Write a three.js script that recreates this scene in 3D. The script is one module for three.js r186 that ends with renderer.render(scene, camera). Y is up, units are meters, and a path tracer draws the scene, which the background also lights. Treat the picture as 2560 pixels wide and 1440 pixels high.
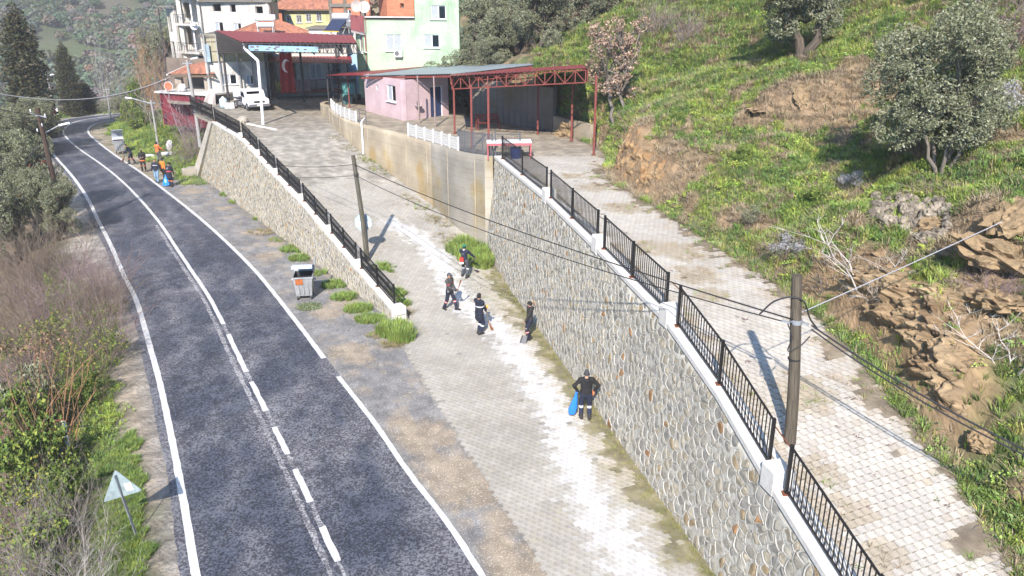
import * as THREE from 'three';
import { Sky } from 'three/addons/objects/Sky.js';
import { createNoise2D, createNoise3D } from 'simplex-noise';

// ---------- camera, sky, sun, exposure ----------
const scene = new THREE.Scene();
const F = 1990, PITCH = 19.9 * Math.PI / 180, EYE = 12.7;
const camera = new THREE.PerspectiveCamera(2 * Math.atan(720 / F) * 180 / Math.PI, 16 / 9, 0.1, 4000);
camera.position.set(0, EYE, 0);
camera.rotation.x = -PITCH;
const SUN = new THREE.Vector3(-0.12, 0.70, 0.69).normalize();
const sky = new Sky();
sky.scale.setScalar(3500);
sky.name = 'sky'; sky.userData.kind = 'structure';
Object.assign(sky.material.uniforms.sunPosition, { value: SUN.clone() });
sky.material.uniforms.turbidity.value = 6;
sky.material.uniforms.rayleigh.value = 0.5;
sky.material.uniforms.mieCoefficient.value = 0.005;
scene.add(sky);
scene.environmentIntensity = 0.18;
const sun = new THREE.DirectionalLight(0xfff3e6, 5.0);
sun.position.copy(SUN).multiplyScalar(150); sun.target.position.set(0, 0, -40);
sun.castShadow = true; sun.shadow.mapSize.set(4096, 4096);
Object.assign(sun.shadow.camera, { left: -90, right: 90, top: 90, bottom: -90, near: 1, far: 400 });
sun.shadow.radius = 1.4;
scene.add(sun, sun.target);
const renderer = new THREE.WebGLRenderer({ antialias: true });
renderer.toneMapping = THREE.LinearToneMapping;
renderer.toneMappingExposure = 2.1;
renderer.shadowMap.enabled = true;
scene.fog = new THREE.FogExp2(0xe6e9ec, 0.0006);

// ---------- helpers ----------
function mulberry(a) { return () => { a |= 0; a = a + 0x6D2B79F5 | 0; let t = Math.imul(a ^ a >>> 15, 1 | a); t = t + Math.imul(t ^ t >>> 7, 61 | t) ^ t; return ((t ^ t >>> 14) >>> 0) / 4294967296; }; }
const R = mulberry(7), n2 = createNoise2D(mulberry(11)), n3 = createNoise3D(mulberry(12));
const rr = (a, b, r = R) => a + (b - a) * r();
const clamp = (x, a = 0, b = 1) => Math.min(b, Math.max(a, x));
const sst = (a, b, x) => { const t = clamp((x - a) / (b - a)); return t * t * (3 - 2 * t); };
const mix = (a, b, t) => a + (b - a) * t;
const fbm = (x, y, o = 4) => { let s = 0, a = 0.5, f = 1; for (let i = 0; i < o; i++) { s += a * n2(x * f + i * 17.3, y * f - i * 9.1); a *= 0.5; f *= 2.03; } return s; };
const fbm3 = (x, y, z, o = 4) => { let s = 0, a = 0.5, f = 1; for (let i = 0; i < o; i++) { s += a * n3(x * f + i * 17.3, y * f - i * 9.1, z * f); a *= 0.5; f *= 2.03; } return s; };
const V = (x, y, z) => new THREE.Vector3(x, y, z);
const lerpTable = (T, x) => { if (x <= T[0][0]) return T[0][1]; for (let i = 1; i < T.length; i++) if (x <= T[i][0]) return mix(T[i - 1][1], T[i][1], (x - T[i - 1][0]) / (T[i][0] - T[i - 1][0])); return T[T.length - 1][1]; };
// survey: the sight line through a point of the 2560 x 1440 photograph, and where it meets a level, a depth or a surface
const ray = (px, py) => { const u = (px - 1280) / F, v = (720 - py) / F; return V(u, v * Math.cos(PITCH) - Math.sin(PITCH), -(Math.cos(PITCH) + v * Math.sin(PITCH))); };
const G = (px, py, h = 0) => { const r = ray(px, py), t = (h - EYE) / r.y; return V(r.x * t, h, r.z * t); };
const at = (px, py, z) => { const r = ray(px, py), t = z / r.z; return V(r.x * t, EYE + r.y * t, z); };
function onSurface(px, py, H, t0 = 8, t1 = 160) { const r = ray(px, py); let t = t0; for (; t < t1; t += 0.15) if (EYE + r.y * t < H(r.x * t, r.z * t)) break; let a = t - 0.15, b = t; for (let i = 0; i < 14; i++) { const m = (a + b) / 2; if (EYE + r.y * m < H(r.x * m, r.z * m)) b = m; else a = m; } return V(r.x * b, H(r.x * b, r.z * b), r.z * b); }

const taken = {};
const numbered = (n) => { const k = taken[n] = (taken[n] ?? -1) + 1; return k ? n + '_' + String(k).padStart(3, '0') : n; };
function mesh(name, geo, m, parent) { const o = new THREE.Mesh(geo, m); o.name = parent ? name : numbered(name); o.castShadow = o.receiveShadow = true; (parent || scene).add(o); return o; }
function tag(o, label, category, group, kind) { if (label) o.userData.label = label; if (category) o.userData.category = category; if (group) o.userData.group = group; if (kind) o.userData.kind = kind; return o; }
function thing(name, label, category, pos = V(0, 0, 0), turn = 0, group) { const o = new THREE.Group(); o.name = numbered(name); o.position.copy(pos); o.rotation.y = turn; scene.add(o); return tag(o, label, category, group); }
function copyOf(src, label, pos, turn = 0, scale = 1) { const c = src.clone(); c.name = numbered(src.name.replace(/_\d+$/, '')); c.userData = { ...src.userData, label }; c.position.copy(pos); c.rotation.y = turn; if (scale.isVector3) c.scale.copy(scale); else c.scale.setScalar(scale); scene.add(c); return c; }

// geometry: everything is kept non-indexed with position, normal, uv and, where wanted, colour
function flat(g) { const o = g.index ? g.toNonIndexed() : g; if (!o.attributes.normal) o.computeVertexNormals(); return o; }
function merge(list) {
  list = list.map(flat); let n = 0; for (const g of list) n += g.attributes.position.count;
  const P = new Float32Array(n * 3), N = new Float32Array(n * 3), U = new Float32Array(n * 2), hasC = list.some((g) => g.attributes.color), C = hasC && new Float32Array(n * 3).fill(1); let k = 0;
  for (const g of list) { const c = g.attributes.position.count; P.set(g.attributes.position.array.subarray(0, c * 3), k * 3); N.set(g.attributes.normal.array.subarray(0, c * 3), k * 3); if (g.attributes.uv) U.set(g.attributes.uv.array.subarray(0, c * 2), k * 2); if (g.attributes.color) C.set(g.attributes.color.array.subarray(0, c * 3), k * 3); k += c; }
  const o = new THREE.BufferGeometry(); o.setAttribute('position', new THREE.BufferAttribute(P, 3)); o.setAttribute('normal', new THREE.BufferAttribute(N, 3)); o.setAttribute('uv', new THREE.BufferAttribute(U, 2)); if (C) o.setAttribute('color', new THREE.BufferAttribute(C, 3)); return o;
}
// uv in metres from the dominant axis of each face
function muv(g) {
  g = flat(g); const p = g.attributes.position, n = g.attributes.normal, u = new Float32Array(p.count * 2);
  for (let i = 0; i < p.count; i++) { const ax = Math.abs(n.getX(i)), ay = Math.abs(n.getY(i)), az = Math.abs(n.getZ(i)); let a, b; if (ay > ax && ay > az) { a = p.getX(i); b = p.getZ(i); } else if (ax > az) { a = p.getZ(i); b = p.getY(i); } else { a = p.getX(i); b = p.getY(i); } u[i * 2] = a; u[i * 2 + 1] = b; }
  g.setAttribute('uv', new THREE.BufferAttribute(u, 2)); return g;
}
// box with a small chamfer on its long edges
function bx(w, h, d, x = 0, y = 0, z = 0, ch = 0) {
  let g; if (ch > 0) { const s = new THREE.Shape(); const a = w / 2, b = h / 2; s.moveTo(-a + ch, -b); s.lineTo(a - ch, -b); s.lineTo(a, -b + ch); s.lineTo(a, b - ch); s.lineTo(a - ch, b); s.lineTo(-a + ch, b); s.lineTo(-a, b - ch); s.lineTo(-a, -b + ch); g = new THREE.ExtrudeGeometry(s, { depth: d - 2 * ch, bevelEnabled: true, bevelThickness: ch, bevelSize: 0, bevelSegments: 1 }); g.translate(0, 0, -d / 2 + ch); }
  else g = new THREE.BoxGeometry(w, h, d);
  g = muv(g); g.translate(x, y, z); return g;
}
const UP = V(0, 1, 0);
function orient(g, a, b, up = UP) { const d = b.clone().sub(a), z = d.clone().normalize(); let x = new THREE.Vector3().crossVectors(up, z); if (x.lengthSq() < 1e-6) x = V(1, 0, 0); x.normalize(); const y = new THREE.Vector3().crossVectors(z, x); const m = new THREE.Matrix4().makeBasis(x, y, z); m.setPosition(a.clone().add(b).multiplyScalar(0.5)); g.applyMatrix4(m); return g; }
function bar(a, b, w, h = w, ch = 0) { return orient(bx(w, h, a.distanceTo(b), 0, 0, 0, ch), a, b); }
function rod(a, b, r0, r1 = r0, n = 8) { const L = a.distanceTo(b), g = new THREE.CylinderGeometry(r1, r0, L, n, 1); const u = g.attributes.uv; for (let i = 0; i < u.count; i++) u.setXY(i, u.getX(i) * 6.28 * r0, u.getY(i) * L); const q = new THREE.Quaternion().setFromUnitVectors(UP, b.clone().sub(a).normalize()); g.applyQuaternion(q); g.translate((a.x + b.x) / 2, (a.y + b.y) / 2, (a.z + b.z) / 2); return flat(g); }
function tube(pts, r, n = 6, seg = 0) { const c = new THREE.CatmullRomCurve3(pts); return flat(new THREE.TubeGeometry(c, seg || pts.length * 4, r, n, false)); }
function grid(nu, nv, fn, colors) { // fn(i/nu, j/nv) -> [Vector3, [r,g,b], [u,v]]
  const P = [], C = [], U = [], I = [];
  for (let j = 0; j <= nv; j++) for (let i = 0; i <= nu; i++) { const [p, c, uv] = fn(i / nu, j / nv, i, j); P.push(p.x, p.y, p.z); if (colors) C.push(...c); U.push(...(uv || [p.x, p.z])); }
  for (let j = 0; j < nv; j++) for (let i = 0; i < nu; i++) { const a = j * (nu + 1) + i, b = a + 1, c = a + nu + 1, d = c + 1; I.push(a, b, d, a, d, c); }
  const g = new THREE.BufferGeometry(); g.setAttribute('position', new THREE.Float32BufferAttribute(P, 3)); if (colors) g.setAttribute('color', new THREE.Float32BufferAttribute(C, 3)); g.setAttribute('uv', new THREE.Float32BufferAttribute(U, 2)); g.setIndex(I); g.computeVertexNormals(); return g;
}
function faceUp(g) { const n = g.attributes.normal; let s = 0; for (let i = 0; i < n.count; i++) s += n.getY(i); if (s < 0) { const I = g.index.array; for (let i = 0; i < I.length; i += 3) { const t = I[i]; I[i] = I[i + 1]; I[i + 1] = t; } g.computeVertexNormals(); } return g; }

// ---------- procedural textures ----------
function lattice(seed) { const r = mulberry(seed), t = new Float32Array(65536); for (let i = 0; i < 65536; i++) t[i] = r(); return (x, y, p) => { const xi = Math.floor(x), yi = Math.floor(y), fx = x - xi, fy = y - yi, u = fx * fx * (3 - 2 * fx), v = fy * fy * (3 - 2 * fy), w = (a) => ((a % p) + p) % p, h = (a, b) => t[(w(a) * 251 + w(b) * 97 + w(a) * w(b) * 13) & 65535]; return mix(mix(h(xi, yi), h(xi + 1, yi), u), mix(h(xi, yi + 1), h(xi + 1, yi + 1), u), v); }; }
const tn = lattice(5);
const tfbm = (u, v, p, o = 4) => { let s = 0, a = 0.5, q = 0; for (let i = 0; i < o; i++) { s += a * tn(u * p + i * 3.7 * 0, v * p, p); q += a; a *= 0.5; p *= 2; } return s / q; };
function tex(size, metres, fn, srgb = true, sizeV = size, metresV = metres) {
  const d = new Uint8Array(size * sizeV * 4);
  for (let j = 0; j < sizeV; j++) for (let i = 0; i < size; i++) { let c = fn(i / size, j / sizeV); if (typeof c === 'number') c = [c, c, c]; const k = (j * size + i) * 4; for (let q = 0; q < 3; q++) d[k + q] = clamp(c[q]) * 255; d[k + 3] = 255; }
  const t = new THREE.DataTexture(d, size, sizeV); t.wrapS = t.wrapT = THREE.RepeatWrapping; t.magFilter = t.minFilter = THREE.LinearFilter; t.repeat.set(1 / metres, 1 / metresV); if (srgb) t.colorSpace = THREE.SRGBColorSpace; t.needsUpdate = true; return t;
}
const speck = mulberry(99);
const T = {
  grain: tex(512, 2.3, (u, v) => 0.80 + 0.16 * (tfbm(u, v, 16, 5) - 0.5) + 0.10 * (tfbm(u, v, 90, 2) - 0.5) + 0.08 * speck()),
  asphalt: tex(1024, 3.1, (u, v) => { const a = tfbm(u, v, 120, 2), b = tfbm(u, v, 9, 4), s = a > 0.60 ? 0.22 * (a - 0.6) / 0.4 * 2 : 0; const k = 0.66 + 0.24 * (b - 0.5) + s + 0.20 * (speck() - 0.5); return [k, k, k * 1.0]; }),
  chip: tex(1024, 5.7, (u, v) => { const a = tfbm(u, v, 128, 2), b = tfbm(u, v, 12, 4), c = tfbm(u, v, 256, 1); const s = clamp(0.5 + (a - 0.5 + 0.45 * (b - 0.5)) * 2.6); const k = 0.48 + 0.34 * s + 0.14 * (c - 0.5) + 0.14 * (speck() - 0.5); return [k, k * 1.0, k * (1.05 - 0.05 * s)]; }),
  asphaltBump: tex(512, 1.1, (u, v) => 0.5 + 0.6 * (tfbm(u, v, 70, 2) - 0.5), false),
  plaster: tex(512, 3.7, (u, v) => { const k = 0.88 + 0.16 * (tfbm(u, v, 5, 5) - 0.5) + 0.07 * (tfbm(u, v, 64, 2) - 0.5); return [k, k, k * 0.99]; }),
  stain: tex(512, 5.3, (u, v) => { const st = tn(u * 40, v * 3, 40) * 0.5 + tn(u * 90, v * 5, 90) * 0.5, b = tfbm(u, v, 4, 5), m = clamp((b - 0.44) * 4); const k = 0.93 - 0.26 * m * st - 0.10 * (tfbm(u, v, 40, 3) - 0.3); return [k, k * 0.985, k * 0.95]; }),
  concrete: tex(1024, 6.1, (u, v) => { const b = tfbm(u, v, 5, 6), board = Math.abs(((v * 6.1 / 0.55) % 1) - 0.5) > 0.475 ? 0.07 : 0, st = tn(u * 60, v * 4, 60), rust = clamp((tfbm(u + 0.37, v * 0.6, 4, 4) - 0.50) * 5) * (0.4 + 0.6 * st); const k = 0.80 + 0.26 * (b - 0.5) - board - 0.07 * speck(); return [k + 0.02 - 0.02 * rust, k - 0.10 * rust, k - 0.04 - 0.28 * rust]; }),
  wood: tex(256, 0.5, (u, v) => 0.74 + 0.36 * (tn(u * 48, v * 5, 48) - 0.5) + 0.22 * (tn(u * 100, v * 9, 100) - 0.5) + 0.1 * (tfbm(u, v, 6, 3) - 0.5), true, 512, 2.2),
  stone: tex(512, 0.9, (u, v) => { const k = 0.78 + 0.34 * (tfbm(u, v, 6, 5) - 0.5) + 0.14 * (speck() - 0.5) - 0.2 * clamp((tn(u * 22, v * 22, 22) - 0.78) * 5); return [k, k * 0.99, k * 0.96]; }),
  bump: tex(512, 1.3, (u, v) => tfbm(u, v, 12, 5), false),
  cloth: tex(256, 0.6, (u, v) => 0.86 + 0.16 * (tfbm(u, v, 8, 4) - 0.5) + 0.06 * (speck() - 0.5)),
  brick: tex(512, 1.6, (u, v) => { const rows = 12, y = v * rows, j = Math.floor(y), x = u * 6 + (j % 2) * 0.5, i = Math.floor(x), fx = x - i, fy = y - j; const m = fx < 0.05 || fy < 0.13; const t = tn(((i % 6) + 6) % 6 + 0.5, j + 0.5, 64); return m ? [0.62, 0.55, 0.49] : [0.70 + 0.18 * t, 0.40 + 0.16 * t, 0.27 + 0.13 * t].map((c) => c + 0.06 * (speck() - 0.5)); }),
  soil: tex(512, 2.9, (u, v) => 0.78 + 0.42 * (tfbm(u, v, 8, 6) - 0.5) + 0.16 * (speck() - 0.5)),
};
const lin = (r, g, b) => new THREE.Color().setRGB(r, g, b);
function mat(color, o = {}) { const c = Array.isArray(color) ? lin(...color) : new THREE.Color(color); return new THREE.MeshStandardMaterial({ color: c, roughness: 0.85, metalness: 0, ...o }); }

// ================= the setting: road, shoulder, ramp, terrace, hillside, terrain =================
const ext = (a, b, k) => a.clone().add(a.clone().sub(b).multiplyScalar(k));
const pxCurve = (L, h = 0) => L.map(([x, y]) => G(x, y, h));
function dense(pts, step = 0.25) { const c = new THREE.CatmullRomCurve3(pts, false, 'centripetal'); const n = Math.ceil(c.getLength() / step); return c.getSpacedPoints(n); }
let Lp = pxCurve([[490, 1440], [460, 1260], [430, 1100], [400, 960], [370, 850], [340, 750], [310, 690], [280, 620], [250, 560], [215, 490], [180, 440], [145, 400], [118, 365], [104, 340], [110, 322], [135, 306], [190, 295], [272, 286]]);
let Cp = pxCurve([[860, 1440], [800, 1310], [720, 1140], [650, 1000], [600, 900], [560, 815], [520, 740], [480, 680], [440, 620], [400, 560], [350, 500], [300, 450], [250, 410], [200, 375], [168, 347], [158, 330], [170, 315], [203, 302], [272, 292]]);
let Rp = pxCurve([[1205, 1440], [1120, 1310], [1020, 1180], [930, 1050], [820, 910], [760, 830], [690, 740], [640, 680], [560, 600], [480, 530], [410, 475], [350, 430], [290, 390], [243, 354], [222, 333], [224, 319], [245, 309], [285, 301]]);
for (const c of [Lp, Cp, Rp]) { c.unshift(ext(c[0], c[1], 6)); const n = c.length; c.push(ext(c[n - 1], c[n - 2], 1.2).add(V(3, 0, -1))); }
const Ld = dense(Lp), Cd = dense(Cp, 0.3), Rd = dense(Rp);
const nearest = (D, p) => { let b = null, m = 1e9; for (const q of D) { const d = (q.x - p.x) ** 2 + (q.z - p.z) ** 2; if (d < m) { m = d; b = q; } } return b; };
const sideOf = (D, x, z) => { let m = 1e9, k = 0; for (let i = 0; i < D.length; i += 2) { const q = D[i], d = (q.x - x) ** 2 + (q.z - z) ** 2; if (d < m) { m = d; k = i; } } const a = D[Math.max(0, k - 2)], b = D[Math.min(D.length - 1, k + 2)]; const s = (b.x - a.x) * (z - a.z) - (b.z - a.z) * (x - a.x); return Math.sign(s) * Math.sqrt(m); }; // + = right of the way ahead
const mixc = (a, b, t) => [mix(a[0], b[0], t), mix(a[1], b[1], t), mix(a[2], b[2], t)];

// --- main road ---
const asphaltM = new THREE.MeshStandardMaterial({ color: 0xffffff, vertexColors: true, map: T.chip, bumpMap: T.chip, bumpScale: 0.008, roughness: 0.6 });
const road = thing('main_road'); road.userData.kind = 'structure';
const roadRows = []; { for (let i = 0; i < Cd.length; i += 1) { const c = Cd[i]; roadRows.push([nearest(Ld, c), c, nearest(Rd, c)]); } }
{
  const nA = 44, g = grid(nA, roadRows.length - 1, (u, v, i, j) => {
    const [l, c, r] = roadRows[j]; const t = u * 2; let p;
    const lo = l.clone().add(l.clone().sub(c).normalize().multiplyScalar(0.34 + 0.07 * n2(j * 0.05, 4) + 0.03 * n2(j * 0.5, 9))), ro = r.clone().add(r.clone().sub(c).normalize().multiplyScalar(0.10));
    p = t < 1 ? lo.clone().lerp(c, t) : c.clone().lerp(ro, t - 1); p.y = 0.004 + 0.05 * Math.sin(Math.PI * u);
    // wear: wheel tracks dark and bituminous, aggregate worn pale between them and on patches
    const lane = t < 1 ? t : t - 1, track = Math.exp(-(((lane - 0.30) / 0.13) ** 2)) + Math.exp(-(((lane - 0.72) / 0.13) ** 2));
    const blotch = fbm(p.x * 0.35 + 30, p.z * 0.12, 4), fine = fbm(p.x * 1.7, p.z * 0.8, 3);
    let k = clamp(0.42 - 0.28 * track - 0.75 * blotch - 0.35 * fine);
    const dark = sst(0.05, 0.45, fbm(p.x * 0.16 - 9, p.z * 0.07 + 5, 3));
    k *= 1 - 0.75 * dark; if (u < 0.04) k = Math.max(k, 0.55);
    { const ro2 = sst(0.80, 0.90, u + 0.05 * n2(p.x * 0.5, p.z * 0.5)) * sst(-27, -22, p.z + 2 * fine); k = mix(k, 0.72, ro2 * 0.8); }
    return [p, mixc([0.098, 0.112, 0.152], [0.34, 0.34, 0.35], k), [p.x, p.z]];
  }, true);
  mesh('asphalt', faceUp(g), asphaltM, road);
}
const lineM = mat([0.72, 0.72, 0.70], { map: T.grain, roughness: 0.7 });
const wornM = mat([0.46, 0.46, 0.46], { map: T.chip, roughness: 0.8 });
function strip(D, a, b, off, w, y, raggedness = 0.02) { // painted band along a dense curve between its indices a and b
  const pts = D.slice(a, b + 1), g = grid(3, pts.length - 1, (u, v, i, j) => { const p = pts[j], q0 = pts[Math.max(0, j - 1)], q1 = pts[Math.min(pts.length - 1, j + 1)], d = q1.clone().sub(q0).normalize(), n = V(-d.z, 0, d.x); const e = (i === 0 || i === 3) ? raggedness * (0.5 * n2(p.x * 9 + i, p.z * 9) + 0.3 * n2(p.x * 1.1 + i, p.z * 1.1)) : 0; return [p.clone().addScaledVector(n, off + (u - 0.5) * w + e).setY(y)]; });
  return faceUp(g);
}
{
  const iz = (D, z) => D.findIndex((p) => p.z < z);
  mesh('edge_line', strip(Ld, 0, Ld.length - 1, 0, 0.2, 0.024), lineM, road);
  const rEnd = iz(Rd, -27.2), rEnd2 = iz(Rd, -25.6);
  mesh('edge_line', strip(Rd, 0, rEnd2, 0, 0.17, 0.024), lineM, road);
  mesh('edge_line', strip(Rd, rEnd, Rd.length - 1, 0, 0.19, 0.024), lineM, road);
  mesh('center_line', strip(Cd, iz(Cd, -30.3), Cd.length - 1, 0, 0.17, 0.0585), lineM, road);
  for (const [a, b] of [[-4, -8], [-11, -13.2], [-15.6, -17.0], [-17.9, -19.6], [-20.4, -21.9], [-23.1, -25.0], [-25.8, -29.3]]) mesh('center_dash', strip(Cd, Math.max(0, iz(Cd, a)), iz(Cd, b), 0, 0.17, 0.0585, 0.03), lineM, road);
  for (const [a, b] of [[-13.2, -15.6], [-17.0, -17.9], [-19.6, -20.4], [-21.9, -23.1], [-25.0, -25.8], [-29.3, -30.3]]) mesh('worn_dash', strip(Cd, iz(Cd, a), iz(Cd, b) + 1, 0, 0.13, 0.0582, 0.07), wornM, road);
  mesh('worn_line', strip(Cd, iz(Cd, -9), iz(Cd, -46), -0.27, 0.15, 0.0578, 0.06), wornM, road);
}
// --- ramp: elevation of the paved way that climbs behind the lower wall to the village square ---
const LW0 = V(-4.85, 0, -30.76), LWd = V(-0.5423, 0, -0.8402), LWn = V(0.8402, 0, -0.5423);
const Etab = [[0.2, 0], [2.5, 0.34], [4.6, 0.74], [8, 1.42], [12, 2.15], [17, 2.95], [23.4, 3.92], [28, 4.15], [60, 4.5]];
const rampQ = (x, z) => { const q = (x - LW0.x) * LWd.x + (z - LW0.z) * LWd.z, w = (x - LW0.x) * LWn.x + (z - LW0.z) * LWn.z; return q - clamp(w, 0, 11) * 0.36 * (1 - sst(13, 26, q)); };
const rampH = (x, z) => { const q = rampQ(x, z); return (lerpTable(Etab, q - 0.8) + lerpTable(Etab, q) + lerpTable(Etab, q + 0.8)) / 3; };
const onRamp = (px, py) => onSurface(px, py, rampH);
// --- terrace: the upper paved way behind the tall wall ---
const Ttab = [[-80, 5.25], [-39, 5.08], [-31.5, 5.05], [-25.5, 4.8], [-20.3, 4.47], [-16.8, 3.83], [-14.4, 3.10], [-12.4, 2.58], [-8, 1.5], [0, 0]];
const terH = (x, z) => (lerpTable(Ttab, z - 1) + lerpTable(Ttab, z) + lerpTable(Ttab, z + 1)) / 3;
const onTer = (px, py) => onSurface(px, py, terH);
const RW0 = V(-1.37, 0, -40.04), RWd = V(0.2408, 0, 0.9706), RWn = V(0.9706, 0, -0.2408);
const rwTop = [[-2, 5.2], [0, 5.22], [8.9, 5.2], [15.1, 4.95], [20.8, 4.62], [24.1, 3.98], [26.5, 3.27], [28.6, 2.74], [34, 1.4]];
const rwPoint = (s, y, off = 0) => RW0.clone().addScaledVector(RWd, s).addScaledVector(RWn, 0.12 * y + off).setY(y);

// --- hillside ---
const footPts = [V(15, 0, 2), onTer(2640, 1600), onTer(2530, 1430), onTer(2400, 1215), onTer(2230, 1015), onTer(2120, 870), onTer(2030, 780), onTer(1910, 695), onTer(1800, 625), onTer(1640, 522), onTer(1510, 440), V(5.0, 5, -41.5), V(4.2, 5, -45.0), V(2.6, 5, -48.9), V(-2.8, 5.2, -54.7), V(-3.4, 5.5, -60), V(-4.5, 5.6, -70), V(-6, 5.5, -84), V(-8, 5.2, -100), V(-16, 5, -110), V(-34, 4, -114), V(-44, 4, -124), V(-48, 4, -150), V(-52, 6, -260)];
const footD = dense(footPts, 0.5);
const bankT = [[-260, 1], [-75, 1.2], [-64, 1.5], [-56, 2.6], [-49, 2.6], [-45, 1.7], [-41, 2.0], [-36, 1.9], [-32, 1.2], [-29, 0.5], [-25, 0.6], [-23, 1.2], [-20, 1.7], [-16, 1.5], [-13, 0.5], [-8, 0.3]];
function footAt(x, z) { let m = 1e9, k = 0; for (let i = 0; i < footD.length; i++) { const q = footD[i], d = (q.x - x) ** 2 + (q.z - z) ** 2; if (d < m) { m = d; k = i; } } const a = footD[Math.max(0, k - 2)], b = footD[Math.min(footD.length - 1, k + 2)]; const s = (b.x - a.x) * (z - a.z) - (b.z - a.z) * (x - a.x); const d = Math.sqrt(m); let q = footD[k];
  if (s > 0 && d > 2.5) { let W = 0, X = 0, Z = 0; const lim = (d + 3.5) ** 2, soft = Math.min(1, (d - 2.5) / 3) * 0.9 + 0.05; for (const p of footD) { const e = (p.x - x) ** 2 + (p.z - z) ** 2; if (e > lim) continue; const w = Math.exp((d - Math.sqrt(e)) / soft); W += w; X += w * p.x; Z += w * p.z; } q = { x: X / W, z: Z / W }; }
  return { d: Math.sign(s) * d, q, k }; }
function hillRaw(x, z, d, q) {
  const base = terH(q.x, q.z); if (d < 0) return base - 0.35 + Math.max(d, -6) * 0.6;
  const b = lerpTable(bankT, q.z), near = sst(-60, -44, q.z);
  let h = base - 0.05 + 0.12 * Math.min(d, 0.9) + b * sst(0.35, 1.35, d) + Math.max(0, d - 1.1) * 0.40 + Math.max(0, d - 9) * 0.08;
  h += 0.8 * sst(3.0, 3.5, d) * Math.exp(-(((q.z + 17.5) / 3.2) ** 2)) - 0.5 * sst(3.8, 7.5, d) * Math.exp(-(((q.z + 18) / 5) ** 2));
  const rough = sst(0.2, 1.5, d);
  h += rough * (0.55 * fbm(x * 0.22 + 3, z * 0.22, 3) + 0.16 * fbm(x * 0.9, z * 0.9, 3) + 0.05 * fbm(x * 3.1, z * 3.1, 2)) * mix(1.4, 1, near);
  return h;
}
const hillH = (x, z) => { const f = footAt(x, z); return hillRaw(x, z, f.d, f.q); };
const onHill = (px, py) => onSurface(px, py, hillH, 12, 140);
function axis(parts) { const o = []; for (const [a, b, s] of parts) for (let x = a; x < b - 1e-6; x += s) o.push(x); o.push(parts[parts.length - 1][1]); return o; }
// patches of bare earth and of dry straw seen on the slope: [px, py, radius m, kind]
const soilSpots = [[1960, 245, 1.7], [2120, 205, 1.6], [2060, 260, 1.8], [2200, 185, 1.3], [1720, 95, 2.2], [1560, 380, 1.6], [1640, 400, 1.5], [1700, 440, 1.3], [1880, 300, 0.9], [2420, 560, 0.9], [2330, 600, 0.7], [2480, 700, 0.8], [2450, 800, 0.6], [1830, 550, 0.7], [2170, 700, .9], [2040, 710, .5]].map(([x, y, r]) => { const p = onHill(x, y); return [p.x, p.z, r]; });
function hillCover(x, z, d) { // 0 bare earth .. 1 green cover ; second value straw
  let soil = 0; for (const [a, b, r] of soilSpots) { const k = Math.hypot(x - a, z - b) / r; if (k < 1.6) soil = Math.max(soil, 1 - sst(0.55, 1.35, k + 0.5 * fbm(x * 1.1, z * 1.1, 3))); }
  const n = fbm(x * 0.30 + 7, z * 0.30 - 3, 4); soil = Math.max(soil, 0.9 * sst(0.20, 0.42, n));
  const straw = sst(0.05, 0.35, fbm(x * 0.45 - 20, z * 0.45 + 8, 4));
  return [1 - soil, straw];
}
const soilM = new THREE.MeshStandardMaterial({ color: 0xffffff, vertexColors: true, map: T.soil, bumpMap: T.bump, bumpScale: 0.05, roughness: 0.95 });
{
  const xs = axis([[-120, -40, 8], [-40, -6, 2], [-6, 1, 0.6], [1, 21, 0.2], [21, 42, 0.4], [42, 64, 1], [64, 200, 8]]), zs = axis([[-300, -120, 10], [-120, -92, 2], [-92, -70, 0.8], [-70, -50, 0.4], [-50, -8, 0.2], [-8, 10, 2]]);
  const nx = xs.length, P = [], C = [], U = [], I = [], D = [];
  for (const z of zs) for (const x of xs) {
    const f = footAt(x, z), h = hillRaw(x, z, f.d, f.q); P.push(x, h, z); U.push(x + 0.7 * h, z + 0.6 * h); D.push(f.d);
    const [g, s] = hillCover(x, z, f.d), b = lerpTable(bankT, f.q.z), cut = sst(0.3, 0.6, f.d) * (1 - sst(1.3, 1.9, f.d)) * sst(0.9, 1.4, b);
    let c = mixc([0.40, 0.28, 0.16], mixc([0.115, 0.135, 0.045], [0.27, 0.215, 0.12], s), g); c = mixc(c, [0.38, 0.25, 0.13], cut * 0.8);
    const v = 1 + 0.35 * fbm(x * 1.9, z * 1.9, 3); C.push(c[0] * v, c[1] * v, c[2] * v);
  }
  for (let j = 0; j < zs.length - 1; j++) for (let i = 0; i < nx - 1; i++) { const a = j * nx + i, b = a + 1, c = a + nx, d = c + 1; if (Math.max(D[a], D[b], D[c], D[d]) < -1.2) continue; I.push(a, c, b, b, c, d); }
  const g = new THREE.BufferGeometry(); g.setAttribute('position', new THREE.Float32BufferAttribute(P, 3)); g.setAttribute('color', new THREE.Float32BufferAttribute(C, 3)); g.setAttribute('uv', new THREE.Float32BufferAttribute(U, 2)); g.setIndex(I); g.computeVertexNormals();
  tag(mesh('hillside', faceUp(g), soilM), 'grassy hillside with bare earth patches rising above the upper way', null, null, 'structure');
}
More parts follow.
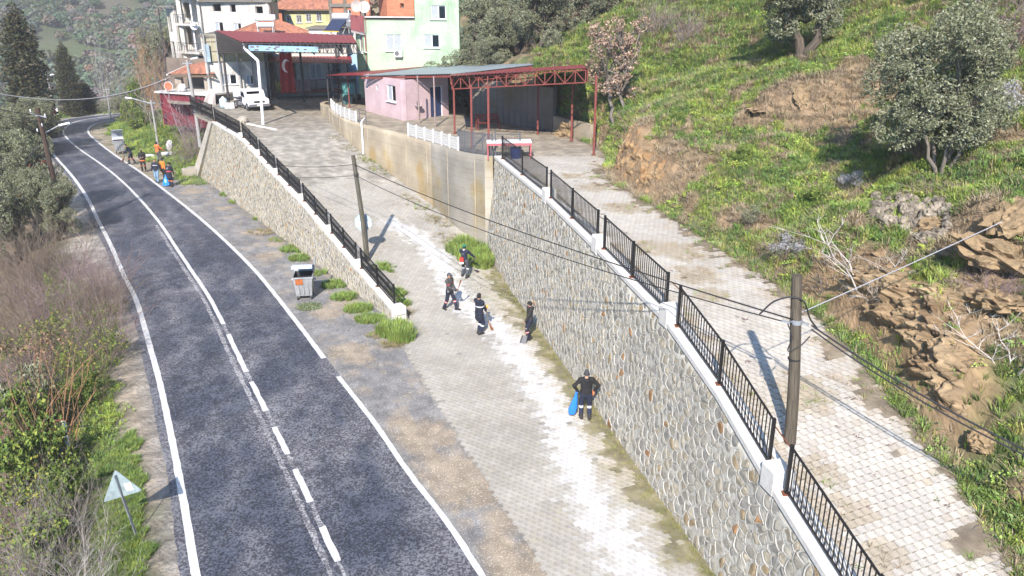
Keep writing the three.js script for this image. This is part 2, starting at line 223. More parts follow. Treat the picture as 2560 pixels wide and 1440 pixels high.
// --- terrain: road verge, the drop to the valley on the left, the mound by the bend, the far valley side ---
const farHill = (x, z) => { const r = -z + 0.35 * Math.abs(x + 150); return -22 + 0.27 * Math.max(0, r - 260) + 14 * fbm(x * 0.006, z * 0.006, 4) + 0.25 * Math.max(0, -x - 170) + 0.12 * Math.max(0, r - 520); };
function groundH(x, z) {
  const dl = -sideOf(Ld, x, z), dr = sideOf(Rd, x, z); let h = -0.06;
  const flatW = lerpTable([[-110, 9], [-85, 9], [-66, 3.2], [-45, 2.6], [-36, 3.0], [-28, 2.2], [-15, 1.9], [0, 1.5]], z);
  if (dl > 0) h = -0.06 + 0.05 * fbm(x * 1.2, z * 1.2, 3) * sst(0.6, 1.2, dl) - 0.55 * Math.max(0, dl - flatW) * (1 - 0.3 * sst(0, 12, dl - flatW)) + 0.25 * fbm(x * 0.4, z * 0.4, 3) * sst(flatW, flatW + 2, dl);
  else if (dr > 0 && z < -58) { const k = sst(-58, -66, z) * (1 - sst(-97, -106, z)); h = -0.06 + k * Math.min(0.30 * Math.max(0, dr - 2.0), 3.6) + k * 0.25 * fbm(x * 0.5, z * 0.5, 3) * sst(1, 3, dr); }
  if (z < -97) h -= 0.35 * (-97 - z);
  h = Math.max(h, -13 + 1.5 * fbm(x * 0.05, z * 0.05, 3));
  const far = sst(-104, -190, z) * sst(-30, -70, x) + sst(-60, -110, x) * (1 - sst(-104, -190, z) * sst(-30, -70, x)); // beyond the bend and out over the valley
  const f2 = sst(0.0, 1.0, Math.max(sst(-112, -200, z), sst(-75, -150, x)));
  return mix(h, farHill(x, z), f2);
}
const onGround = (px, py) => onSurface(px, py, groundH, 8, 1200);
{
  const xs = axis([[-900, -160, 20], [-160, -60, 4], [-60, -34, 1], [-34, -4, 0.35], [-4, 10, 3], [10, 500, 35]]), zs = axis([[-1500, -500, 40], [-500, -120, 8], [-120, -72, 1], [-72, -12, 0.4], [-12, 40, 3]]);
  const nx = xs.length, P = [], C = [], U = [], I = [];
  for (const z of zs) for (const x of xs) {
    const h = groundH(x, z); P.push(x, h, z); U.push(x, z);
    const dl = -sideOf(Ld, x, z), n = fbm(x * 0.35, z * 0.35, 4), m = fbm(x * 1.4, z * 1.4, 3); let c;
    if (z < -112 || x < -75) { const k = fbm(x * 0.012 + 4, z * 0.012, 5), k2 = fbm(x * 0.05, z * 0.05, 3); c = mixc([0.12, 0.16, 0.055], [0.19, 0.165, 0.115], sst(-0.25, 0.2, k + 0.5 * k2)); }
    else if (dl > 0) { const gv = sst(0.5, 1.5, dl + 1.0 * n + lerpTable([[-90, -1], [-62, -2], [-50, -1.6], [-40, -1.2], [-32, -0.2], [-24, -0.6], [-18, -0.2]], z)); c = mixc(mixc([0.46, 0.385, 0.29], [0.60, 0.54, 0.45], sst(-34, -42, z)), [0.10, 0.13, 0.035], gv * (1 - 0.85 * sst(-52, -60, z) * (1 - sst(-84, -88, z)))); c = mixc(c, [0.17, 0.125, 0.075], sst(2.2, 3.6, dl + n) * (1 - sst(-50, -58, z))); if (dl < 0.9) c = mixc(c, [0.36, 0.35, 0.33], (1 - sst(0.3, 0.9, dl)) * 0.8); }
    else { const dr = sideOf(Rd, x, z); c = mixc([0.42, 0.36, 0.26], [0.11, 0.16, 0.035], sst(1.0, 2.6, dr + 2 * n)); c = mixc(c, [0.36, 0.24, 0.13], sst(0.12, 0.3, fbm(x * 0.2 + 5, z * 0.2, 3)) * sst(6, 9, dr)); }
    const v = 1 + 0.3 * m; C.push(c[0] * v, c[1] * v, c[2] * v);
  }
  for (let j = 0; j < zs.length - 1; j++) for (let i = 0; i < nx - 1; i++) { const a = j * nx + i, b = a + 1, c = a + nx, d = c + 1; I.push(a, c, b, b, c, d); }
  const g = new THREE.BufferGeometry(); g.setAttribute('position', new THREE.Float32BufferAttribute(P, 3)); g.setAttribute('color', new THREE.Float32BufferAttribute(C, 3)); g.setAttribute('uv', new THREE.Float32BufferAttribute(U, 2)); g.setIndex(I); g.computeVertexNormals();
  tag(mesh('terrain', faceUp(g), soilM), 'earth verge and valley ground beside the road', null, null, 'structure');
}
// --- shoulder: old pale asphalt between the road and the lower wall / paving ---
const wallBaseL = (q, off = 0) => LW0.clone().addScaledVector(LWd, q).addScaledVector(LWn, off);
const paveEdge = [V(7, 0, 0), V(2.6, 0, -10.6), G(1370, 1440), G(1300, 1330), G(1150, 1100), G(1010, 870)];
const sandSpots = [[1060, 1090, 1.1], [1130, 1190, 1.25], [1180, 1220, 1.0], [1110, 1160, 0.9], [1290, 1420, 0.9], [1250, 1360, 0.5], [1240, 1300, 0.5], [870, 880, 0.9], [900, 900, .5], [670, 640, 0.8], [640, 580, 0.8], [690, 610, .6], [560, 520, 0.6], [820, 780, 0.8], [860, 760, .8], [1010, 1060, .5], [480, 478, .9]].map(([x, y, r]) => { const p = G(x, y); return [p.x, p.z, r]; });
{
  const S = dense([...paveEdge, wallBaseL(-0.6, -0.4), wallBaseL(0.5, 0.3), wallBaseL(8, 0.3), wallBaseL(16, 0.3), wallBaseL(24, 0.3), wallBaseL(31, 0.3), wallBaseL(35.5, -1.0), G(452, 462), G(430, 452)], 0.3);
  const nA = 36, g = grid(nA, S.length - 1, (u, v, i, j) => {
    const s = S[j], r = nearest(Rd, s), p = r.clone().lerp(s, u), W = r.distanceTo(s); p.y = 0.0; if (j > S.length - 14) p.y = -0.02 * (j - S.length + 14) / 14;
    const b = fbm(p.x * 0.4, p.z * 0.4, 4), f = fbm(p.x * 2.2, p.z * 2.2, 3); let c = mixc([0.33, 0.325, 0.32], [0.50, 0.485, 0.46], clamp(0.45 + 0.9 * b + 0.4 * f));
    let sand = 0; for (const [a, d, rad] of sandSpots) { const k = Math.hypot(p.x - a, p.z - d) / rad; if (k < 2) sand = Math.max(sand, 1 - sst(0.6, 1.25, k + 0.7 * fbm(p.x * 1.3, p.z * 1.3, 4))); }
    sand = Math.max(sand, sst(0.16, 0.34, fbm(p.x * 0.7 + 11, p.z * 0.7, 4)) * 0.55);
    const crack = Math.abs(fbm(p.x * 0.55 + 2, p.z * 0.55 - 6, 3)) < 0.012 ? 0.5 : 0; c = mixc(c, [0.12, 0.12, 0.115], crack); c = mixc(c, [0.62, 0.51, 0.37], sand * 0.9);
    if (u * W < 0.5) c = mixc([0.44, 0.43, 0.40], c, clamp(u * W / 0.35 + 0.6 * f)); if (p.z < -33 && (1 - u) * W < 0.9) c = mixc(c, [0.34, 0.28, 0.19], 0.8 * (1 - (1 - u) * W / 0.9) + 0.3 * f);
    return [p, c];
  }, true);
  tag(mesh('road_shoulder', faceUp(g), new THREE.MeshStandardMaterial({ color: 0xffffff, vertexColors: true, map: T.asphalt, bumpMap: T.asphaltBump, bumpScale: 0.005, roughness: 0.88 })), 'pale patched asphalt strip with sand between road and walls', null, null, 'structure');
}
// --- concrete wall line on the right of the ramp, in plan ---
const cw = [[1215, 640], [1160, 582], [1100, 530], [1000, 452], [910, 385], [870, 352], [835, 320], [820, 297]].map(([x, y]) => onRamp(x, y));
// --- ramp paving: sheet, then blocks ---
const paverGeo = (() => { // interlocking block with waisted long sides, chamfered rim
  const w = 0.098, h = 0.081, k = 0.016, out = [[-w, -h], [-w * 0.55, -h], [-w * 0.35, -h + k], [w * 0.35, -h + k], [w * 0.55, -h], [w, -h], [w, h], [w * 0.55, h], [w * 0.35, h - k + 0.026], [-w * 0.35, h - k + 0.026], [-w * 0.55, h], [-w, h]];
  const P = [], n = out.length, top = out.map(([x, y]) => [x * 0.955, y * 0.945]);
  const tri = (a, b, c) => P.push(...a, ...b, ...c);
  for (let i = 0; i < n; i++) { const j = (i + 1) % n, a = out[i], b = out[j], A = top[i], B = top[j]; tri([a[0], 0, -a[1]], [b[0], 0, -b[1]], [B[0], 0.012, -B[1]]); tri([a[0], 0, -a[1]], [B[0], 0.012, -B[1]], [A[0], 0.012, -A[1]]); tri([A[0], 0.012, -A[1]], [B[0], 0.012, -B[1]], [0, 0.012, 0]); }
  const g = new THREE.BufferGeometry(); g.setAttribute('position', new THREE.Float32BufferAttribute(P, 3)); g.computeVertexNormals(); const p = g.attributes.position, u = []; for (let i = 0; i < p.count; i++) u.push(p.getX(i), p.getZ(i)); g.setAttribute('uv', new THREE.Float32BufferAttribute(u, 2)); return g;
})();
const paverM = mat([1, 1, 1], { map: T.grain, roughness: 0.9 });
const rampLeft = [V(7.0, 0, 0), ...paveEdge.slice(1), wallBaseL(-0.4, 0.15), wallBaseL(0.5, 0.42), wallBaseL(12, 0.5), wallBaseL(24, 0.55), wallBaseL(31.5, 0.75), wallBaseL(38.5, 0.8), wallBaseL(43, 2.5), wallBaseL(46, 0.5), wallBaseL(60, 5)];
const rampRight = [V(8.4, 0, 0), RW0.clone().addScaledVector(RWd, 28), RW0.clone().addScaledVector(RWd, 14), RW0.clone(), ...cw.slice(1), V(-14.6, 0, -63), V(-13, 0, -70), V(-8, 0, -82)];
const rampL = dense(rampLeft, 0.35), rampR = dense(rampRight, 0.35);
const inPoly = (poly, x, z) => { let c = false; for (let i = 0, j = poly.length - 1; i < poly.length; j = i++) { const a = poly[i], b = poly[j]; if ((a.z > z) !== (b.z > z) && x < (b.x - a.x) * (z - a.z) / (b.z - a.z) + a.x) c = !c; } return c; };
const rampPoly = [...rampLeft, ...rampRight.slice().reverse()];
const dustLine = [[985, 560], [1040, 590], [1100, 660], [1170, 770], [1255, 830], [1300, 900], [1365, 985], [1420, 1100], [1450, 1190], [1500, 1290], [1590, 1430], [1640, 1540]].map(([x, y]) => onRamp(x, y)); const dustD = dense(dustLine, 0.3);
const dustAt = (x, z) => { let m = 1e9; for (const q of dustD) m = Math.min(m, Math.hypot(q.x - x, q.z - z)); return 1 - sst(0.15, 0.9, m + 0.75 * fbm(x * 1.5, z * 1.5, 4)); };
const distRW = (x, z) => -((x - RW0.x) * RWn.x + (z - RW0.z) * RWn.z);
const mossAt = (x, z) => { const s = (x - RW0.x) * RWd.x + (z - RW0.z) * RWd.z; if (s < -1) return 0; const d = distRW(x, z); return (1 - sst(0.15, 0.75, d + 0.9 * fbm(x * 0.9, z * 0.9, 4) - 0.25)); };
function rampColor(x, z) {
  const b = fbm(x * 0.3, z * 0.3, 4), f = fbm(x * 1.6, z * 1.6, 3); let c = mixc([0.40, 0.375, 0.32], [0.52, 0.49, 0.43], clamp(0.5 + 0.8 * b + 0.35 * f));
  const q = rampQ(x, z); c = mixc(c, [0.40, 0.355, 0.28], sst(24, 30, q) * 0.8); const d = distRW(x, z);
  c = mixc(c, [0.62, 0.55, 0.43], (1 - sst(0.6, 2.0, d)) * 0.6 * sst(-14, -20, z)); c = mixc(c, [0.74, 0.73, 0.705], dustAt(x, z) * 0.9); c = mixc(c, [0.30, 0.265, 0.12], mossAt(x, z) * 0.75); return c;
}
const ramp = thing('ramp_pavement', 'pale block paved ramp climbing from the road to the square'); ramp.userData.kind = 'structure';
{
  const N = 260, samp = (D, t) => D[Math.min(D.length - 1, Math.round(t * (D.length - 1)))];
  // match both edges by progress up the ramp
  const prog = (p) => -p.z + 0.3 * -p.x; const rows = []; for (let j = 0; j <= N; j++) { const l = samp(rampL, j / N); let b = rampR[0], m = 1e9; for (const r of rampR) { const d = Math.abs(prog(r) - prog(l)); if (d < m) { m = d; b = r; } } rows.push([l, b]); }
  const g = grid(46, N, (u, v, i, j) => { const [l, r] = rows[j], p = l.clone().lerp(r, u); p.y = rampH(p.x, p.z) + 0.006; const c = rampColor(p.x, p.z), k = p.z > -46 ? 0.93 : 1; return [p, [c[0] * k, c[1] * k * 0.99, c[2] * k * 0.96]]; }, true);
  mesh('bedding', faceUp(g), new THREE.MeshStandardMaterial({ color: 0xffffff, vertexColors: true, map: T.soil, bumpMap: T.bump, bumpScale: 0.012, roughness: 0.95 }), ramp);
}
function layPavers(parent, inside, H, color, origin, dir, box, ranked) { // running bond of blocks, the 300 that show largest as parts
  const rgt = V(-dir.z, 0, dir.x), all = [], r = mulberry(31);
  const [a0, a1, b0, b1] = box;
  for (let j = Math.floor(a0 / 0.168); j < a1 / 0.168; j++) for (let i = Math.floor(b0 / 0.202); i < b1 / 0.202; i++) {
    const a = j * 0.168, b = (i + (j & 1) * 0.5) * 0.202, x = origin.x + dir.x * a + rgt.x * b, z = origin.z + dir.z * a + rgt.z * b;
    if (!inside(x, z)) continue; const y = H(x, z); if (r() < 0.004) continue;
    const e = 0.3, nx = (H(x + e, z) - H(x - e, z)) / (2 * e), nz = (H(x, z + e) - H(x, z - e)) / (2 * e);
    const q = new THREE.Quaternion().setFromUnitVectors(UP, V(-nx, 1, -nz).normalize()).multiply(new THREE.Quaternion().setFromAxisAngle(UP, Math.atan2(dir.x, dir.z) + rr(-0.012, 0.012, r))).multiply(new THREE.Quaternion().setFromEuler(new THREE.Euler(rr(-0.012, 0.012, r), 0, rr(-0.012, 0.012, r))));
    const c = color(x, z), v = rr(0.90, 1.07, r); all.push({ p: V(x, y + 0.004 + rr(0, 0.004, r), z), q, c: [c[0] * v, c[1] * v, c[2] * v * rr(0.97, 1.02, r)] });
  }
  const shown = (o) => { const v = V(o.p.x, o.p.y - EYE, o.p.z), d = -v.y * Math.sin(PITCH) - v.z * Math.cos(PITCH), up = v.y * Math.cos(PITCH) - v.z * Math.sin(PITCH), sx = F * v.x / d, sy = F * up / d; return d > 0 && Math.abs(sx) < 1290 && Math.abs(sy) < 725 ? d : 1e6 + d; };
  all.forEach((o) => o.k = shown(o)); all.sort((p, q) => p.k - q.k);
  const mats = {}; all.slice(0, 300).forEach((o) => { const key = o.c.map((v) => Math.round(v * 18)).join(); mats[key] ??= mat(o.c, { map: T.grain, roughness: 0.9 }); const m = mesh('paver', paverGeo, mats[key], parent); m.position.copy(o.p); m.quaternion.copy(o.q); });
  const rest = all.slice(300), im = new THREE.InstancedMesh(paverGeo, paverM, rest.length), M = new THREE.Matrix4(), one = V(1, 1, 1);
  rest.forEach((o, i) => { im.setMatrixAt(i, M.compose(o.p, o.q, one)); im.setColorAt(i, lin(...o.c)); }); im.name = 'paver_field'; im.userData.kind = 'stuff'; im.castShadow = im.receiveShadow = true; parent.add(im);
  return all.length;
}
const nPav1 = layPavers(ramp, (x, z) => z < -12.5 && z > -47 && rampQ(x, z) < 15 && inPoly(rampPoly, x, z) && mossAt(x, z) < 0.62, rampH, rampColor, V(0, 0, -15), V(0.40, 0, 0.916).normalize(), [-42, 8, -16, 16]);
// --- terrace paving ---
const terrace = thing('terrace_pavement', 'white block paved way above the tall stone wall'); terrace.userData.kind = 'structure';
const terL = []; for (let s = 33; s >= -1; s -= 1) { const y = lerpTable(rwTop, s); terL.push(rwPoint(s, y, 0.5)); } for (const p of cw.slice(1)) terL.push(p.clone().add(V(0.12, 0, -0.12))); terL.push(V(-13.2, 0, -64), V(-11, 0, -69));
const terR = [...footPts.slice(1, 14).map((p) => p.clone().add(V(0.35, 0, -0.1))), V(-2.8, 0, -54.7), V(-3.3, 0, -60), V(-4, 0, -68)];
const terPoly = [...terL, ...terR.slice().reverse()];
const weedT = (x, z) => { const d = footAt(x, z).d; return Math.max(1 - sst(0.1, 0.9, -d + 1.2 * fbm(x * 0.8, z * 0.8, 3)), 0); };
const terSpots = [[2005, 990, 0.8], [2010, 960, 0.5], [1740, 690, 0.9], [1700, 630, 1.0], [1560, 520, 0.9], [1640, 620, 0.9], [1480, 470, 0.8], [1430, 440, .7], [2050, 1180, 0.5], [2130, 1290, 0.55], [1900, 650, 1.2], [2210, 1390, .5], [1780, 740, .6]].map(([x, y, r]) => { const p = onTer(x, y); return [p.x, p.z, r]; });
const strawT = (x, z) => { let k = 0; for (const [a, b, r] of terSpots) { const d = Math.hypot(x - a, z - b) / r; if (d < 1.7) k = Math.max(k, 1 - sst(0.5, 1.15, d + 0.6 * fbm(x * 1.6, z * 1.6, 3))); } const s = (x - RW0.x) * RWd.x + (z - RW0.z) * RWd.z, dw = (x - RW0.x) * RWn.x + (z - RW0.z) * RWn.z - 0.12 * lerpTable(rwTop, s) - 0.5; return Math.max(k, 0.9 * (1 - sst(0.05, 0.5, dw + 0.55 * fbm(x * 0.8 + 5, z * 0.8, 3)))); };
function terColor(x, z) { const b = fbm(x * 0.35 + 2, z * 0.35, 4), f = fbm(x * 1.8, z * 1.8, 3); let c = mixc([0.47, 0.435, 0.375], [0.60, 0.565, 0.50], clamp(0.55 + 0.7 * b + 0.3 * f)); c = mixc(c, [0.44, 0.35, 0.245], weedT(x, z) * 0.7); c = mixc(c, [0.40, 0.33, 0.22], strawT(x, z) * 0.75); c = mixc(c, [0.44, 0.39, 0.32], sst(-38, -44, z) * 0.8); return c; }
{
  const L = dense(terL, 0.4), rows = L.map((l) => { let b = null, m = 1e9; for (const r of dense(terR, 0.4)) { const d = Math.abs((r.z - l.z) + 0.25 * (l.x - r.x) * 0); if (d < m) { m = d; b = r; } } return [l, b]; });
  const g = grid(24, rows.length - 1, (u, v, i, j) => { const [l, r] = rows[j], p = l.clone().lerp(r, u); p.y = terH(p.x, p.z) + 0.005; const c = terColor(p.x, p.z), k = p.z > -40 ? 0.62 : 0.95; return [p, [c[0] * k, c[1] * k * 0.96, c[2] * k * 0.86]]; }, true);
  mesh('bedding', faceUp(g), new THREE.MeshStandardMaterial({ color: 0xffffff, vertexColors: true, map: T.soil, bumpMap: T.bump, bumpScale: 0.02, roughness: 0.95 }), terrace);
}
const nPav2 = layPavers(terrace, (x, z) => z < -9.5 && z > -41 && inPoly(terPoly, x, z) && weedT(x, z) < 0.8 && footAt(x, z).d < -0.1, terH, terColor, V(8, 0, -20), V(0.33, 0, 0.944).normalize(), [-26, 14, -9, 9]);
console.log('pavers', nPav1, nPav2);

// ================= retaining walls, copings, railings =================
const mortarM = mat([0.47, 0.45, 0.395], { map: T.plaster, bumpMap: T.bump, bumpScale: 0.03, roughness: 0.95 });
const mortarWarmM = mat([0.47, 0.435, 0.36], { map: T.plaster, bumpMap: T.bump, bumpScale: 0.03, roughness: 0.95 });
const copingM = mat([0.68, 0.655, 0.61], { map: T.plaster, bumpMap: T.bump, bumpScale: 0.008, roughness: 0.85 });
const stoneTones = [[0.44, 0.42, 0.365], [0.48, 0.455, 0.39], [0.37, 0.36, 0.33], [0.50, 0.45, 0.35], [0.46, 0.435, 0.375], [0.41, 0.40, 0.37], [0.48, 0.37, 0.225], [0.46, 0.26, 0.12]];
const stoneW = [0.21, 0.18, 0.14, 0.16, 0.14, 0.1, 0.05, 0.02];
const stoneMs = stoneTones.map((c) => mat(c, { map: T.stone, bumpMap: T.bump, bumpScale: 0.012, roughness: 0.85 }));
const stuffStoneM = new THREE.MeshStandardMaterial({ color: 0xffffff, vertexColors: true, map: T.stone, bumpMap: T.bump, bumpScale: 0.012, roughness: 0.85 });
function clipHalf(poly, nx, ny, c) { const o = []; for (let i = 0; i < poly.length; i++) { const a = poly[i], b = poly[(i + 1) % poly.length], da = nx * a[0] + ny * a[1] - c, db = nx * b[0] + ny * b[1] - c; if (da <= 0) o.push(a); if ((da < 0) !== (db < 0)) { const t = da / (da - db); o.push([mix(a[0], b[0], t), mix(a[1], b[1], t)]); } } return o; }
// rubble facing: irregular cells over the wall, each a domed stone standing proud of the pointing
function rubble(wall, P, s0, s1, topAt, botAt, gw, gh, seed, rank, warm) {
  const r = mulberry(seed), ni = Math.ceil((s1 - s0) / gw) + 2, nj = 26, seeds = {};
  for (let j = -1; j < nj; j++) for (let i = -1; i < ni; i++) seeds[i + ',' + j] = [s0 + (i + 0.5 + (j & 1) * 0.5 + rr(-0.42, 0.42, r)) * gw, -0.25 + (j + 0.5 + rr(-0.42, 0.42, r)) * gh];
  const out = [], ridges = [];
  for (let j = 0; j < nj - 1; j++) for (let i = 0; i < ni - 1; i++) {
    const c = seeds[i + ',' + j]; if (c[0] < s0 || c[0] > s1 || c[1] > topAt(c[0]) - 0.02 || c[1] < botAt(c[0]) - 0.2) continue;
    let poly = [[c[0] - gw * 1.6, c[1] - gh * 1.6], [c[0] + gw * 1.6, c[1] - gh * 1.6], [c[0] + gw * 1.6, c[1] + gh * 1.6], [c[0] - gw * 1.6, c[1] + gh * 1.6]];
    for (let dj = -2; dj <= 2; dj++) for (let di = -2; di <= 2; di++) { if (!di && !dj) continue; const o = seeds[(i + di) + ',' + (j + dj)]; if (!o) continue; const nx = o[0] - c[0], ny = o[1] - c[1]; poly = clipHalf(poly, nx, ny, nx * (o[0] + c[0]) / 2 + ny * (o[1] + c[1]) / 2); }
    const t0 = topAt(c[0]), sl = (topAt(c[0] + 0.2) - topAt(c[0] - 0.2)) / 0.4; poly = clipHalf(poly, -sl, 1, t0 - sl * c[0]); poly = clipHalf(poly, -1, 0, -s0); poly = clipHalf(poly, 1, 0, s1);
    if (poly.length < 3) continue; const cut = [poly]; for (let k = 0; k < 1; k++) { const q = [], p = cut[0]; for (let m = 0; m < p.length; m++) { const a = p[m], b = p[(m + 1) % p.length]; q.push([mix(a[0], b[0], 0.17), mix(a[1], b[1], 0.17)], [mix(a[0], b[0], 0.83), mix(a[1], b[1], 0.83)]); } cut[0] = q; } poly = cut[0];
    let cx = 0, cy = 0, rad = 0; for (const p of poly) { cx += p[0]; cy += p[1]; } cx /= poly.length; cy /= poly.length; for (const p of poly) rad += Math.hypot(p[0] - cx, p[1] - cy) / poly.length; if (rad < 0.05) continue;
    const sh = Math.max(0.5, 1 - rr(0.022, 0.042, r) / rad), pr = rr(0.004, 0.026, r), tx = rr(-0.02, 0.02, r), ty = rr(-0.02, 0.02, r);
    const ring = (k, off) => poly.map((p) => P(cx + (p[0] - cx) * k, cy + (p[1] - cy) * k, -(off + tx * (p[0] - cx) / rad + ty * (p[1] - cy) / rad)));
    const A = ring(sh, -0.035), B = ring(sh * 0.90, pr * 0.75), D = ring(sh * 0.5, pr + rr(-0.004, 0.008, r)), ce = P(cx + rr(-0.03, 0.03, r), cy, -(pr + rr(-0.004, 0.014, r)));
    const pos = [], n = poly.length, tri = (...v) => v.forEach((p) => pos.push(p.x, p.y, p.z));
    for (let m = 0; m < n; m++) { const k = (m + 1) % n; tri(A[m], A[k], B[k]); tri(A[m], B[k], B[m]); tri(B[m], B[k], D[k]); tri(B[m], D[k], D[m]); tri(D[m], D[k], ce); }
    const g = new THREE.BufferGeometry(); g.setAttribute('position', new THREE.Float32BufferAttribute(pos, 3)); g.computeVertexNormals();
    const nrm = g.attributes.normal; { const e0 = ring(1.0, 0.014 + rr(-0.006, 0.008, r)), e1 = ring(Math.min(0.97, sh * 1.05), -0.006), rp = []; for (let m = 0; m < n; m++) { const k = (m + 1) % n; for (const v of [e0[m], e0[k], e1[k], e0[m], e1[k], e1[m]]) rp.push(v.x, v.y, v.z); } const rg = new THREE.BufferGeometry(); rg.setAttribute('position', new THREE.Float32BufferAttribute(rp, 3)); rg.computeVertexNormals(); ridges.push(muv(rg)); }
    const N = P(cx, cy, -1).sub(P(cx, cy, 0)); let dot = 0; for (let m = 0; m < nrm.count; m++) dot += nrm.getX(m) * N.x + nrm.getY(m) * N.y + nrm.getZ(m) * N.z;
    if (dot < 0) { const a = g.attributes.position.array; for (let m = 0; m < a.length; m += 9) for (let q = 0; q < 3; q++) { const t = a[m + 3 + q]; a[m + 3 + q] = a[m + 6 + q]; a[m + 6 + q] = t; } g.computeVertexNormals(); }
    muv(g); const u = g.attributes.uv, ox = rr(0, 1, r), oy = rr(0, 1, r); for (let m = 0; m < u.count; m++) u.setXY(m, u.getX(m) + ox, u.getY(m) + oy);
    let w = r(), ti = 0; while (ti < 7 && (w -= stoneW[ti]) > 0) ti++; if (warm && ti < 6 && r() < 0.35) ti = 3;
    out.push({ g, ti, k: rank(P(cx, cy, 0)), v: rr(0.85, 1.15, r) });
  }
  tag(mesh('pointing_ridge', merge(ridges), warm ? mortarWarmM : mortarM, wall), null, null, null, 'stuff');
  out.sort((a, b) => a.k - b.k);
  out.slice(0, 300).forEach((o) => mesh('stone', o.g, stoneMs[o.ti], wall));
  const rest = out.slice(300).map((o) => { const n = o.g.attributes.position.count, c = new Float32Array(n * 3), t = stoneTones[o.ti]; for (let i = 0; i < n; i++) { c[i * 3] = t[0] * o.v * (warm ? 0.98 : 1); c[i * 3 + 1] = t[1] * o.v * (warm ? 0.96 : 1); c[i * 3 + 2] = t[2] * o.v * (warm ? 0.91 : 1); } o.g.setAttribute('color', new THREE.BufferAttribute(c, 3)); return o.g; });
  if (rest.length) tag(mesh('rubble_facing', merge(rest), stuffStoneM, wall), null, null, null, 'stuff'); return out.length;
}
const inFrame = (p) => { const v = V(p.x, p.y - EYE, p.z), d = -v.y * Math.sin(PITCH) - v.z * Math.cos(PITCH), up = v.y * Math.cos(PITCH) - v.z * Math.sin(PITCH); return d > 0.5 && Math.abs(F * v.x / d) < 1300 && Math.abs(F * up / d) < 735 ? d : 1e6 + d; };
function wallBody(P, s0, s1, topAt, botAt, thick, endCut = () => 0) { // front, top and back of the wall as one skin
  const N = Math.ceil((s1 - s0) / 0.5), M = 12, g = grid(M + 3, N, (u, v, i, j) => { const s = mix(s0, s1, j / N), t = topAt(s), b = botAt(s) - 0.3; if (i <= M) { const y = mix(b, t, i / M); return [P(s, y, 0), null, [s, y]]; } if (i === M + 1) return [P(s, t, thick), null, [s, t + thick]]; if (i === M + 2) return [P(s, t - 0.01, thick + 0.005), null, [s, t + thick]]; return [P(s, b, thick + 0.3), null, [s, 2 * t - b]]; }); return g;
}
// --- tall wall below the terrace ---
const tall = thing('stone_retaining_wall', 'tall grey rubble stone retaining wall below the upper paved way', 'wall', V(0, 0, 0));
{
  const top = (s) => lerpTable(rwTop, s) - 0.17, bot = (s) => { const p = rwPoint(s, 0); return rampH(p.x, p.z) * 1; };
  mesh('pointing', wallBody(rwPoint, -0.4, 33.5, top, bot, 0.55), mortarM, tall);
  const n = rubble(tall, rwPoint, -0.35, 33.4, top, bot, 0.33, 0.265, 41, inFrame, false);
  const steps = [-0.4, 8.8, 15.0, 20.75, 26.6, 33.4];
  for (let k = 0; k < 5; k++) { const a = steps[k] + (k ? 0.18 : 0), b = steps[k + 1] - 0.2, N = Math.ceil((b - a) / 0.9); // coping stones
    for (let i = 0; i < N; i++) { const s = mix(a, b, i / N), e = mix(a, b, (i + 1) / N) - 0.006, P0 = rwPoint(s, lerpTable(rwTop, s) - 0.085, 0.14), P1 = rwPoint(e, lerpTable(rwTop, e) - 0.085, 0.14); mesh('coping_slab', bar(P0, P1, 0.40, 0.17, 0.018), copingM, tall); } }
  for (const s of steps.slice(1, 5)) { const y = lerpTable(rwTop, s), p = rwPoint(s, y + 0.02, 0.16), g = bx(0.5, 0.62, 0.46, 0, 0, 0, 0.05); g.rotateY(Math.atan2(RWd.x, RWd.z)); g.translate(p.x, p.y, p.z); mesh('pillar', g, copingM, tall); }
  // low kerb on the terrace side
  const kb = []; for (let s = 0; s < 33; s += 1.5) { const y0 = terH(...(({ x, z }) => [x, z])(rwPoint(s, lerpTable(rwTop, s), 0.6))) , a = rwPoint(s, lerpTable(rwTop, s), 0.44).setY(y0 + 0.03), e = rwPoint(s + 1.49, lerpTable(rwTop, s + 1.49), 0.44); e.y = terH(e.x, e.z) + 0.03; kb.push(bar(a, e, 0.13, 0.16)); } mesh('kerb', merge(kb), copingM, tall);
  console.log('tall wall stones', n);
}
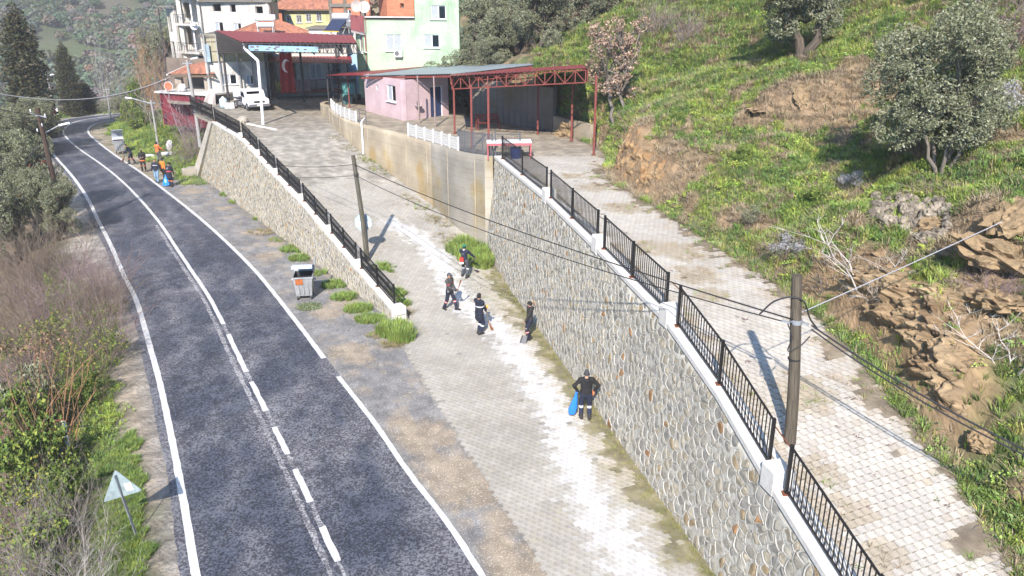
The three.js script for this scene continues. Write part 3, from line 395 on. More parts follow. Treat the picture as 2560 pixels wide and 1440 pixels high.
// --- lower wall beside the ramp ---
const lwTop = [[-1, 0.5], [0.2, 0.52], [4.5, 1.28], [8, 1.96], [12.1, 2.72], [17, 3.40], [23.4, 4.42], [31, 4.6], [44, 4.6]];
const lwPoint = (q, y, off = 0) => LW0.clone().addScaledVector(LWd, q).addScaledVector(LWn, 0.12 * y + off).setY(y);
const low = thing('stone_retaining_wall', 'lower beige rubble stone wall tapering down between ramp and road', 'wall', V(0, 0, 0));
{
  const top = (q) => lerpTable(lwTop, q) - 0.15, topE = (q) => Math.min(top(q), (35.2 - q) / 0.93), bot = () => 0;
  mesh('pointing', wallBody(lwPoint, -0.1, 35.1, topE, bot, 0.42), mortarWarmM, low);
  const n = rubble(low, lwPoint, -0.1, 35.0, topE, bot, 0.31, 0.25, 43, inFrame, true);
  const steps = [0.15, 4.4, 8.2, 12.3, 16.7, 20.2, 24.0, 31.2];
  for (let k = 0; k < 7; k++) { const a = steps[k] + 0.2, b = steps[k + 1] - 0.2, N = Math.ceil((b - a) / 1.0); for (let i = 0; i < N; i++) { const s = mix(a, b, i / N), e = mix(a, b, (i + 1) / N) - 0.006; mesh('coping_slab', bar(lwPoint(s, lerpTable(lwTop, s) - 0.075, 0.16), lwPoint(e, lerpTable(lwTop, e) - 0.075, 0.16), 0.44, 0.15, 0.016), copingM, low); } }
  steps.slice(0, 7).forEach((q, i) => { const y = lerpTable(lwTop, q), p = lwPoint(q, i ? y + 0.02 : 0.34, 0.18), g = bx(0.5, i ? 0.5 : 0.78, 0.42, 0, 0, 0, 0.045); g.rotateY(Math.atan2(LWd.x, LWd.z)); g.translate(p.x, p.y, p.z); mesh('pillar', g, copingM, low); });
  // raked concrete buttress at the far end
  const f = (q, y, o) => lwPoint(q, y, o), q0 = [f(35.0, -0.1, -0.25), f(31.0, 4.5, -0.12), f(31.9, 4.5, -0.12), f(36.6, -0.1, -0.25), f(35.0, -0.1, 2.4), f(31.0, 4.5, 1.6), f(31.9, 4.5, 1.6), f(36.6, -0.1, 2.4)];
  const g = new THREE.BufferGeometry(); g.setAttribute('position', new THREE.Float32BufferAttribute(q0.flatMap((p) => [p.x, p.y, p.z]), 3)); g.setIndex([0, 1, 2, 0, 2, 3, 4, 6, 5, 4, 7, 6, 0, 4, 5, 0, 5, 1, 3, 2, 6, 3, 6, 7, 1, 5, 6, 1, 6, 2]); mesh('buttress', muv(g), mat([0.66, 0.64, 0.60], { map: T.concrete, roughness: 0.9 }), low);
  for (const [q, o, w, h] of [[35.5, -0.7, 0.9, 0.7], [36.4, -0.1, 0.9, 0.6]]) { const p = lwPoint(q, h / 2 - 0.1, o), b = bx(w, h, 0.9, 0, 0, 0, 0.06); b.rotateY(0.6); b.translate(p.x, p.y, p.z); mesh('footing_block', b, mat([0.52, 0.49, 0.43], { map: T.concrete, roughness: 0.9 }), low); }
  console.log('low wall stones', n);
}
// --- concrete wall below the pink building ---
const concreteM = mat([0.60, 0.535, 0.42], { map: T.concrete, bumpMap: T.bump, bumpScale: 0.02, roughness: 0.92 }), concreteGreyM = mat([0.40, 0.39, 0.355], { map: T.concrete, bumpMap: T.bump, bumpScale: 0.02, roughness: 0.92 });
const cwall = thing('concrete_retaining_wall', 'stained cream concrete retaining wall under the pink building', 'wall', V(0, 0, 0));
const cwTopT = [[0, 5.2], [0.3, 5.16], [1, 5.12]];
const cwStart = rwPoint(-0.3, 2.6, 0.05).setY(0), cwLine = dense([cwStart, ...cw.slice(1).map((p) => p.clone().setY(0)), V(-15.0, 0, -63.4), V(-14.4, 0, -66)], 0.5);
const cwNormal = (i) => { const a = cwLine[Math.max(0, i - 1)], b = cwLine[Math.min(cwLine.length - 1, i + 1)], d = b.clone().sub(a).normalize(); return V(d.z, 0, -d.x); }; // towards the ramp
{
  const sect = (i0, i1, m, proud, name) => { const n = i1 - i0, g = grid(13, n, (u, v, ii, j) => { const i = i0 + j, p = cwLine[i], N = cwNormal(i), t = lerpTable(cwTopT, i / cwLine.length), b = rampH(p.x, p.z) - 0.4; const s = i * 0.5; if (ii <= 10) { const y = mix(b, t, ii / 10); return [p.clone().addScaledVector(N, proud).setY(y), null, [s, y]]; } if (ii === 11) return [p.clone().addScaledVector(N, -0.32).setY(t), null, [s, t + 0.3]]; if (ii === 12) return [p.clone().addScaledVector(N, -0.325).setY(t - 0.02), null, [s, t + 0.3]]; return [p.clone().addScaledVector(N, -0.33).setY(b), null, [s, b]]; }); mesh(name, g, m, cwall); };
  const k = cwLine.findIndex((p) => p.z < -44.2); sect(0, k, concreteGreyM, 0.03, 'grey_section'); sect(k, cwLine.length - 1, concreteM, 0, 'cream_section');
  const cp = rwPoint(-0.35, 2.5, -0.02), col = bx(0.42, 5.4, 0.42, cp.x, 2.5, cp.z, 0.02); mesh('corner_pier', col, mat([0.58, 0.55, 0.48], { map: T.concrete, roughness: 0.9 }), cwall);
  // tie holes and pour joint ridges
  const pj = []; for (let i = 2; i < cwLine.length - 6; i += 5) { const p = cwLine[i], N = cwNormal(i); pj.push(bar(p.clone().addScaledVector(N, 0.034).setY(rampH(p.x, p.z)), p.clone().addScaledVector(N, 0.034).setY(5.1), 0.03, 0.012)); } mesh('form_joint', merge(pj), concreteM, cwall).userData.kind = 'stuff';
}
{ const p = onRamp(912, 386), g = []; const b = p.clone().add(V(-0.06, 0.05, 0.12)); g.push(rod(b, b.clone().setY(5.35), 0.055, 0.055, 10)); g.push(rod(b.clone().setY(5.35), b.clone().add(V(0.1, 0, -0.5)).setY(5.5), 0.05, 0.05, 10)); const t = thing('drain_pipe', 'white drain pipe running down the cream concrete wall', 'pipe'); mesh('pipe', merge(g), mat([0.78, 0.78, 0.77], { roughness: 0.5 }), t); const br = []; for (const y of [4.6, 4.9]) br.push(bx(0.16, 0.03, 0.14, b.x, y, b.z)); mesh('bracket', merge(br), mat([0.3, 0.3, 0.3]), t).userData.kind = 'stuff'; }

// --- black railings ---
const railM = mat([0.012, 0.012, 0.013], { roughness: 0.42, metalness: 0.3 }), rustM = mat([0.22, 0.07, 0.03], { map: T.grain, roughness: 0.95 });
const barUnit = bx(1, 1, 1);
function railing(P, a, b, topAt, h, pitch, label, group, lattice) {
  const t = thing('railing_panel', label, 'railing', V(0, 0, 0), 0, group), mid = (a + b) / 2, L = b - a, pt = (s, y) => P(s, topAt(s), 0.14).add(V(0, y, 0));
  const ang = (() => { const d = pt(b, 0).sub(pt(a, 0)); return Math.atan2(d.x, d.z); })();
  for (const s of [a, mid, b]) { const p = pt(s, 0), g = bx(0.065, h + 0.05, 0.065, 0, (h + 0.05) / 2 - 0.02, 0, 0.006); g.rotateY(ang); g.translate(p.x, p.y, p.z); const post = mesh('post', g, railM, t); const f = bx(0.17, 0.025, 0.17, p.x, p.y + 0.0135, p.z); mesh('foot_plate', f, rustM, post); }
  for (const [s0, s1] of [[a, mid], [mid, b]]) {
    const N = Math.round((s1 - s0) / 0.5) || 1; for (const y of [0.10, h - 0.03]) { mesh(y < 0.2 ? 'bottom_rail' : 'top_rail', bar(pt(s0 + 0.03, y), pt(s1 - 0.03, y), 0.035, 0.04), railM, t); }
    const n = Math.round((s1 - s0) / pitch); for (let i = 1; i < n; i++) { const s = mix(s0, s1, i / n), k = i / n, y0 = mix(pt(s0, 0).y, pt(s1, 0).y, k), p = pt(s, 0), m = mesh('bar', barUnit, railM, t); m.position.set(p.x, y0 + (h + 0.06) / 2, p.z); m.scale.set(0.02, h - 0.13, 0.02); m.rotation.y = ang; }
    if (lattice) { const w = []; for (let i = 0; i < n; i += 1) { const k0 = i / n, k1 = (i + 1) / n; for (const [ya, yb] of [[0.14, 0.5], [0.5, 0.86], [0.5, 0.14], [0.86, 0.5]]) { const A = pt(mix(s0, s1, k0), 0), B = pt(mix(s0, s1, k1), 0); w.push(bar(A.clone().add(V(0, ya * (h - 0.06), 0)), B.clone().add(V(0, yb * (h - 0.06), 0)), 0.012, 0.016)); } } tag(mesh('scroll_lattice', merge(w), railM, t), null, null, null, 'stuff'); }
  }
  return t;
}
{
  const top = (s) => lerpTable(rwTop, s), G1 = 'black railings on the tall wall', ord = ['by the gate, nearest the red roofed shelter', 'second along from the shelter', 'in the middle of the run', 'just before the wooden pole', 'nearest, beyond the wooden pole'];
  [[0.6, 8.5], [9.1, 14.75], [15.4, 20.45], [21.25, 26.25], [27.0, 33]].forEach(([a, b], i) => railing(rwPoint, a, b, top, 1.12, 0.145, 'black bar railing on the tall wall, ' + ord[i], G1));
  const q = (s) => lerpTable(lwTop, s), G2 = 'black railings on the lower wall', o2 = ['nearest the road end', 'second from the road end', 'third from the road end', 'fourth from the road end', 'fifth from the road end', 'sixth from the road end', 'at the square corner, running level'];
  [[0.5, 4.1], [4.7, 7.9], [8.5, 12.0], [12.6, 16.4], [17.0, 19.9], [20.5, 23.7], [24.4, 30.9]].forEach(([a, b], i) => railing(lwPoint, a, b, q, 0.95, 0.13, 'black lattice railing on the lower wall, ' + o2[i], G2, true));
  railing(lwPoint, 31.5, 38.5, () => 4.6, 1.1, 0.16, 'black railing along the square edge behind the wall end', null, true);
  // loose tie rods across the gaps at the pillars
  for (const [P, top2, s] of [[rwPoint, top, 8.8], [rwPoint, top, 15.05], [rwPoint, top, 20.85], [rwPoint, top, 26.6]]) tag(mesh('tie_rod', rod(P(s - 0.42, top2(s - 0.42) + 0.86, 0.14), P(s + 0.5, top2(s + 0.5) + 0.92, 0.14), 0.014), s > 20 ? rustM : railM), 'thin rusty rod bridging two railing panels above pillar ' + ({ 8.8: 'nearest the shelter', 15.05: 'second from the shelter', 20.85: 'third from the shelter', 26.6: 'beside the wooden pole' })[s], 'rod', 'rods between railings');
}
// --- white balustrades on the concrete wall ---
const balGeo = (() => { const s = new THREE.Shape(); s.moveTo(-0.46, 0); s.lineTo(0.46, 0); s.lineTo(0.46, 0.62); s.quadraticCurveTo(0.23, 0.70, 0, 0.62); s.quadraticCurveTo(-0.23, 0.70, -0.46, 0.62); for (let i = -2; i <= 2; i++) for (let j = 0; j < 4; j++) { const cx = i * 0.15 + (j & 1 ? 0.075 : 0), cy = 0.13 + j * 0.12; if (Math.abs(cx) > 0.36) continue; const h = new THREE.Path(); h.moveTo(cx - 0.05, cy); h.lineTo(cx, cy + 0.07); h.lineTo(cx + 0.05, cy); h.lineTo(cx, cy - 0.07); s.holes.push(h); } const g = new THREE.ExtrudeGeometry(s, { depth: 0.06, bevelEnabled: false, curveSegments: 4 }); g.translate(0, 0, -0.03); return muv(g); })();
const balM = mat([0.52, 0.51, 0.485], { map: T.plaster, roughness: 0.8 });
function balustrade(label, pts, h0) { const t = thing('concrete_balustrade', label, 'balustrade'); const D = dense(pts, 0.1), L = D.length * 0.1, n = Math.round(L / 1.05); for (let i = 0; i <= n; i++) { const p = D[Math.min(D.length - 1, Math.round(i / n * (D.length - 1)))]; mesh('post', bx(0.13, 0.80, 0.13, p.x, h0 + 0.39, p.z, 0.015), balM, t); if (i < n) { const q = D[Math.min(D.length - 1, Math.round((i + 1) / n * (D.length - 1)))], m = mesh('lattice_panel', balGeo, balM, t); m.position.set((p.x + q.x) / 2, h0 + 0.06, (p.z + q.z) / 2); m.rotation.y = -Math.atan2(q.z - p.z, q.x - p.x); m.scale.x = p.distanceTo(q) / 1.03; } } return t; }
const cwAt = (px) => { let b = cwLine[0], m = 1e9; for (const p of cwLine) { const v = V(p.x, 5.15 - EYE, p.z), d = -v.y * Math.sin(PITCH) - v.z * Math.cos(PITCH), x = 1280 + F * v.x / d; if (Math.abs(x - px) < m) { m = Math.abs(x - px); b = p; } } return b; };
const cwRun = (a, b) => { const i = cwLine.indexOf(cwAt(a)), j = cwLine.indexOf(cwAt(b)); const o = []; for (let k = Math.min(i, j); k <= Math.max(i, j); k++) o.push(cwLine[k].clone().addScaledVector(cwNormal(k), -0.16)); return o; };
balustrade('white pierced concrete balustrade in front of the pink building door', cwRun(1015, 1138), 5.15);
balustrade('white pierced concrete balustrade on the curved wall end by the square', cwRun(824, 886), 5.12);
{ // pipe railing between the balustrade and the pink building
  const D = cwRun(892, 912), t = thing('pipe_railing', 'short dark pipe railing between balustrade and pink building', 'railing'), a = D[0], b = D[D.length - 1]; const m = mat([0.16, 0.15, 0.15], { roughness: 0.5, metalness: 0.5 }); for (const y of [5.5, 5.8, 6.05]) mesh('rail', rod(a.clone().setY(y), b.clone().setY(y), 0.025), m, t); for (const p of [a, b]) mesh('post', rod(p.clone().setY(5.1), p.clone().setY(6.08), 0.03), m, t); }
{ // grey railing from the balustrade to the corner, and the gate
  const D = cwRun(1143, 1247), t = thing('railing_panel', 'dark grey bar railing on the concrete wall beside the shelter', 'railing'), m = mat([0.085, 0.088, 0.095], { roughness: 0.5, metalness: 0.4 }), n = D.length - 1;
  const at2 = (k, y) => { const x = k * n, i = Math.min(n - 1, Math.floor(x)); return D[i].clone().lerp(D[i + 1], x - i).setY(5.15 + y); };
  for (let i = 0; i <= 4; i++) mesh('post', bar(at2(i / 4, 0), at2(i / 4, 1.2), 0.07), m, t);
  for (const y of [0.1, 1.12]) for (let i = 0; i < 4; i++) mesh('rail', bar(at2(i / 4, y), at2((i + 1) / 4, y), 0.035), m, t);
  for (let i = 1; i < 56; i++) { if (i % 14 === 0) continue; const p = at2(i / 56, 0.61), b = mesh('bar', barUnit, m, t); b.position.copy(p); b.scale.set(0.018, 1.02, 0.018); }
  const e = D[0].clone().setY(5.15), gt = thing('metal_gate', 'dark grey bar gate at the corner of the shelter yard', 'gate', e.clone().add(V(0.05, 0, 0))); for (const x of [0.1, 1.35]) mesh('post', bx(0.07, 1.35, 0.07, x, 0.62, 0), m, gt); for (const y of [0.15, 1.15]) mesh('rail', bx(1.2, 0.04, 0.035, 0.72, y, 0), m, gt); for (let i = 1; i < 9; i++) mesh('bar', bx(0.018, 1.0, 0.018, 0.1 + i * 0.139, 0.65, 0), m, gt);
}

// ================= buildings =================
const glassM = new THREE.MeshStandardMaterial({ color: 0x0a0d10, roughness: 0.08, metalness: 0.0 });
const pvcM = mat([0.66, 0.66, 0.66], { roughness: 0.45 });
const darkM = mat([0.02, 0.02, 0.022], { roughness: 0.9 }), steelDarkM = mat([0.035, 0.033, 0.033], { roughness: 0.6, metalness: 0.3 });
const curtainM = mat([0.42, 0.45, 0.47], { map: T.cloth, roughness: 0.95 });
const redRoofM = mat([0.30, 0.035, 0.045], { map: T.grain, roughness: 0.5, metalness: 0.1 }), redSteelM = mat([0.24, 0.05, 0.035], { map: T.grain, roughness: 0.7 });
const whitePlM = mat([0.62, 0.61, 0.59], { map: T.stain, roughness: 0.92 }), brickM = mat([0.85, 0.8, 0.78], { map: T.brick, bumpMap: T.brick, bumpScale: 0.012, roughness: 0.95 });
const mintM = mat([0.43, 0.60, 0.42], { map: T.stain, roughness: 0.92 }), pinkM = mat([0.62, 0.46, 0.475], { map: T.plaster, roughness: 0.92 }), yellowM = mat([0.58, 0.58, 0.30], { map: T.stain, roughness: 0.92 }), blueM = mat([0.42, 0.62, 0.80], { map: T.plaster, roughness: 0.9 });
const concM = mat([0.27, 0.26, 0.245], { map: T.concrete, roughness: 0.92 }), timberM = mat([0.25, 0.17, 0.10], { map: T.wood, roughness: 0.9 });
const tileM = mat([0.44, 0.165, 0.085], { map: T.soil, roughness: 0.9 });
// a wall from A to B (left to right as seen from outside), openings cut through, with windows set in the reveals
function wallPanel(parent, name, A, B, y0, y1, openings, m, thick = 0.24) {
  const L = Math.hypot(B.x - A.x, B.z - A.z), s = new THREE.Shape(); s.moveTo(0, y0); s.lineTo(L, y0); s.lineTo(L, y1); s.lineTo(0, y1);
  for (const [u0, v0, u1, v1] of openings) { const h = new THREE.Path(); h.moveTo(u0, v0); h.lineTo(u0, v1); h.lineTo(u1, v1); h.lineTo(u1, v0); s.holes.push(h); }
  const g = new THREE.ExtrudeGeometry(s, { depth: thick, bevelEnabled: false }); g.translate(0, 0, -thick); const a = -Math.atan2(B.z - A.z, B.x - A.x);
  const w = mesh(name, muv(g), m, parent); w.position.set(A.x, 0, A.z); w.rotation.y = a;
  for (const [u0, v0, u1, v1, kind = 'window', sill] of openings) {
    if (kind === 'hole') continue; const W = u1 - u0, H = v1 - v0, f = kind === 'door' ? mat([0.02, 0.035, 0.09], { roughness: 0.5 }) : pvcM, parts = [], z = -0.09, b = 0.055;
    const win = mesh(kind === 'door' ? 'door_frame' : 'window_frame', merge([bx(W, b, 0.07, u0 + W / 2, v0 + b / 2, z), bx(W, b, 0.07, u0 + W / 2, v1 - b / 2, z), bx(b, H - 2 * b, 0.07, u0 + b / 2, v0 + H / 2, z), bx(b, H - 2 * b, 0.07, u1 - b / 2, v0 + H / 2, z), ...(kind === 'door' ? [] : kind === 'single' ? [] : [bx(0.08, H - 2 * b, 0.06, u0 + W / 2, v0 + H / 2, z)])]), pvcM, parent); win.position.copy(w.position); win.rotation.y = a;
    if (kind === 'door') mesh('door_leaf', bx(W - 2 * b, H - 2 * b, 0.04, u0 + W / 2, v0 + H / 2, z - 0.02), f, win);
    else { const halves = kind === 'single' ? [[b, W - b]] : [[b, W / 2 - 0.04], [W / 2 + 0.04, W - b]]; halves.forEach(([p, q], i) => { mesh('pane', bx(q - p, H - 2 * b, 0.012, u0 + (p + q) / 2, v0 + H / 2, z), glassM, win); if (kind === 'curtain' || (kind === 'half' && i === 0)) mesh('curtain', bx(q - p - 0.02, H - 2 * b - 0.02, 0.01, u0 + (p + q) / 2, v0 + H / 2, z + 0.0085), curtainM, win); }); }
    if (kind === 'barred') { const g2 = []; for (let i = 0; i <= 4; i++) g2.push(bx(0.02, H, 0.02, u0 + W * i / 4, v0 + H / 2, 0.03)); for (let i = 0; i < 4; i++) g2.push(bx(W, 0.02, 0.02, u0 + W / 2, v0 + H * (i + 0.5) / 4, 0.03)); mesh('window_grille', merge(g2), mat([0.5, 0.5, 0.48]), win); }
    if (sill !== 0 && kind !== 'door') mesh('window_sill', bx(W + 0.16, 0.06, 0.16, u0 + W / 2, v0 - 0.03, 0.05), pvcM, win);
  }
  return w;
}
const onWall = (A, B, px, py) => { // sight line against the wall plane: [along, height]
  const d = V(B.x - A.x, 0, B.z - A.z).normalize(), n = V(-d.z, 0, d.x), r = ray(px, py), t = (n.x * A.x + n.z * A.z) / (n.x * r.x + n.z * r.z); return [(r.x * t - A.x) * d.x + (r.z * t - A.z) * d.z, EYE + r.y * t]; };
const opening = (A, B, x0, y0, x1, y1, kind, sill) => { const [u0, v1] = onWall(A, B, x0, (y0 + y1) / 2), [u1] = onWall(A, B, x1, (y0 + y1) / 2), m = (x0 + x1) / 2, a = onWall(A, B, m, y0)[1], b = onWall(A, B, m, y1)[1]; return [u0, b, u1, a, kind, sill]; };
// ribbed sheet between four corners (a-b is the eave, d-c the ridge), ribs running up the slope
function ribbed(a, b, c, d, pitch = 0.25, depth = 0.035, thick = 0.03) {
  const L = a.distanceTo(b), n = Math.round(L / pitch) * 4, N = b.clone().sub(a).cross(d.clone().sub(a)).normalize(); if (N.y < 0) N.negate(); const prof = [0, 0, 1, 1];
  const sheet = (off, flip) => grid(n, 6, (u, v, i) => { const p = a.clone().lerp(b, u).lerp(d.clone().lerp(c, u), v); return [p.addScaledVector(N, off + depth * prof[i % 4]), null, [u * L, v * a.distanceTo(d)]]; });
  return merge([sheet(0), sheet(-thick)]);
}
// clay tile roof face: rows of barrel courses
function tiled(a, b, c, d) { // a-b eave, d-c ridge (may coincide)
  const L = a.distanceTo(b), W = a.distanceTo(d), nu = Math.max(8, Math.round(L / 0.21) * 3), nv = Math.max(4, Math.round(W / 0.36) * 3), N = b.clone().sub(a).cross(d.clone().sub(a)).normalize(); if (N.y < 0) N.negate();
  return grid(nu, nv, (u, v, i, j) => { const p = a.clone().lerp(b, u).lerp(d.clone().lerp(c, u), v); const rib = [0, 0.05, 0.03][i % 3], step = [0.05, 0.025, 0][j % 3]; return [p.addScaledVector(N, rib + step + 0.012 * n2(p.x * 3 + p.z * 5, p.y * 5)), (() => { const k = 0.8 + 0.5 * n2(Math.floor(i / 3) * 1.7 + p.x, Math.floor(j / 3) * 2.3); return [0.42 * k + 0.1, 0.165 * k + 0.05, 0.09 * k + 0.035]; })(), [u * L, v * W]]; }, true);
}
const tileVM = new THREE.MeshStandardMaterial({ color: 0xffffff, vertexColors: true, map: T.grain, roughness: 0.92, side: THREE.DoubleSide });
const quad = (a, b, c, d, t = 0.04) => { const N = b.clone().sub(a).cross(d.clone().sub(a)).normalize().multiplyScalar(t), v = [a, b, c, d, ...[a, b, c, d].map((p) => p.clone().sub(N))], g = new THREE.BufferGeometry(); g.setAttribute('position', new THREE.Float32BufferAttribute(v.flatMap((p) => [p.x, p.y, p.z]), 3)); g.setIndex([0, 1, 2, 0, 2, 3, 4, 6, 5, 4, 7, 6, 0, 4, 5, 0, 5, 1, 1, 5, 6, 1, 6, 2, 2, 6, 7, 2, 7, 3, 3, 7, 4, 3, 4, 0]); const o = g.toNonIndexed(); o.computeVertexNormals(); return muv(o); };
function truss(parent, a, b, drop, n, m, w = 0.05) { mesh('top_chord', bar(a, b, w), m, parent); const a2 = a.clone().add(V(0, -drop, 0)), b2 = b.clone().add(V(0, -drop, 0)); mesh('bottom_chord', bar(a2, b2, w), m, parent); const g = []; for (let i = 0; i <= n; i++) { const p = a.clone().lerp(b, i / n), q = a2.clone().lerp(b2, i / n); g.push(bar(p, q, w * 0.8)); if (i < n) g.push(bar(i & 1 ? p : q, i & 1 ? a2.clone().lerp(b2, (i + 1) / n) : a.clone().lerp(b, (i + 1) / n), w * 0.7)); } mesh('truss_web', merge(g), m, parent); }

// --- pink building and its grey roof ---
const pk1 = G(915, 279, 5.12), pk2 = G(1010, 303, 5.12), pk3 = G(1122, 288, 5.15);
const pink = thing('pink_building', 'small pink plastered building with blue door above the concrete wall', 'building');
{
  const w1 = wallPanel(pink, 'wall', pk1, pk2, 4.9, 7.75, [opening(pk1, pk2, 968, 213, 989, 253, 'half'), opening(pk1, pk2, 914.9, 211, 919, 223, 'single', 0), opening(pk1, pk2, 940, 212, 945, 225, 'single', 0)].filter((o) => o[0] > 0.02), pinkM);
  wallPanel(pink, 'wall', pk2, pk3, 4.9, 7.75, [opening(pk2, pk3, 1076, 215, 1106, 286, 'door')].map((o) => [o[0], 5.0, o[2], o[3], o[4]]), pinkM);
  const back = pk3.clone().add(V(-3.2, 0, -3.4)), bk1 = pk1.clone().add(V(3, 0, -3.5)); wallPanel(pink, 'wall', pk3, back, 4.9, 7.75, [], pinkM); wallPanel(pink, 'wall', bk1, pk1, 4.9, 7.75, [], pinkM);
  const sk = onWall(pk2, pk3, 1042, 268); const d = pk3.clone().sub(pk2).setY(0).normalize(), n = V(-d.z, 0, d.x), sp = pk2.clone().addScaledVector(d, sk[0]).addScaledVector(n, 0.2); const sink = thing('wall_basin', 'small grey basin with tap on the pink wall', 'basin', V(sp.x, sk[1], sp.z), -Math.atan2(d.z, d.x)); const bowl = new THREE.LatheGeometry([[0.02, 0], [0.2, 0.02], [0.27, 0.12], [0.25, 0.12], [0.18, 0.05], [0.02, 0.04]].map(([x, y]) => new THREE.Vector2(x, y)), 14); mesh('bowl', flat(bowl), mat([0.3, 0.27, 0.25]), sink); mesh('tap', merge([rod(V(0, 0.1, -0.16), V(0, 0.38, -0.16), 0.015), rod(V(0, 0.38, -0.16), V(0, 0.36, 0.0), 0.013)]), steelDarkM, sink); mesh('waste_pipe', rod(V(0, 0, 0), V(0, -0.75, -0.05), 0.03), mat([0.5, 0.48, 0.46]), sink);
}
{ const a = at(903, 190, -57.2), b = at(1128, 185, -52.0), c = at(1386, 156, -54.0), d = at(1075, 167, -61.5); const t = thing('grey_metal_roof', 'pale grey corrugated metal roof over the pink building', 'roof'); mesh('sheet', ribbed(a, b, c, d, 0.24, 0.03), mat([0.36, 0.42, 0.44], { map: T.grain, roughness: 0.45, metalness: 0.35 }), t); for (const [p, q] of [[a, b], [b, c]]) mesh('edge_beam', bar(p.clone().add(V(0, -0.14, 0)), q.clone().add(V(0, -0.14, 0)), 0.08, 0.12), redSteelM, t); truss(t, at(1150, 188, -52.3).setY(b.y - 0.1), c.clone().add(V(-0.2, -0.22, 0)), 0.42, 10, redSteelM, 0.05);
  const h = []; for (const [x, y, z] of [[1048, 300, -52.5], [1088, 305, -51]]) { const p = at(x, y, z).setY(5.1), q = a.clone().lerp(b, (x - 903) / 225); h.push([p, V(p.x, q.y + 0.05, p.z)]); } for (const [p, q] of h) mesh('post', rod(p, q, 0.055, 0.055, 10), mat([0.36, 0.27, 0.24], { map: T.grain }), t); }
{ const a = at(812, 189, -59.5), b = at(903, 189, -57.6), c = at(1062, 167, -62.0), d = at(905, 177, -66); const t = thing('red_metal_roof', 'low red metal roof over the tractor bay left of the grey roof', 'roof'); mesh('sheet', ribbed(a, b, c, d, 0.25, 0.03), redRoofM, t); for (const [x, z] of [[822, -62], [834, -64], [856, -61.2], [873, -60], [892, -62]]) { const p = at(x, 250, z), q = a.clone().lerp(b, (x - 812) / 91); mesh('post', bar(V(p.x, 4.2, p.z), V(p.x, q.y - 0.02, p.z), 0.08), x === 873 ? redSteelM : steelDarkM, t); } }
// --- open shelter with red roof ---
const shelter = thing('open_shelter', 'open shelter with red metal roof on red steel posts', 'shelter');
{
  const a = at(1124, 191, -46), b = at(1470, 171, -42.2), c = at(1456, 162, -51), d = at(1126, 186, -52); mesh('roof_sheet', ribbed(a, b, c, d, 0.25, 0.03), redRoofM, shelter);
  const e = V(0, -0.09, 0); truss(shelter, a.clone().add(e).add(V(0.1, 0, -0.2)), b.clone().add(e).add(V(-0.1, 0, -0.1)), 0.62, 14, redSteelM, 0.06); truss(shelter, b.clone().add(e), c.clone().add(e), 0.55, 6, redSteelM, 0.05); truss(shelter, d.clone().add(e), c.clone().add(e), 0.5, 10, redSteelM, 0.05);
  for (const [x, y] of [[1137, 335], [1180, 372], [1222, 391], [1269, 309], [1344, 336], [1428, 354], [1484, 388]]) { const p = onTer(x, y), k = (x - 1124) / 346, q = a.clone().lerp(b, k), zz = clamp((p.z + 42.5) / -9), yt = mix(q.y, c.y - 0.05, zz) - 0.3; const post = mesh('post', bar(p.clone().add(V(0, -0.05, 0)), V(p.x, yt, p.z), 0.11, 0.11, 0.008), redSteelM, shelter); mesh('base_plate', bx(0.24, 0.02, 0.24, p.x, p.y + 0.03, p.z), rustM, post); }
}
{ const A = G(1176, 294, 5.2), B = G(1381, 333, 5.05), C = G(1474, 362, 5.0), t = thing('concrete_yard_wall', 'dark board marked concrete retaining wall at the back of the shelter', 'wall'); wallPanel(t, 'wall_face', A, B, 4.8, 7.75, [], concM, 0.3); const d = B.clone().sub(A).setY(0).normalize(), n = V(-d.z, 0, d.x), L = A.distanceTo(B); for (let i = 1; i < 14; i++) { const p = A.clone().addScaledVector(d, L * i / 14).addScaledVector(n, 0.012); mesh('form_board', bar(p.clone().setY(5.0), p.clone().setY(7.7), 0.08, 0.03), concM, t); } wallPanel(t, 'low_wing', B.clone().add(V(0.03, 0, 0.03)), C, 4.8, 6.1, [], mat([0.5, 0.45, 0.36], { map: T.concrete, roughness: 0.9 }), 0.35); }
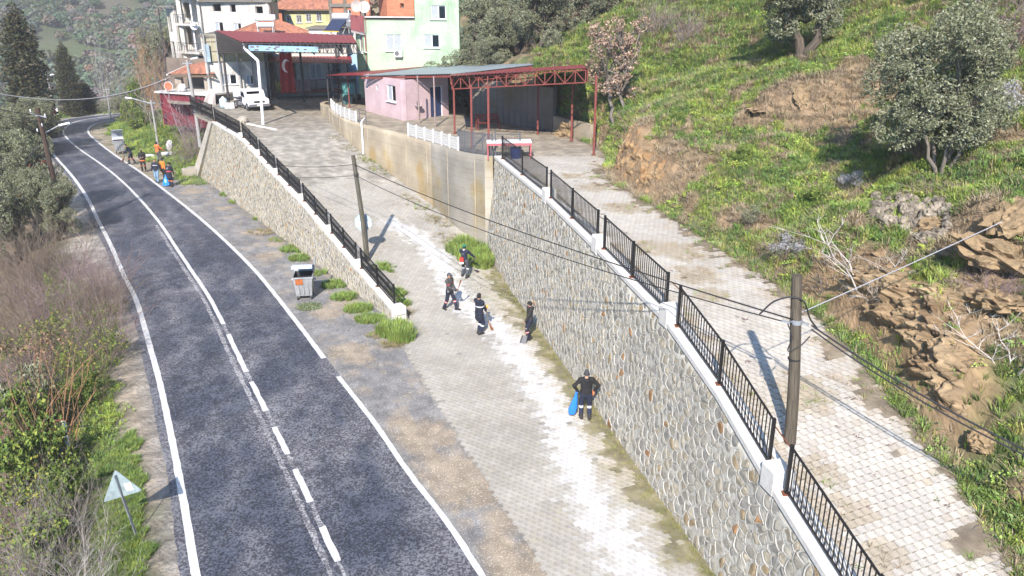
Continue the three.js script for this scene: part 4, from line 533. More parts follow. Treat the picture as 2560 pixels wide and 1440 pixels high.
// --- big canopy over the square ---
const canopy = thing('steel_canopy', 'big red roofed steel canopy over the village square', 'canopy');
{
  const a = at(605, 105, -59), b = at(893, 108, -59.5), c = at(880, 88, -72), d = at(537, 76, -72); mesh('roof_sheet', ribbed(a, b, c, d, 0.33, 0.03), redRoofM, canopy);
  const dn = (p, k) => p.clone().add(V(0, -k, 0)); // dark corrugated gable and trusses below the sheet
  const ga = dn(a, 0.06), gd = dn(d, 0.06), gb = dn(a, 0.75), gc = dn(d, 1.95); const N = 9, rows = []; for (let i = 0; i < N; i++) { const k0 = i / N, k1 = (i + 0.82) / N; rows.push(quad(ga.clone().lerp(gb, k0), ga.clone().lerp(gb, k1).add(V(-0.06, 0, 0)), gd.clone().lerp(gc, k1).add(V(-0.06, 0, 0)), gd.clone().lerp(gc, k0), 0.02)); } rows.forEach((g) => mesh('gable_slat', g, mat([0.035, 0.028, 0.025], { roughness: 0.7 }), canopy));
  truss(canopy, dn(a, 0.08), dn(b, 0.08), 0.62, 30, steelDarkM, 0.06); for (const k of [0.12, 0.37, 0.62, 0.87]) truss(canopy, dn(a.clone().lerp(b, k), 0.1), dn(d.clone().lerp(c, k), 0.1), 0.7, 12, steelDarkM, 0.06);
  const pur = []; for (let i = 1; i < 12; i++) { const p = a.clone().lerp(d, i / 12), q = b.clone().lerp(c, i / 12); mesh('purlin', bar(dn(p, 0.09), dn(q, 0.09), 0.05, 0.08), steelDarkM, canopy); }
  for (const [x, y] of [[675, 266], [761, 256], [848, 240], [573, 262]]) { const p = onRamp(x, y), k = clamp((x - 590) / 280), zz = (p.z + 59) / -13; const top = a.clone().lerp(b, k).lerp(d.clone().lerp(c, k), clamp(zz)).y - 0.75; mesh('post', bar(p.clone().add(V(0, -0.1, 0)), V(p.x, top, p.z), 0.16, 0.16, 0.01), steelDarkM, canopy); }
  const s0 = at(621, 113, -58.9), s1 = at(795, 117, -59.05), s2 = at(795, 130.5, -59.05), s3 = at(621, 127, -58.9); mesh('sign_board', quad(s0, s3, s2, s1, 0.05), mat([0.28, 0.47, 0.66], { map: T.stain, roughness: 0.7 }), canopy); // blank weathered blue board
  const rr2 = mulberry(77), fl = []; for (let i = 0; i < 16; i++) { const k = rr2(), v = rr(0.15, 0.9, rr2), p = s0.clone().lerp(s1, k).lerp(s3.clone().lerp(s2, k), v).add(V(0, 0, 0.012)); fl.push(bx(rr(0.08, 0.3, rr2), rr(0.03, 0.09, rr2), 0.012, p.x, p.y, p.z + 0.001)); } mesh('rust_flake', merge(fl), rustM, canopy).userData.kind = 'stuff';
}
{ const foot = onRamp(658, 311), mid = at(645, 152, foot.z), top = at(609, 109, -59.3); const t = thing('gutter_downpipe', 'tall white downpipe from canopy corner standing on the square', 'pipe'); mesh('pipe', merge([rod(foot.clone().add(V(0, -0.05, 0)), mid, 0.10, 0.10, 12), rod(mid, at(608, 118, -59.2), 0.10, 0.10, 12), rod(at(608, 118, -59.2), top, 0.10, 0.10, 12)]), mat([0.80, 0.80, 0.80], { roughness: 0.45 }), t); mesh('collar', rod(foot.clone().add(V(0, 2.5, 0)), foot.clone().add(V(0, 2.6, 0)), 0.115, 0.115, 12), pvcM, t); }
// --- house under the canopy ---
const hA = V(-26.6, 0, -71.5), hB = V(-21.6, 0, -73.0);
const house = thing('white_house', 'white plastered house with panelled upper floor under the canopy', 'house');
{
  const o = (x0, y0, x1, y1, k, s) => opening(hA, hB, x0, y0, x1, y1, k, s);
  wallPanel(house, 'lower_wall', hA, hB, 3.4, 7.6, [o(558, 186, 592, 211, 'half'), o(616, 187, 635, 211, 'half')], whitePlM);
  wallPanel(house, 'panelled_upper_wall', hA.clone().add(V(0.02, 0, 0.08)), hB.clone().add(V(0, 0, 0.08)), 7.62, 9.9, [], mat([0.47, 0.43, 0.28], { map: T.grain, roughness: 0.7 }));
  wallPanel(house, 'side_wall', hA.clone().add(V(-1.5, 0, -8)), hA, 3.4, 9.8, [], whitePlM); wallPanel(house, 'porch_wall', hB.clone().add(V(0.02, 0, -1.6)), V(-15.2, 0, -76.3), 3.6, 9.0, [[1.0, 5.2, 1.9, 7.3, 'hole'], [3.2, 5.9, 4.2, 7.2, 'curtain'], [5.2, 5.3, 6.0, 7.3, 'hole']], whitePlM);
  const d = hB.clone().sub(hA).normalize(), n = V(-d.z, 0, d.x); for (let i = 0; i < 12; i++) { const p = hA.clone().addScaledVector(d, 0.25 + i * 0.43).addScaledVector(n, 0.1); mesh('panel_batten', bar(p.clone().setY(7.65), p.clone().setY(9.85), 0.05, 0.03), mat([0.42, 0.39, 0.26]), house); }
  for (const y of [7.7, 8.55, 9.35]) mesh('rail', bar(hA.clone().addScaledVector(n, 0.14).setY(y), hB.clone().addScaledVector(n, 0.14).setY(y), 0.05), mat([0.3, 0.24, 0.18]), house);
  for (const k of [0.03, 0.22, 0.52, 0.74, 0.98]) { const p = hA.clone().lerp(hB, k).addScaledVector(n, 0.3); mesh('frame_pipe', rod(p.clone().setY(3.9), p.clone().setY(9.9), 0.06, 0.06, 8), mat([0.45, 0.44, 0.43], { map: T.grain, roughness: 0.6 }), house); }
  mesh('blue_panel', bx(0.5, 1.5, 0.05, hA.x + 0.35, 8.4, hA.z + 0.2), mat([0.33, 0.44, 0.52], { map: T.stain }), house);
  mesh('roof_slab', quad(V(-28.4, 9.9, -80), V(-26.8, 9.9, -71.2), V(-15, 9.2, -75.8), V(-17, 9.2, -84), 0.2), concM, house);
  // raised porch with posts and dark underside
  const pf = V(-21.3, 5.0, -72.8), pe = V(-15.0, 5.0, -75.0); mesh('porch_slab', quad(pf, V(-15.0, 5.0, -74.6), V(-15.2, 5.0, -76.2), V(-21.4, 5.0, -74.6), 0.18), redSteelM, house); for (let i = 0; i < 8; i++) mesh('porch_rail_post', bar(pf.clone().lerp(pe, i / 7).setY(5.0), pf.clone().lerp(pe, i / 7).setY(5.9), 0.06), redSteelM, house); mesh('porch_rail', bar(pf.clone().setY(5.9), pe.clone().setY(5.9), 0.06), redSteelM, house); mesh('porch_roof', ribbed(V(-21.4, 7.55, -72.4), V(-14.4, 7.3, -74.4), V(-14.8, 7.8, -76.2), V(-21.6, 7.9, -74.5), 0.3, 0.03), redRoofM, house); for (const k of [0.05, 0.4, 0.75, 1]) mesh('porch_post', bar(pf.clone().lerp(pe, k).setY(4.1), pf.clone().lerp(pe, k).setY(7.4), 0.1), steelDarkM, house);
}
{ // rugs airing on the porch rail
  const rug = (label, x0, x1, base, m2, dy) => { const W = x1 - x0, g = grid(14, 12, (u, v) => { const x = x0 + W * u, k = (x + 21.3) / 6.3, z = -72.8 - 2.2 * k; return [V(x, 5.98 - 0.03 * Math.abs(n2(u * 5, 1)) - dy * v, z + 0.06 + 0.03 * Math.sin(u * 11 + v * 2)), (() => { const e = u < 0.08 || u > 0.92 || v > 0.9 || v < 0.06, q = n2(u * 6 + base[0] * 10, v * 5) > 0.15; return e ? m2 : q ? m2 : base; })()]; }, true); const t = thing('rug', label, 'rug'); mesh('cloth', g, new THREE.MeshStandardMaterial({ color: 0xffffff, vertexColors: true, map: T.cloth, roughness: 1, side: THREE.DoubleSide }), t); };
  rug('yellow and black patterned rug hung over the porch rail', -21.2, -19.7, [0.55, 0.42, 0.08], [0.10, 0.08, 0.05], 1.05); rug('dusky mauve patterned rug hung beside the yellow rug', -19.6, -18.2, [0.30, 0.17, 0.17], [0.45, 0.30, 0.29], 0.95);
}
{ // flag hanging from the canopy
  const W = 512, cv = document.createElement('canvas'); cv.width = 256; cv.height = 512; const c = cv.getContext('2d'); c.fillStyle = '#8e0a14'; c.fillRect(0, 0, 256, 512); c.fillStyle = '#e6dcdc'; c.beginPath(); c.arc(122, 170, 84, 0, 7); c.fill(); c.fillStyle = '#8e0a14'; c.beginPath(); c.arc(150, 178, 68, 0, 7); c.fill(); const tx = new THREE.CanvasTexture(cv); tx.colorSpace = THREE.SRGBColorSpace;
  const a = at(700, 131, -66.5), b = at(728, 131, -66.8), lo = at(713, 230, -66.8); const g = grid(24, 40, (u, v) => { const w = mix(0.95, 1.15, sst(0.1, 0.6, v)), x = mix(a.x - 0.1, b.x + 0.05, 0.5 + (u - 0.5) * w), y = mix(a.y, lo.y, v) - 0.12 * Math.abs(u - 0.5) * v; return [V(x, y, a.z + 0.16 * Math.sin(u * 13 + v * 2.2) * (0.4 + 0.6 * v) - 0.3 * u), null, [u, 1 - v]]; }); const t = thing('hanging_flag', 'long red flag with white crescent hanging under the canopy', 'flag'); mesh('cloth', g, new THREE.MeshStandardMaterial({ map: tx, roughness: 0.9, side: THREE.DoubleSide }), t); mesh('cord', bar(a.clone().add(V(-0.2, 0.05, 0)), b.clone().add(V(0.2, 0.05, 0)), 0.04), steelDarkM, t);
}
// --- light blue building ---
{ const A = at(786, 250, -79).setY(0), B = at(905, 250, -77).setY(0), t = thing('blue_house', 'white and light blue house behind the canopy posts', 'house'); const o = (x0, y0, x1, y1, k) => opening(A, B, x0, y0, x1, y1, k); wallPanel(t, 'lower_wall', A, B, 3.6, 8.0, [o(826, 170, 849, 188, 'half'), o(822, 218, 842, 240, 'single')], blueM); wallPanel(t, 'upper_wall', A.clone().add(V(0, 0, 0.05)), B.clone().add(V(0, 0, 0.05)), 8.02, 10.2, [o(856, 133, 866, 136, 'single')].slice(0, 0), whitePlM); wallPanel(t, 'side_wall', A.clone().add(V(-0.8, 0, -6)), A, 3.6, 10.2, [], blueM); mesh('roof_slab', quad(A.clone().add(V(-0.2, 10.25, 0.2)), B.clone().add(V(0.2, 10.25, 0.2)), B.clone().add(V(-0.5, 10.25, -7)), A.clone().add(V(-1, 10.25, -7)), 0.15), concM, t); }
// --- mint green building ---
const mint = thing('mint_building', 'pale mint green building with brick rooftop room', 'building');
{
  const A = at(921, 170, -63.5).setY(0), B = at(1150, 170, -61.5).setY(0), C = at(894, 170, -70).setY(0); const o = (x0, y0, x1, y1, k, s) => opening(A, B, x0, y0, x1, y1, k, s);
  const [uMid] = onWall(A, B, 1037, 40); const D = A.clone().lerp(B, uMid / A.distanceTo(B));
  const fit = (l) => l.map((q) => q), lowY = onWall(A, B, 960, 44)[1];
  wallPanel(mint, 'front_wall', A, D, 4.8, lowY, [o(965, 86, 1004, 127, 'curtain')], mintM);
  const o2 = (x0, y0, x1, y1, k) => opening(D, B, x0, y0, x1, y1, k); wallPanel(mint, 'front_wall', D.clone().add(V(0.004, 0, 0)), B, 4.8, 15.6, [o2(1060, 86, 1098, 119, 'half'), o2(1077, 13, 1114, 48, 'half')], mintM);
  wallPanel(mint, 'side_wall', C, A, 4.8, lowY, [opening(C, A, 899, 88, 906, 130, 'curtain'), opening(C, A, 910, 86, 916, 128, 'curtain')], mintM);
  mesh('roof_slab', quad(A.clone().setY(lowY), D.clone().setY(lowY), D.clone().add(V(-2, 0, -9)).setY(lowY), C.clone().setY(lowY), 0.2), concM, mint); mesh('parapet_cap', bar(A.clone().setY(lowY + 0.04), D.clone().setY(lowY + 0.04), 0.34, 0.08), copingM, mint);
  const E0 = at(968, 30, -65.3).setY(0), E1 = at(1035, 30, -64.2).setY(0); wallPanel(mint, 'brick_room', E0, E1, lowY, 14.2, [opening(E0, E1, 1000, 8, 1010, 20, 'single', 0)].slice(0, 1).map((q) => [q[0], q[1], q[2], q[3], 'hole']), brickM); wallPanel(mint, 'brick_side', E0.clone().add(V(-1.2, 0, -3.6)), E0, lowY, 14.2, [], brickM); mesh('brick_room_roof', quad(E0.clone().add(V(-1.6, 14.3, 0.4)), E1.clone().add(V(0, 14.3, 0.3)), E1.clone().add(V(0, 14.5, -4)), E0.clone().add(V(-2, 14.5, -4)), 0.1), concM, mint);
  // balcony on the left corner
  const p0 = at(878, 84, -69.5), p1 = at(913, 78, -64.2); const bal = []; mesh('balcony_slab', quad(p0.clone().setY(p1.y - 0.1), p1.clone().add(V(0, -0.1, 0)), A.clone().setY(p1.y - 0.1), C.clone().setY(p1.y - 0.1), 0.18), whitePlM, mint); wallPanel(mint, 'balcony_parapet', p0, p1, p1.y - 0.1, p1.y + 1.1, [], mat([0.42, 0.13, 0.14], { map: T.stain }), 0.1); wallPanel(mint, 'balcony_parapet', p1.clone().add(V(0.01, 0, 0.01)), A.clone().add(V(0, 0, 0.02)), p1.y - 0.1, p1.y + 1.1, [], mat([0.42, 0.13, 0.14], { map: T.stain }), 0.1); mesh('balcony_post', bar(p1.clone().add(V(0, -4.4, 0)), p1.clone().add(V(0, -0.2, 0)), 0.12), redSteelM, mint);
  // air conditioner
  const [u, v] = onWall(A, B, 999, 133), d = B.clone().sub(A).normalize(), n = V(-d.z, 0, d.x), p = A.clone().addScaledVector(d, u).addScaledVector(n, 0.2); const ac = thing('air_conditioner', 'white outdoor air conditioner unit under the curtained window', 'air conditioner', V(p.x, v, p.z), -Math.atan2(d.z, d.x)); mesh('casing', bx(0.62, 0.52, 0.28, 0, 0, 0, 0.02), mat([0.75, 0.75, 0.74]), ac); const fan = new THREE.TorusGeometry(0.17, 0.02, 6, 20); fan.translate(-0.08, 0, 0.145); mesh('fan_guard', merge([fan, new THREE.CircleGeometry(0.16, 20).translate(-0.08, 0, 0.143)]), mat([0.12, 0.12, 0.12]), ac); for (const x of [-0.22, 0.22]) mesh('bracket', bx(0.04, 0.04, 0.34, x, -0.28, -0.03), steelDarkM, ac);
}
// --- white building, upper left ---
const big = thing('white_apartment_building', 'weathered white unfinished apartment building with open dark windows', 'building');
{
  const A = at(516, 120, -90).setY(0), B = at(681, 120, -86).setY(0), o = (x0, y0, x1, y1, k, s) => opening(A, B, x0, y0, x1, y1, k, s); const topL = onWall(A, B, 520, -6)[1], topR = onWall(A, B, 680, 6)[1];
  wallPanel(big, 'front_wall', A, B, 2.5, topR, [o(531, 10, 552, 28, 'hole'), o(575, 11, 589, 30, 'hole'), o(638, 16, 657, 33, 'hole'), o(537, 55, 558, 82, 'half'), o(585, 58, 603, 80, 'half'), o(560, 100, 580, 120, 'single')], whitePlM);
  wallPanel(big, 'side_wall', A.clone().add(V(-1.5, 0, -9)), A, 2.5, topR, [], whitePlM); wallPanel(big, 'right_wall', B, B.clone().add(V(-1.5, 0, -9)), 2.5, topR, [], whitePlM); wallPanel(big, 'back_wall', B.clone().add(V(-1.5, 0, -9)), A.clone().add(V(-1.5, 0, -9)), 2.5, topR, [], concM);
  mesh('roof_sheet', quad(A.clone().add(V(-0.4, topR + 0.15, 0.5)), B.clone().add(V(0.5, topR + 0.1, 0.5)), B.clone().add(V(-1.5, topR + 0.9, -9)), A.clone().add(V(-2, topR + 0.9, -9)), 0.1), concM, big);
  mesh('inner_floor', quad(A.clone().add(V(0, 10.2, -0.3)), B.clone().add(V(0, 10.2, -0.3)), B.clone().add(V(-1.4, 10.2, -8.8)), A.clone().add(V(-1.4, 10.2, -8.8)), 0.2), concM, big);
  // left wing with open balconies
  const w0 = at(447, 120, -92).setY(0), w1 = A.clone().add(V(-0.3, 0, 0)); for (const y of [4.6, 7.4, 10.3, 13.2]) mesh('balcony_slab', quad(w0.clone().add(V(0.2, y, 1)), w1.clone().add(V(-0.02, y, 1.4)), w1.clone().add(V(-1.4, y, -7)), w0.clone().add(V(-0.8, y, -7)), 0.2), whitePlM, big);
  for (const [x, z, w] of [[462, -91.1, 0.45], [490, -90.6, 0.16], [509, -90.0, 0.3]]) { const p = at(x, 120, z); mesh('column', bar(V(p.x, 2.5, z), V(p.x, 13.4, z), w, w), x === 490 ? mat([0.55, 0.54, 0.53]) : whitePlM, big); }
  wallPanel(big, 'wing_wall', w0.clone().add(V(-0.6, 0, -3)), w1.clone().add(V(-0.2, 0, -3)), 2.5, 13.2, [[0.6, 7.9, 1.5, 9.8, 'hole'], [1.9, 5.2, 2.8, 6.8, 'single'], [0.8, 10.8, 1.7, 12.4, 'hole']], whitePlM); wallPanel(big, 'wing_side', w0.clone().add(V(-0.9, 0, -7)), w0.clone().add(V(-0.6, 0, -3)), 2.5, 13.2, [], whitePlM);
  for (const y of [7.4, 10.3]) { const r0 = w0.clone().add(V(0.25, y + 0.9, 0.95)), r1 = w1.clone().add(V(-0.05, y + 0.9, 1.35)); mesh('balcony_rail', bar(r0, r1, 0.05), steelDarkM, big); for (let i = 0; i <= 12; i++) { const p = r0.clone().lerp(r1, i / 12); mesh('baluster', bar(p, p.clone().add(V(0, -0.9, 0)), 0.03), steelDarkM, big); } }
  // leftmost annex
  const x0 = at(428, 120, -94).setY(0), x1 = at(447, 120, -93).setY(0); wallPanel(big, 'annex_wall', x0, x1, 2.2, 11.8, [[0.15, 9.3, 0.8, 11.3, 'hole'], [0.15, 6.0, 0.8, 8.3, 'hole']], whitePlM); mesh('annex_roof', bx(1.8, 0.12, 2, (x0.x + x1.x) / 2, 12.0, -93.6), concM, big); mesh('annex_post', bar(V(x0.x - 0.6, 4, -93), V(x0.x - 0.4, 11.8, -93), 0.1), steelDarkM, big);
}
{ const p = at(486, 65, -89.3), t = thing('satellite_dish', 'white satellite dish on the apartment balcony', 'dish', p, 0.2); const L = new THREE.LatheGeometry([0, 0.1, 0.2, 0.3, 0.4].map((r) => new THREE.Vector2(r * 1.05, r * r * 0.5)), 18); L.rotateX(Math.PI / 2.2); mesh('reflector', flat(L), mat([0.75, 0.75, 0.75], { side: THREE.DoubleSide }), t); mesh('arm', rod(V(0, -0.3, 0), V(0, -0.1, 0.5), 0.02), steelDarkM, t); mesh('mast', rod(V(0, -1.4, -0.1), V(0, 0, -0.05), 0.03), steelDarkM, t); }
// --- tiled houses behind ---
function hipHouse(name, label, A, B, y0, eave, rise, depth, wallM, openings) { const t = thing(name, label, 'house'), d = B.clone().sub(A).setY(0).normalize(), n = V(-d.z, 0, d.x), L = A.distanceTo(B); wallPanel(t, 'front_wall', A, B, y0, eave, openings, wallM); const A2 = A.clone().addScaledVector(n, -depth), B2 = B.clone().addScaledVector(n, -depth); wallPanel(t, 'left_wall', A2, A, y0, eave, [], wallM); wallPanel(t, 'right_wall', B, B2, y0, eave, [], wallM); wallPanel(t, 'back_wall', B2, A2, y0, eave, [], wallM); const o = 0.5, e = (p, a, b) => p.clone().addScaledVector(d, a).addScaledVector(n, b).setY(eave - 0.05), a = e(A, -o, o), b = e(B, o, o), c = e(B2, o, -o), f = e(A2, -o, -o), h = Math.min(depth / 2 + o, L / 2 - 0.2), r0 = e(A, -o + h, -depth / 2).setY(eave + rise), r1 = e(B, o - h, -depth / 2).setY(eave + rise); for (const q of [[a, b, r1, r0], [b, c, r1.clone(), r1], [c, f, r0, r1], [f, a, r0.clone(), r0]]) mesh('roof_face', tiled(...q), tileVM, t); mesh('ridge', bar(r0, r1, 0.2, 0.16), tileM, t); mesh('eave_board', merge([bar(a, b, 0.06, 0.16), bar(b, c, 0.06, 0.16), bar(f, a, 0.06, 0.16)]), timberM, t); return t; }
{ const A = at(594, 90, -80).setY(0), B = at(770, 92, -82).setY(0); hipHouse('tiled_house', 'low house with wide red tile roof behind the canopy', A, B, 3, onWall(A, B, 680, 84)[1], 1.15, 7, whitePlM, []); }
{ const A = at(707, 60, -98).setY(0), B = at(832, 60, -98).setY(0); const o = (x0, y0, x1, y1) => opening(A, B, x0, y0, x1, y1, 'barred'); hipHouse('yellow_house', 'pale yellow house with four barred windows and tile roof', A, B, 3, onWall(A, B, 760, 24)[1], 2.0, 8, yellowM, [o(716, 38, 729, 57), o(741, 37, 754, 57), o(765, 34, 778, 55), o(791, 32, 804, 53)]); }
{ const A = at(677, 60, -104).setY(0), B = at(712, 60, -103).setY(0); hipHouse('brick_house', 'narrow bare brick house between white block and yellow house', A, B, 3, onWall(A, B, 690, 22)[1], 1.3, 6, brickM, []); }
{ const A = at(826, 60, -84).setY(0), B = at(925, 60, -82).setY(0), o = (x0, y0, x1, y1, k) => opening(A, B, x0, y0, x1, y1, k), t = thing('brick_building', 'unfinished brick building with white windows left of the mint building', 'building'); wallPanel(t, 'front_wall', A, B, 3.2, 13.5, [o(827, 36, 840, 55, 'half'), o(864, 24, 878, 52, 'half'), o(900, 30, 916, 45, 'half')], brickM); wallPanel(t, 'side_wall', A.clone().add(V(-0.6, 0, -7)), A, 3.2, 13.5, [], brickM); for (const [x, y] of [[826, 0], [862, 0], [905, 0]]) { const [u] = onWall(A, B, x + 2, 30), d = B.clone().sub(A).setY(0).normalize(), p = A.clone().addScaledVector(d, u); mesh('concrete_column', bar(V(p.x, 5, p.z + 0.02), V(p.x, 14.4, p.z + 0.02), 0.32, 0.3), concM, t); } for (const py of [13, 60]) { const y = onWall(A, B, 870, py)[1]; mesh('concrete_beam', bar(A.clone().add(V(0, y, 0.03)), B.clone().add(V(0, y, 0.03)), 0.3, 0.34), concM, t); }
  mesh('roof_slab', quad(A.clone().add(V(-0.3, 13.6, 0.3)), B.clone().add(V(0.3, 13.6, 0.3)), B.clone().add(V(0, 13.6, -7)), A.clone().add(V(-0.6, 13.6, -7)), 0.2), concM, t); }
// --- shed with tile roof and dark red container, left of the house ---
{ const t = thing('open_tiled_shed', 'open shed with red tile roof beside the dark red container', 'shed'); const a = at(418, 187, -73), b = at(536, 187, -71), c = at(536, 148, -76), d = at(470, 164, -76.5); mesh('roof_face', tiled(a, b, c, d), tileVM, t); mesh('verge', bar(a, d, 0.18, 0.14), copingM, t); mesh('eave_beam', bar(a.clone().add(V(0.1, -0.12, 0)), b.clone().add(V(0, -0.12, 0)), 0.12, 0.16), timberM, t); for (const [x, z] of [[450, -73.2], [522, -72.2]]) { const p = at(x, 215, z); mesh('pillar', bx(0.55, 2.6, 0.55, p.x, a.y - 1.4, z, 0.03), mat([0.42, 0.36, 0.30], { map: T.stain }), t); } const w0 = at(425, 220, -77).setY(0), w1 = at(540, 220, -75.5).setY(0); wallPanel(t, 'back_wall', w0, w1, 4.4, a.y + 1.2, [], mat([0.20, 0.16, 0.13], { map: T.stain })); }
{ const A = at(408, 285, -72).setY(0), B = at(537, 285, -69.5).setY(0), y0 = 2.2, y1 = onWall(A, B, 470, 236)[1], t = thing('red_container', 'dark red metal container below the tiled shed', 'container'), d = B.clone().sub(A).normalize(), n = V(-d.z, 0, d.x); const m = mat([0.22, 0.022, 0.035], { map: T.grain, roughness: 0.6 }); wallPanel(t, 'front_wall', A, B, y0, y1, [], m, 0.1); wallPanel(t, 'side_wall', A.clone().addScaledVector(n, -4), A, y0, y1, [], m, 0.1); const L = A.distanceTo(B); for (let i = 0; i <= 11; i++) { const p = A.clone().addScaledVector(d, L * i / 11).addScaledVector(n, 0.02); mesh('rib', bar(p.clone().setY(y0), p.clone().setY(y1), 0.08, 0.05), m, t); } mesh('slab', quad(A.clone().addScaledVector(n, 0.25).setY(y1 + 0.14).addScaledVector(d, -0.4), B.clone().addScaledVector(n, 0.25).setY(y1 + 0.14), B.clone().addScaledVector(n, -6).setY(y1 + 0.14), A.clone().addScaledVector(n, -6).setY(y1 + 0.14).addScaledVector(d, -0.4), 0.14), copingM, t);
  const top = (px, py, z) => at(px, py, z); { const p = top(423, 224, -71.2), D = thing('satellite_dish', 'orange and white satellite dish on the container slab', 'dish', V(p.x, y1 + 0.14, p.z)); const L2 = new THREE.LatheGeometry([0, 0.12, 0.25, 0.36].map((r) => new THREE.Vector2(r, r * r * 0.5)), 18); L2.rotateX(Math.PI / 2.1); L2.translate(0, 0.5, 0); mesh('reflector', flat(L2), mat([0.55, 0.13, 0.05], { side: THREE.DoubleSide }), D); const rim = new THREE.TorusGeometry(0.37, 0.025, 6, 24); rim.translate(0, 0.5, 0.06); mesh('rim', flat(rim), pvcM, D); mesh('mast', rod(V(0, 0, -0.05), V(0, 0.5, -0.05), 0.03), steelDarkM, D); }
  { const p = top(456, 222, -71.5), s = thing('white_sack', 'small white sack on the container slab', 'sack', V(p.x, y1 + 0.14, p.z)); const g = new THREE.IcosahedronGeometry(0.38, 3), q = g.attributes.position; for (let i = 0; i < q.count; i++) { const k = 1 + 0.25 * n3(q.getX(i) * 4, q.getY(i) * 4, q.getZ(i) * 4); q.setXYZ(i, q.getX(i) * k, (q.getY(i) + 0.3) * 0.9 * k, q.getZ(i) * k); } g.computeVertexNormals(); mesh('bag', flat(g), mat([0.7, 0.69, 0.68], { map: T.cloth }), s); }
  // pale tarpaulin hanging over the container end
  const g = grid(14, 18, (u, v) => { const a = at(mix(520, 538, u), 222, -69.2), b = at(mix(500, 538, u), 288, -68.6), p = a.lerp(b, v); p.z += 0.2 * Math.sin(u * 9 + v * 3) * v; return [p]; }); const tp = thing('tarpaulin', 'pale cloth tarpaulin hanging at the end of the red container', 'tarpaulin'); mesh('cloth', g, mat([0.52, 0.47, 0.42], { map: T.cloth, side: THREE.DoubleSide }), tp); }
// --- solar water heaters on the roofs ---
function solarTank(label, p, turn, panel) { const t = thing('solar_water_heater', label, 'water heater', p, turn); mesh('tank', merge([rod(V(-0.95, 1.5, 0), V(0.95, 1.5, 0), 0.29, 0.29, 18)]), mat([0.72, 0.72, 0.72], { roughness: 0.35, metalness: 0.3 }), t); mesh('lower_tank', rod(V(-0.8, 0.85, 0.15), V(0.8, 0.85, 0.15), 0.25, 0.25, 18), mat([0.6, 0.61, 0.62], { roughness: 0.35, metalness: 0.3 }), t); mesh('stand', merge([bar(V(-0.7, 0, 0), V(-0.7, 1.4, 0), 0.05), bar(V(0.7, 0, 0), V(0.7, 1.4, 0), 0.05), bar(V(-0.7, 0, 0.9), V(-0.7, 1.2, 0), 0.05), bar(V(0.7, 0, 0.9), V(0.7, 1.2, 0), 0.05)]), mat([0.4, 0.4, 0.4]), t); if (panel) { mesh('collector_panel', quad(V(-0.85, 0.3, 1.6), V(0.85, 0.3, 1.6), V(0.85, 1.25, 0.4), V(-0.85, 1.25, 0.4), 0.06), mat([0.01, 0.02, 0.06], { roughness: 0.15 }), t); mesh('panel_trim', bar(V(-0.9, 0.24, 1.65), V(0.9, 0.24, 1.65), 0.08), mat([0.6, 0.35, 0.02]), t); } return t; }
solarTank('white solar water tanks on the wide tile roof', at(667, 86, -79.3), 0.1, false);
solarTank('solar water heater with dark blue panel and yellow trim', at(858, 84, -76.5), -0.5, true);
{ const p = at(903, 19, -66.5), t = thing('satellite_dish', 'pair of rusty white satellite dishes above the red balcony', 'dish', p); for (const [x, y, c] of [[-0.35, 0.1, 0.5], [0.25, 0.05, 0.75]]) { const L = new THREE.LatheGeometry([0, 0.15, 0.3, 0.45].map((r) => new THREE.Vector2(r, r * r * 0.45)), 18); L.rotateX(Math.PI / 2.1); L.translate(x, y, 0); mesh('reflector', flat(L), mat([c, c * 0.9, c * 0.85], { map: T.stain, side: THREE.DoubleSide }), t); } mesh('mast', rod(V(-0.1, -3, -0.1), V(-0.1, 0.2, -0.1), 0.05), redSteelM, t); }

// ================= poles, wires, signs, bins, vehicles, furniture =================
const poleWoodM = mat([0.155, 0.125, 0.085], { map: T.wood, bumpMap: T.wood, bumpScale: 0.01, roughness: 0.95 }), poleDarkM = mat([0.115, 0.07, 0.045], { map: T.wood, bumpMap: T.wood, bumpScale: 0.01, roughness: 0.95 }), poleConcM = mat([0.42, 0.40, 0.37], { map: T.grain, roughness: 0.9 });
const galvM = mat([0.46, 0.48, 0.50], { map: T.grain, roughness: 0.45, metalness: 0.4 }), wireM = mat([0.015, 0.015, 0.016], { roughness: 0.6 }), steelWireM = mat([0.5, 0.5, 0.52], { roughness: 0.4, metalness: 0.5 });
const woodPole = (foot, top, r0, r1, n = 12) => { const c = foot.clone().lerp(top, 0.5).add(V(0.02, 0, 0.01)); const g = []; const f = foot.clone().add(V(0, -0.3, 0)); const seg = 6; for (let i = 0; i < seg; i++) { const q = (k) => { const p = f.clone().lerp(top, k); p.x += 0.03 * Math.sin(k * 4); return p; }; g.push(rod(q(i / seg), q((i + 1) / seg), mix(r0, r1, i / seg), mix(r0, r1, (i + 1) / seg), n)); } return merge(g); };
function sag(a, b, s, n = 14) { const o = []; for (let i = 0; i <= n; i++) { const k = i / n, p = a.clone().lerp(b, k); p.y -= 4 * s * k * (1 - k); o.push(p); } return o; }
const wire = (label, a, b, s, r = 0.014, m = wireM) => tag(mesh('overhead_wire', tube(sag(a, b, s), r, 5, 24), m), label, 'wire', 'overhead wires');
function pole(label, foot, top, r0, r1, m, extra) { const t = thing('utility_pole', label, 'pole'); mesh('shaft', woodPole(foot, top, r0, r1), m, t); if (extra) extra(t); return t; }
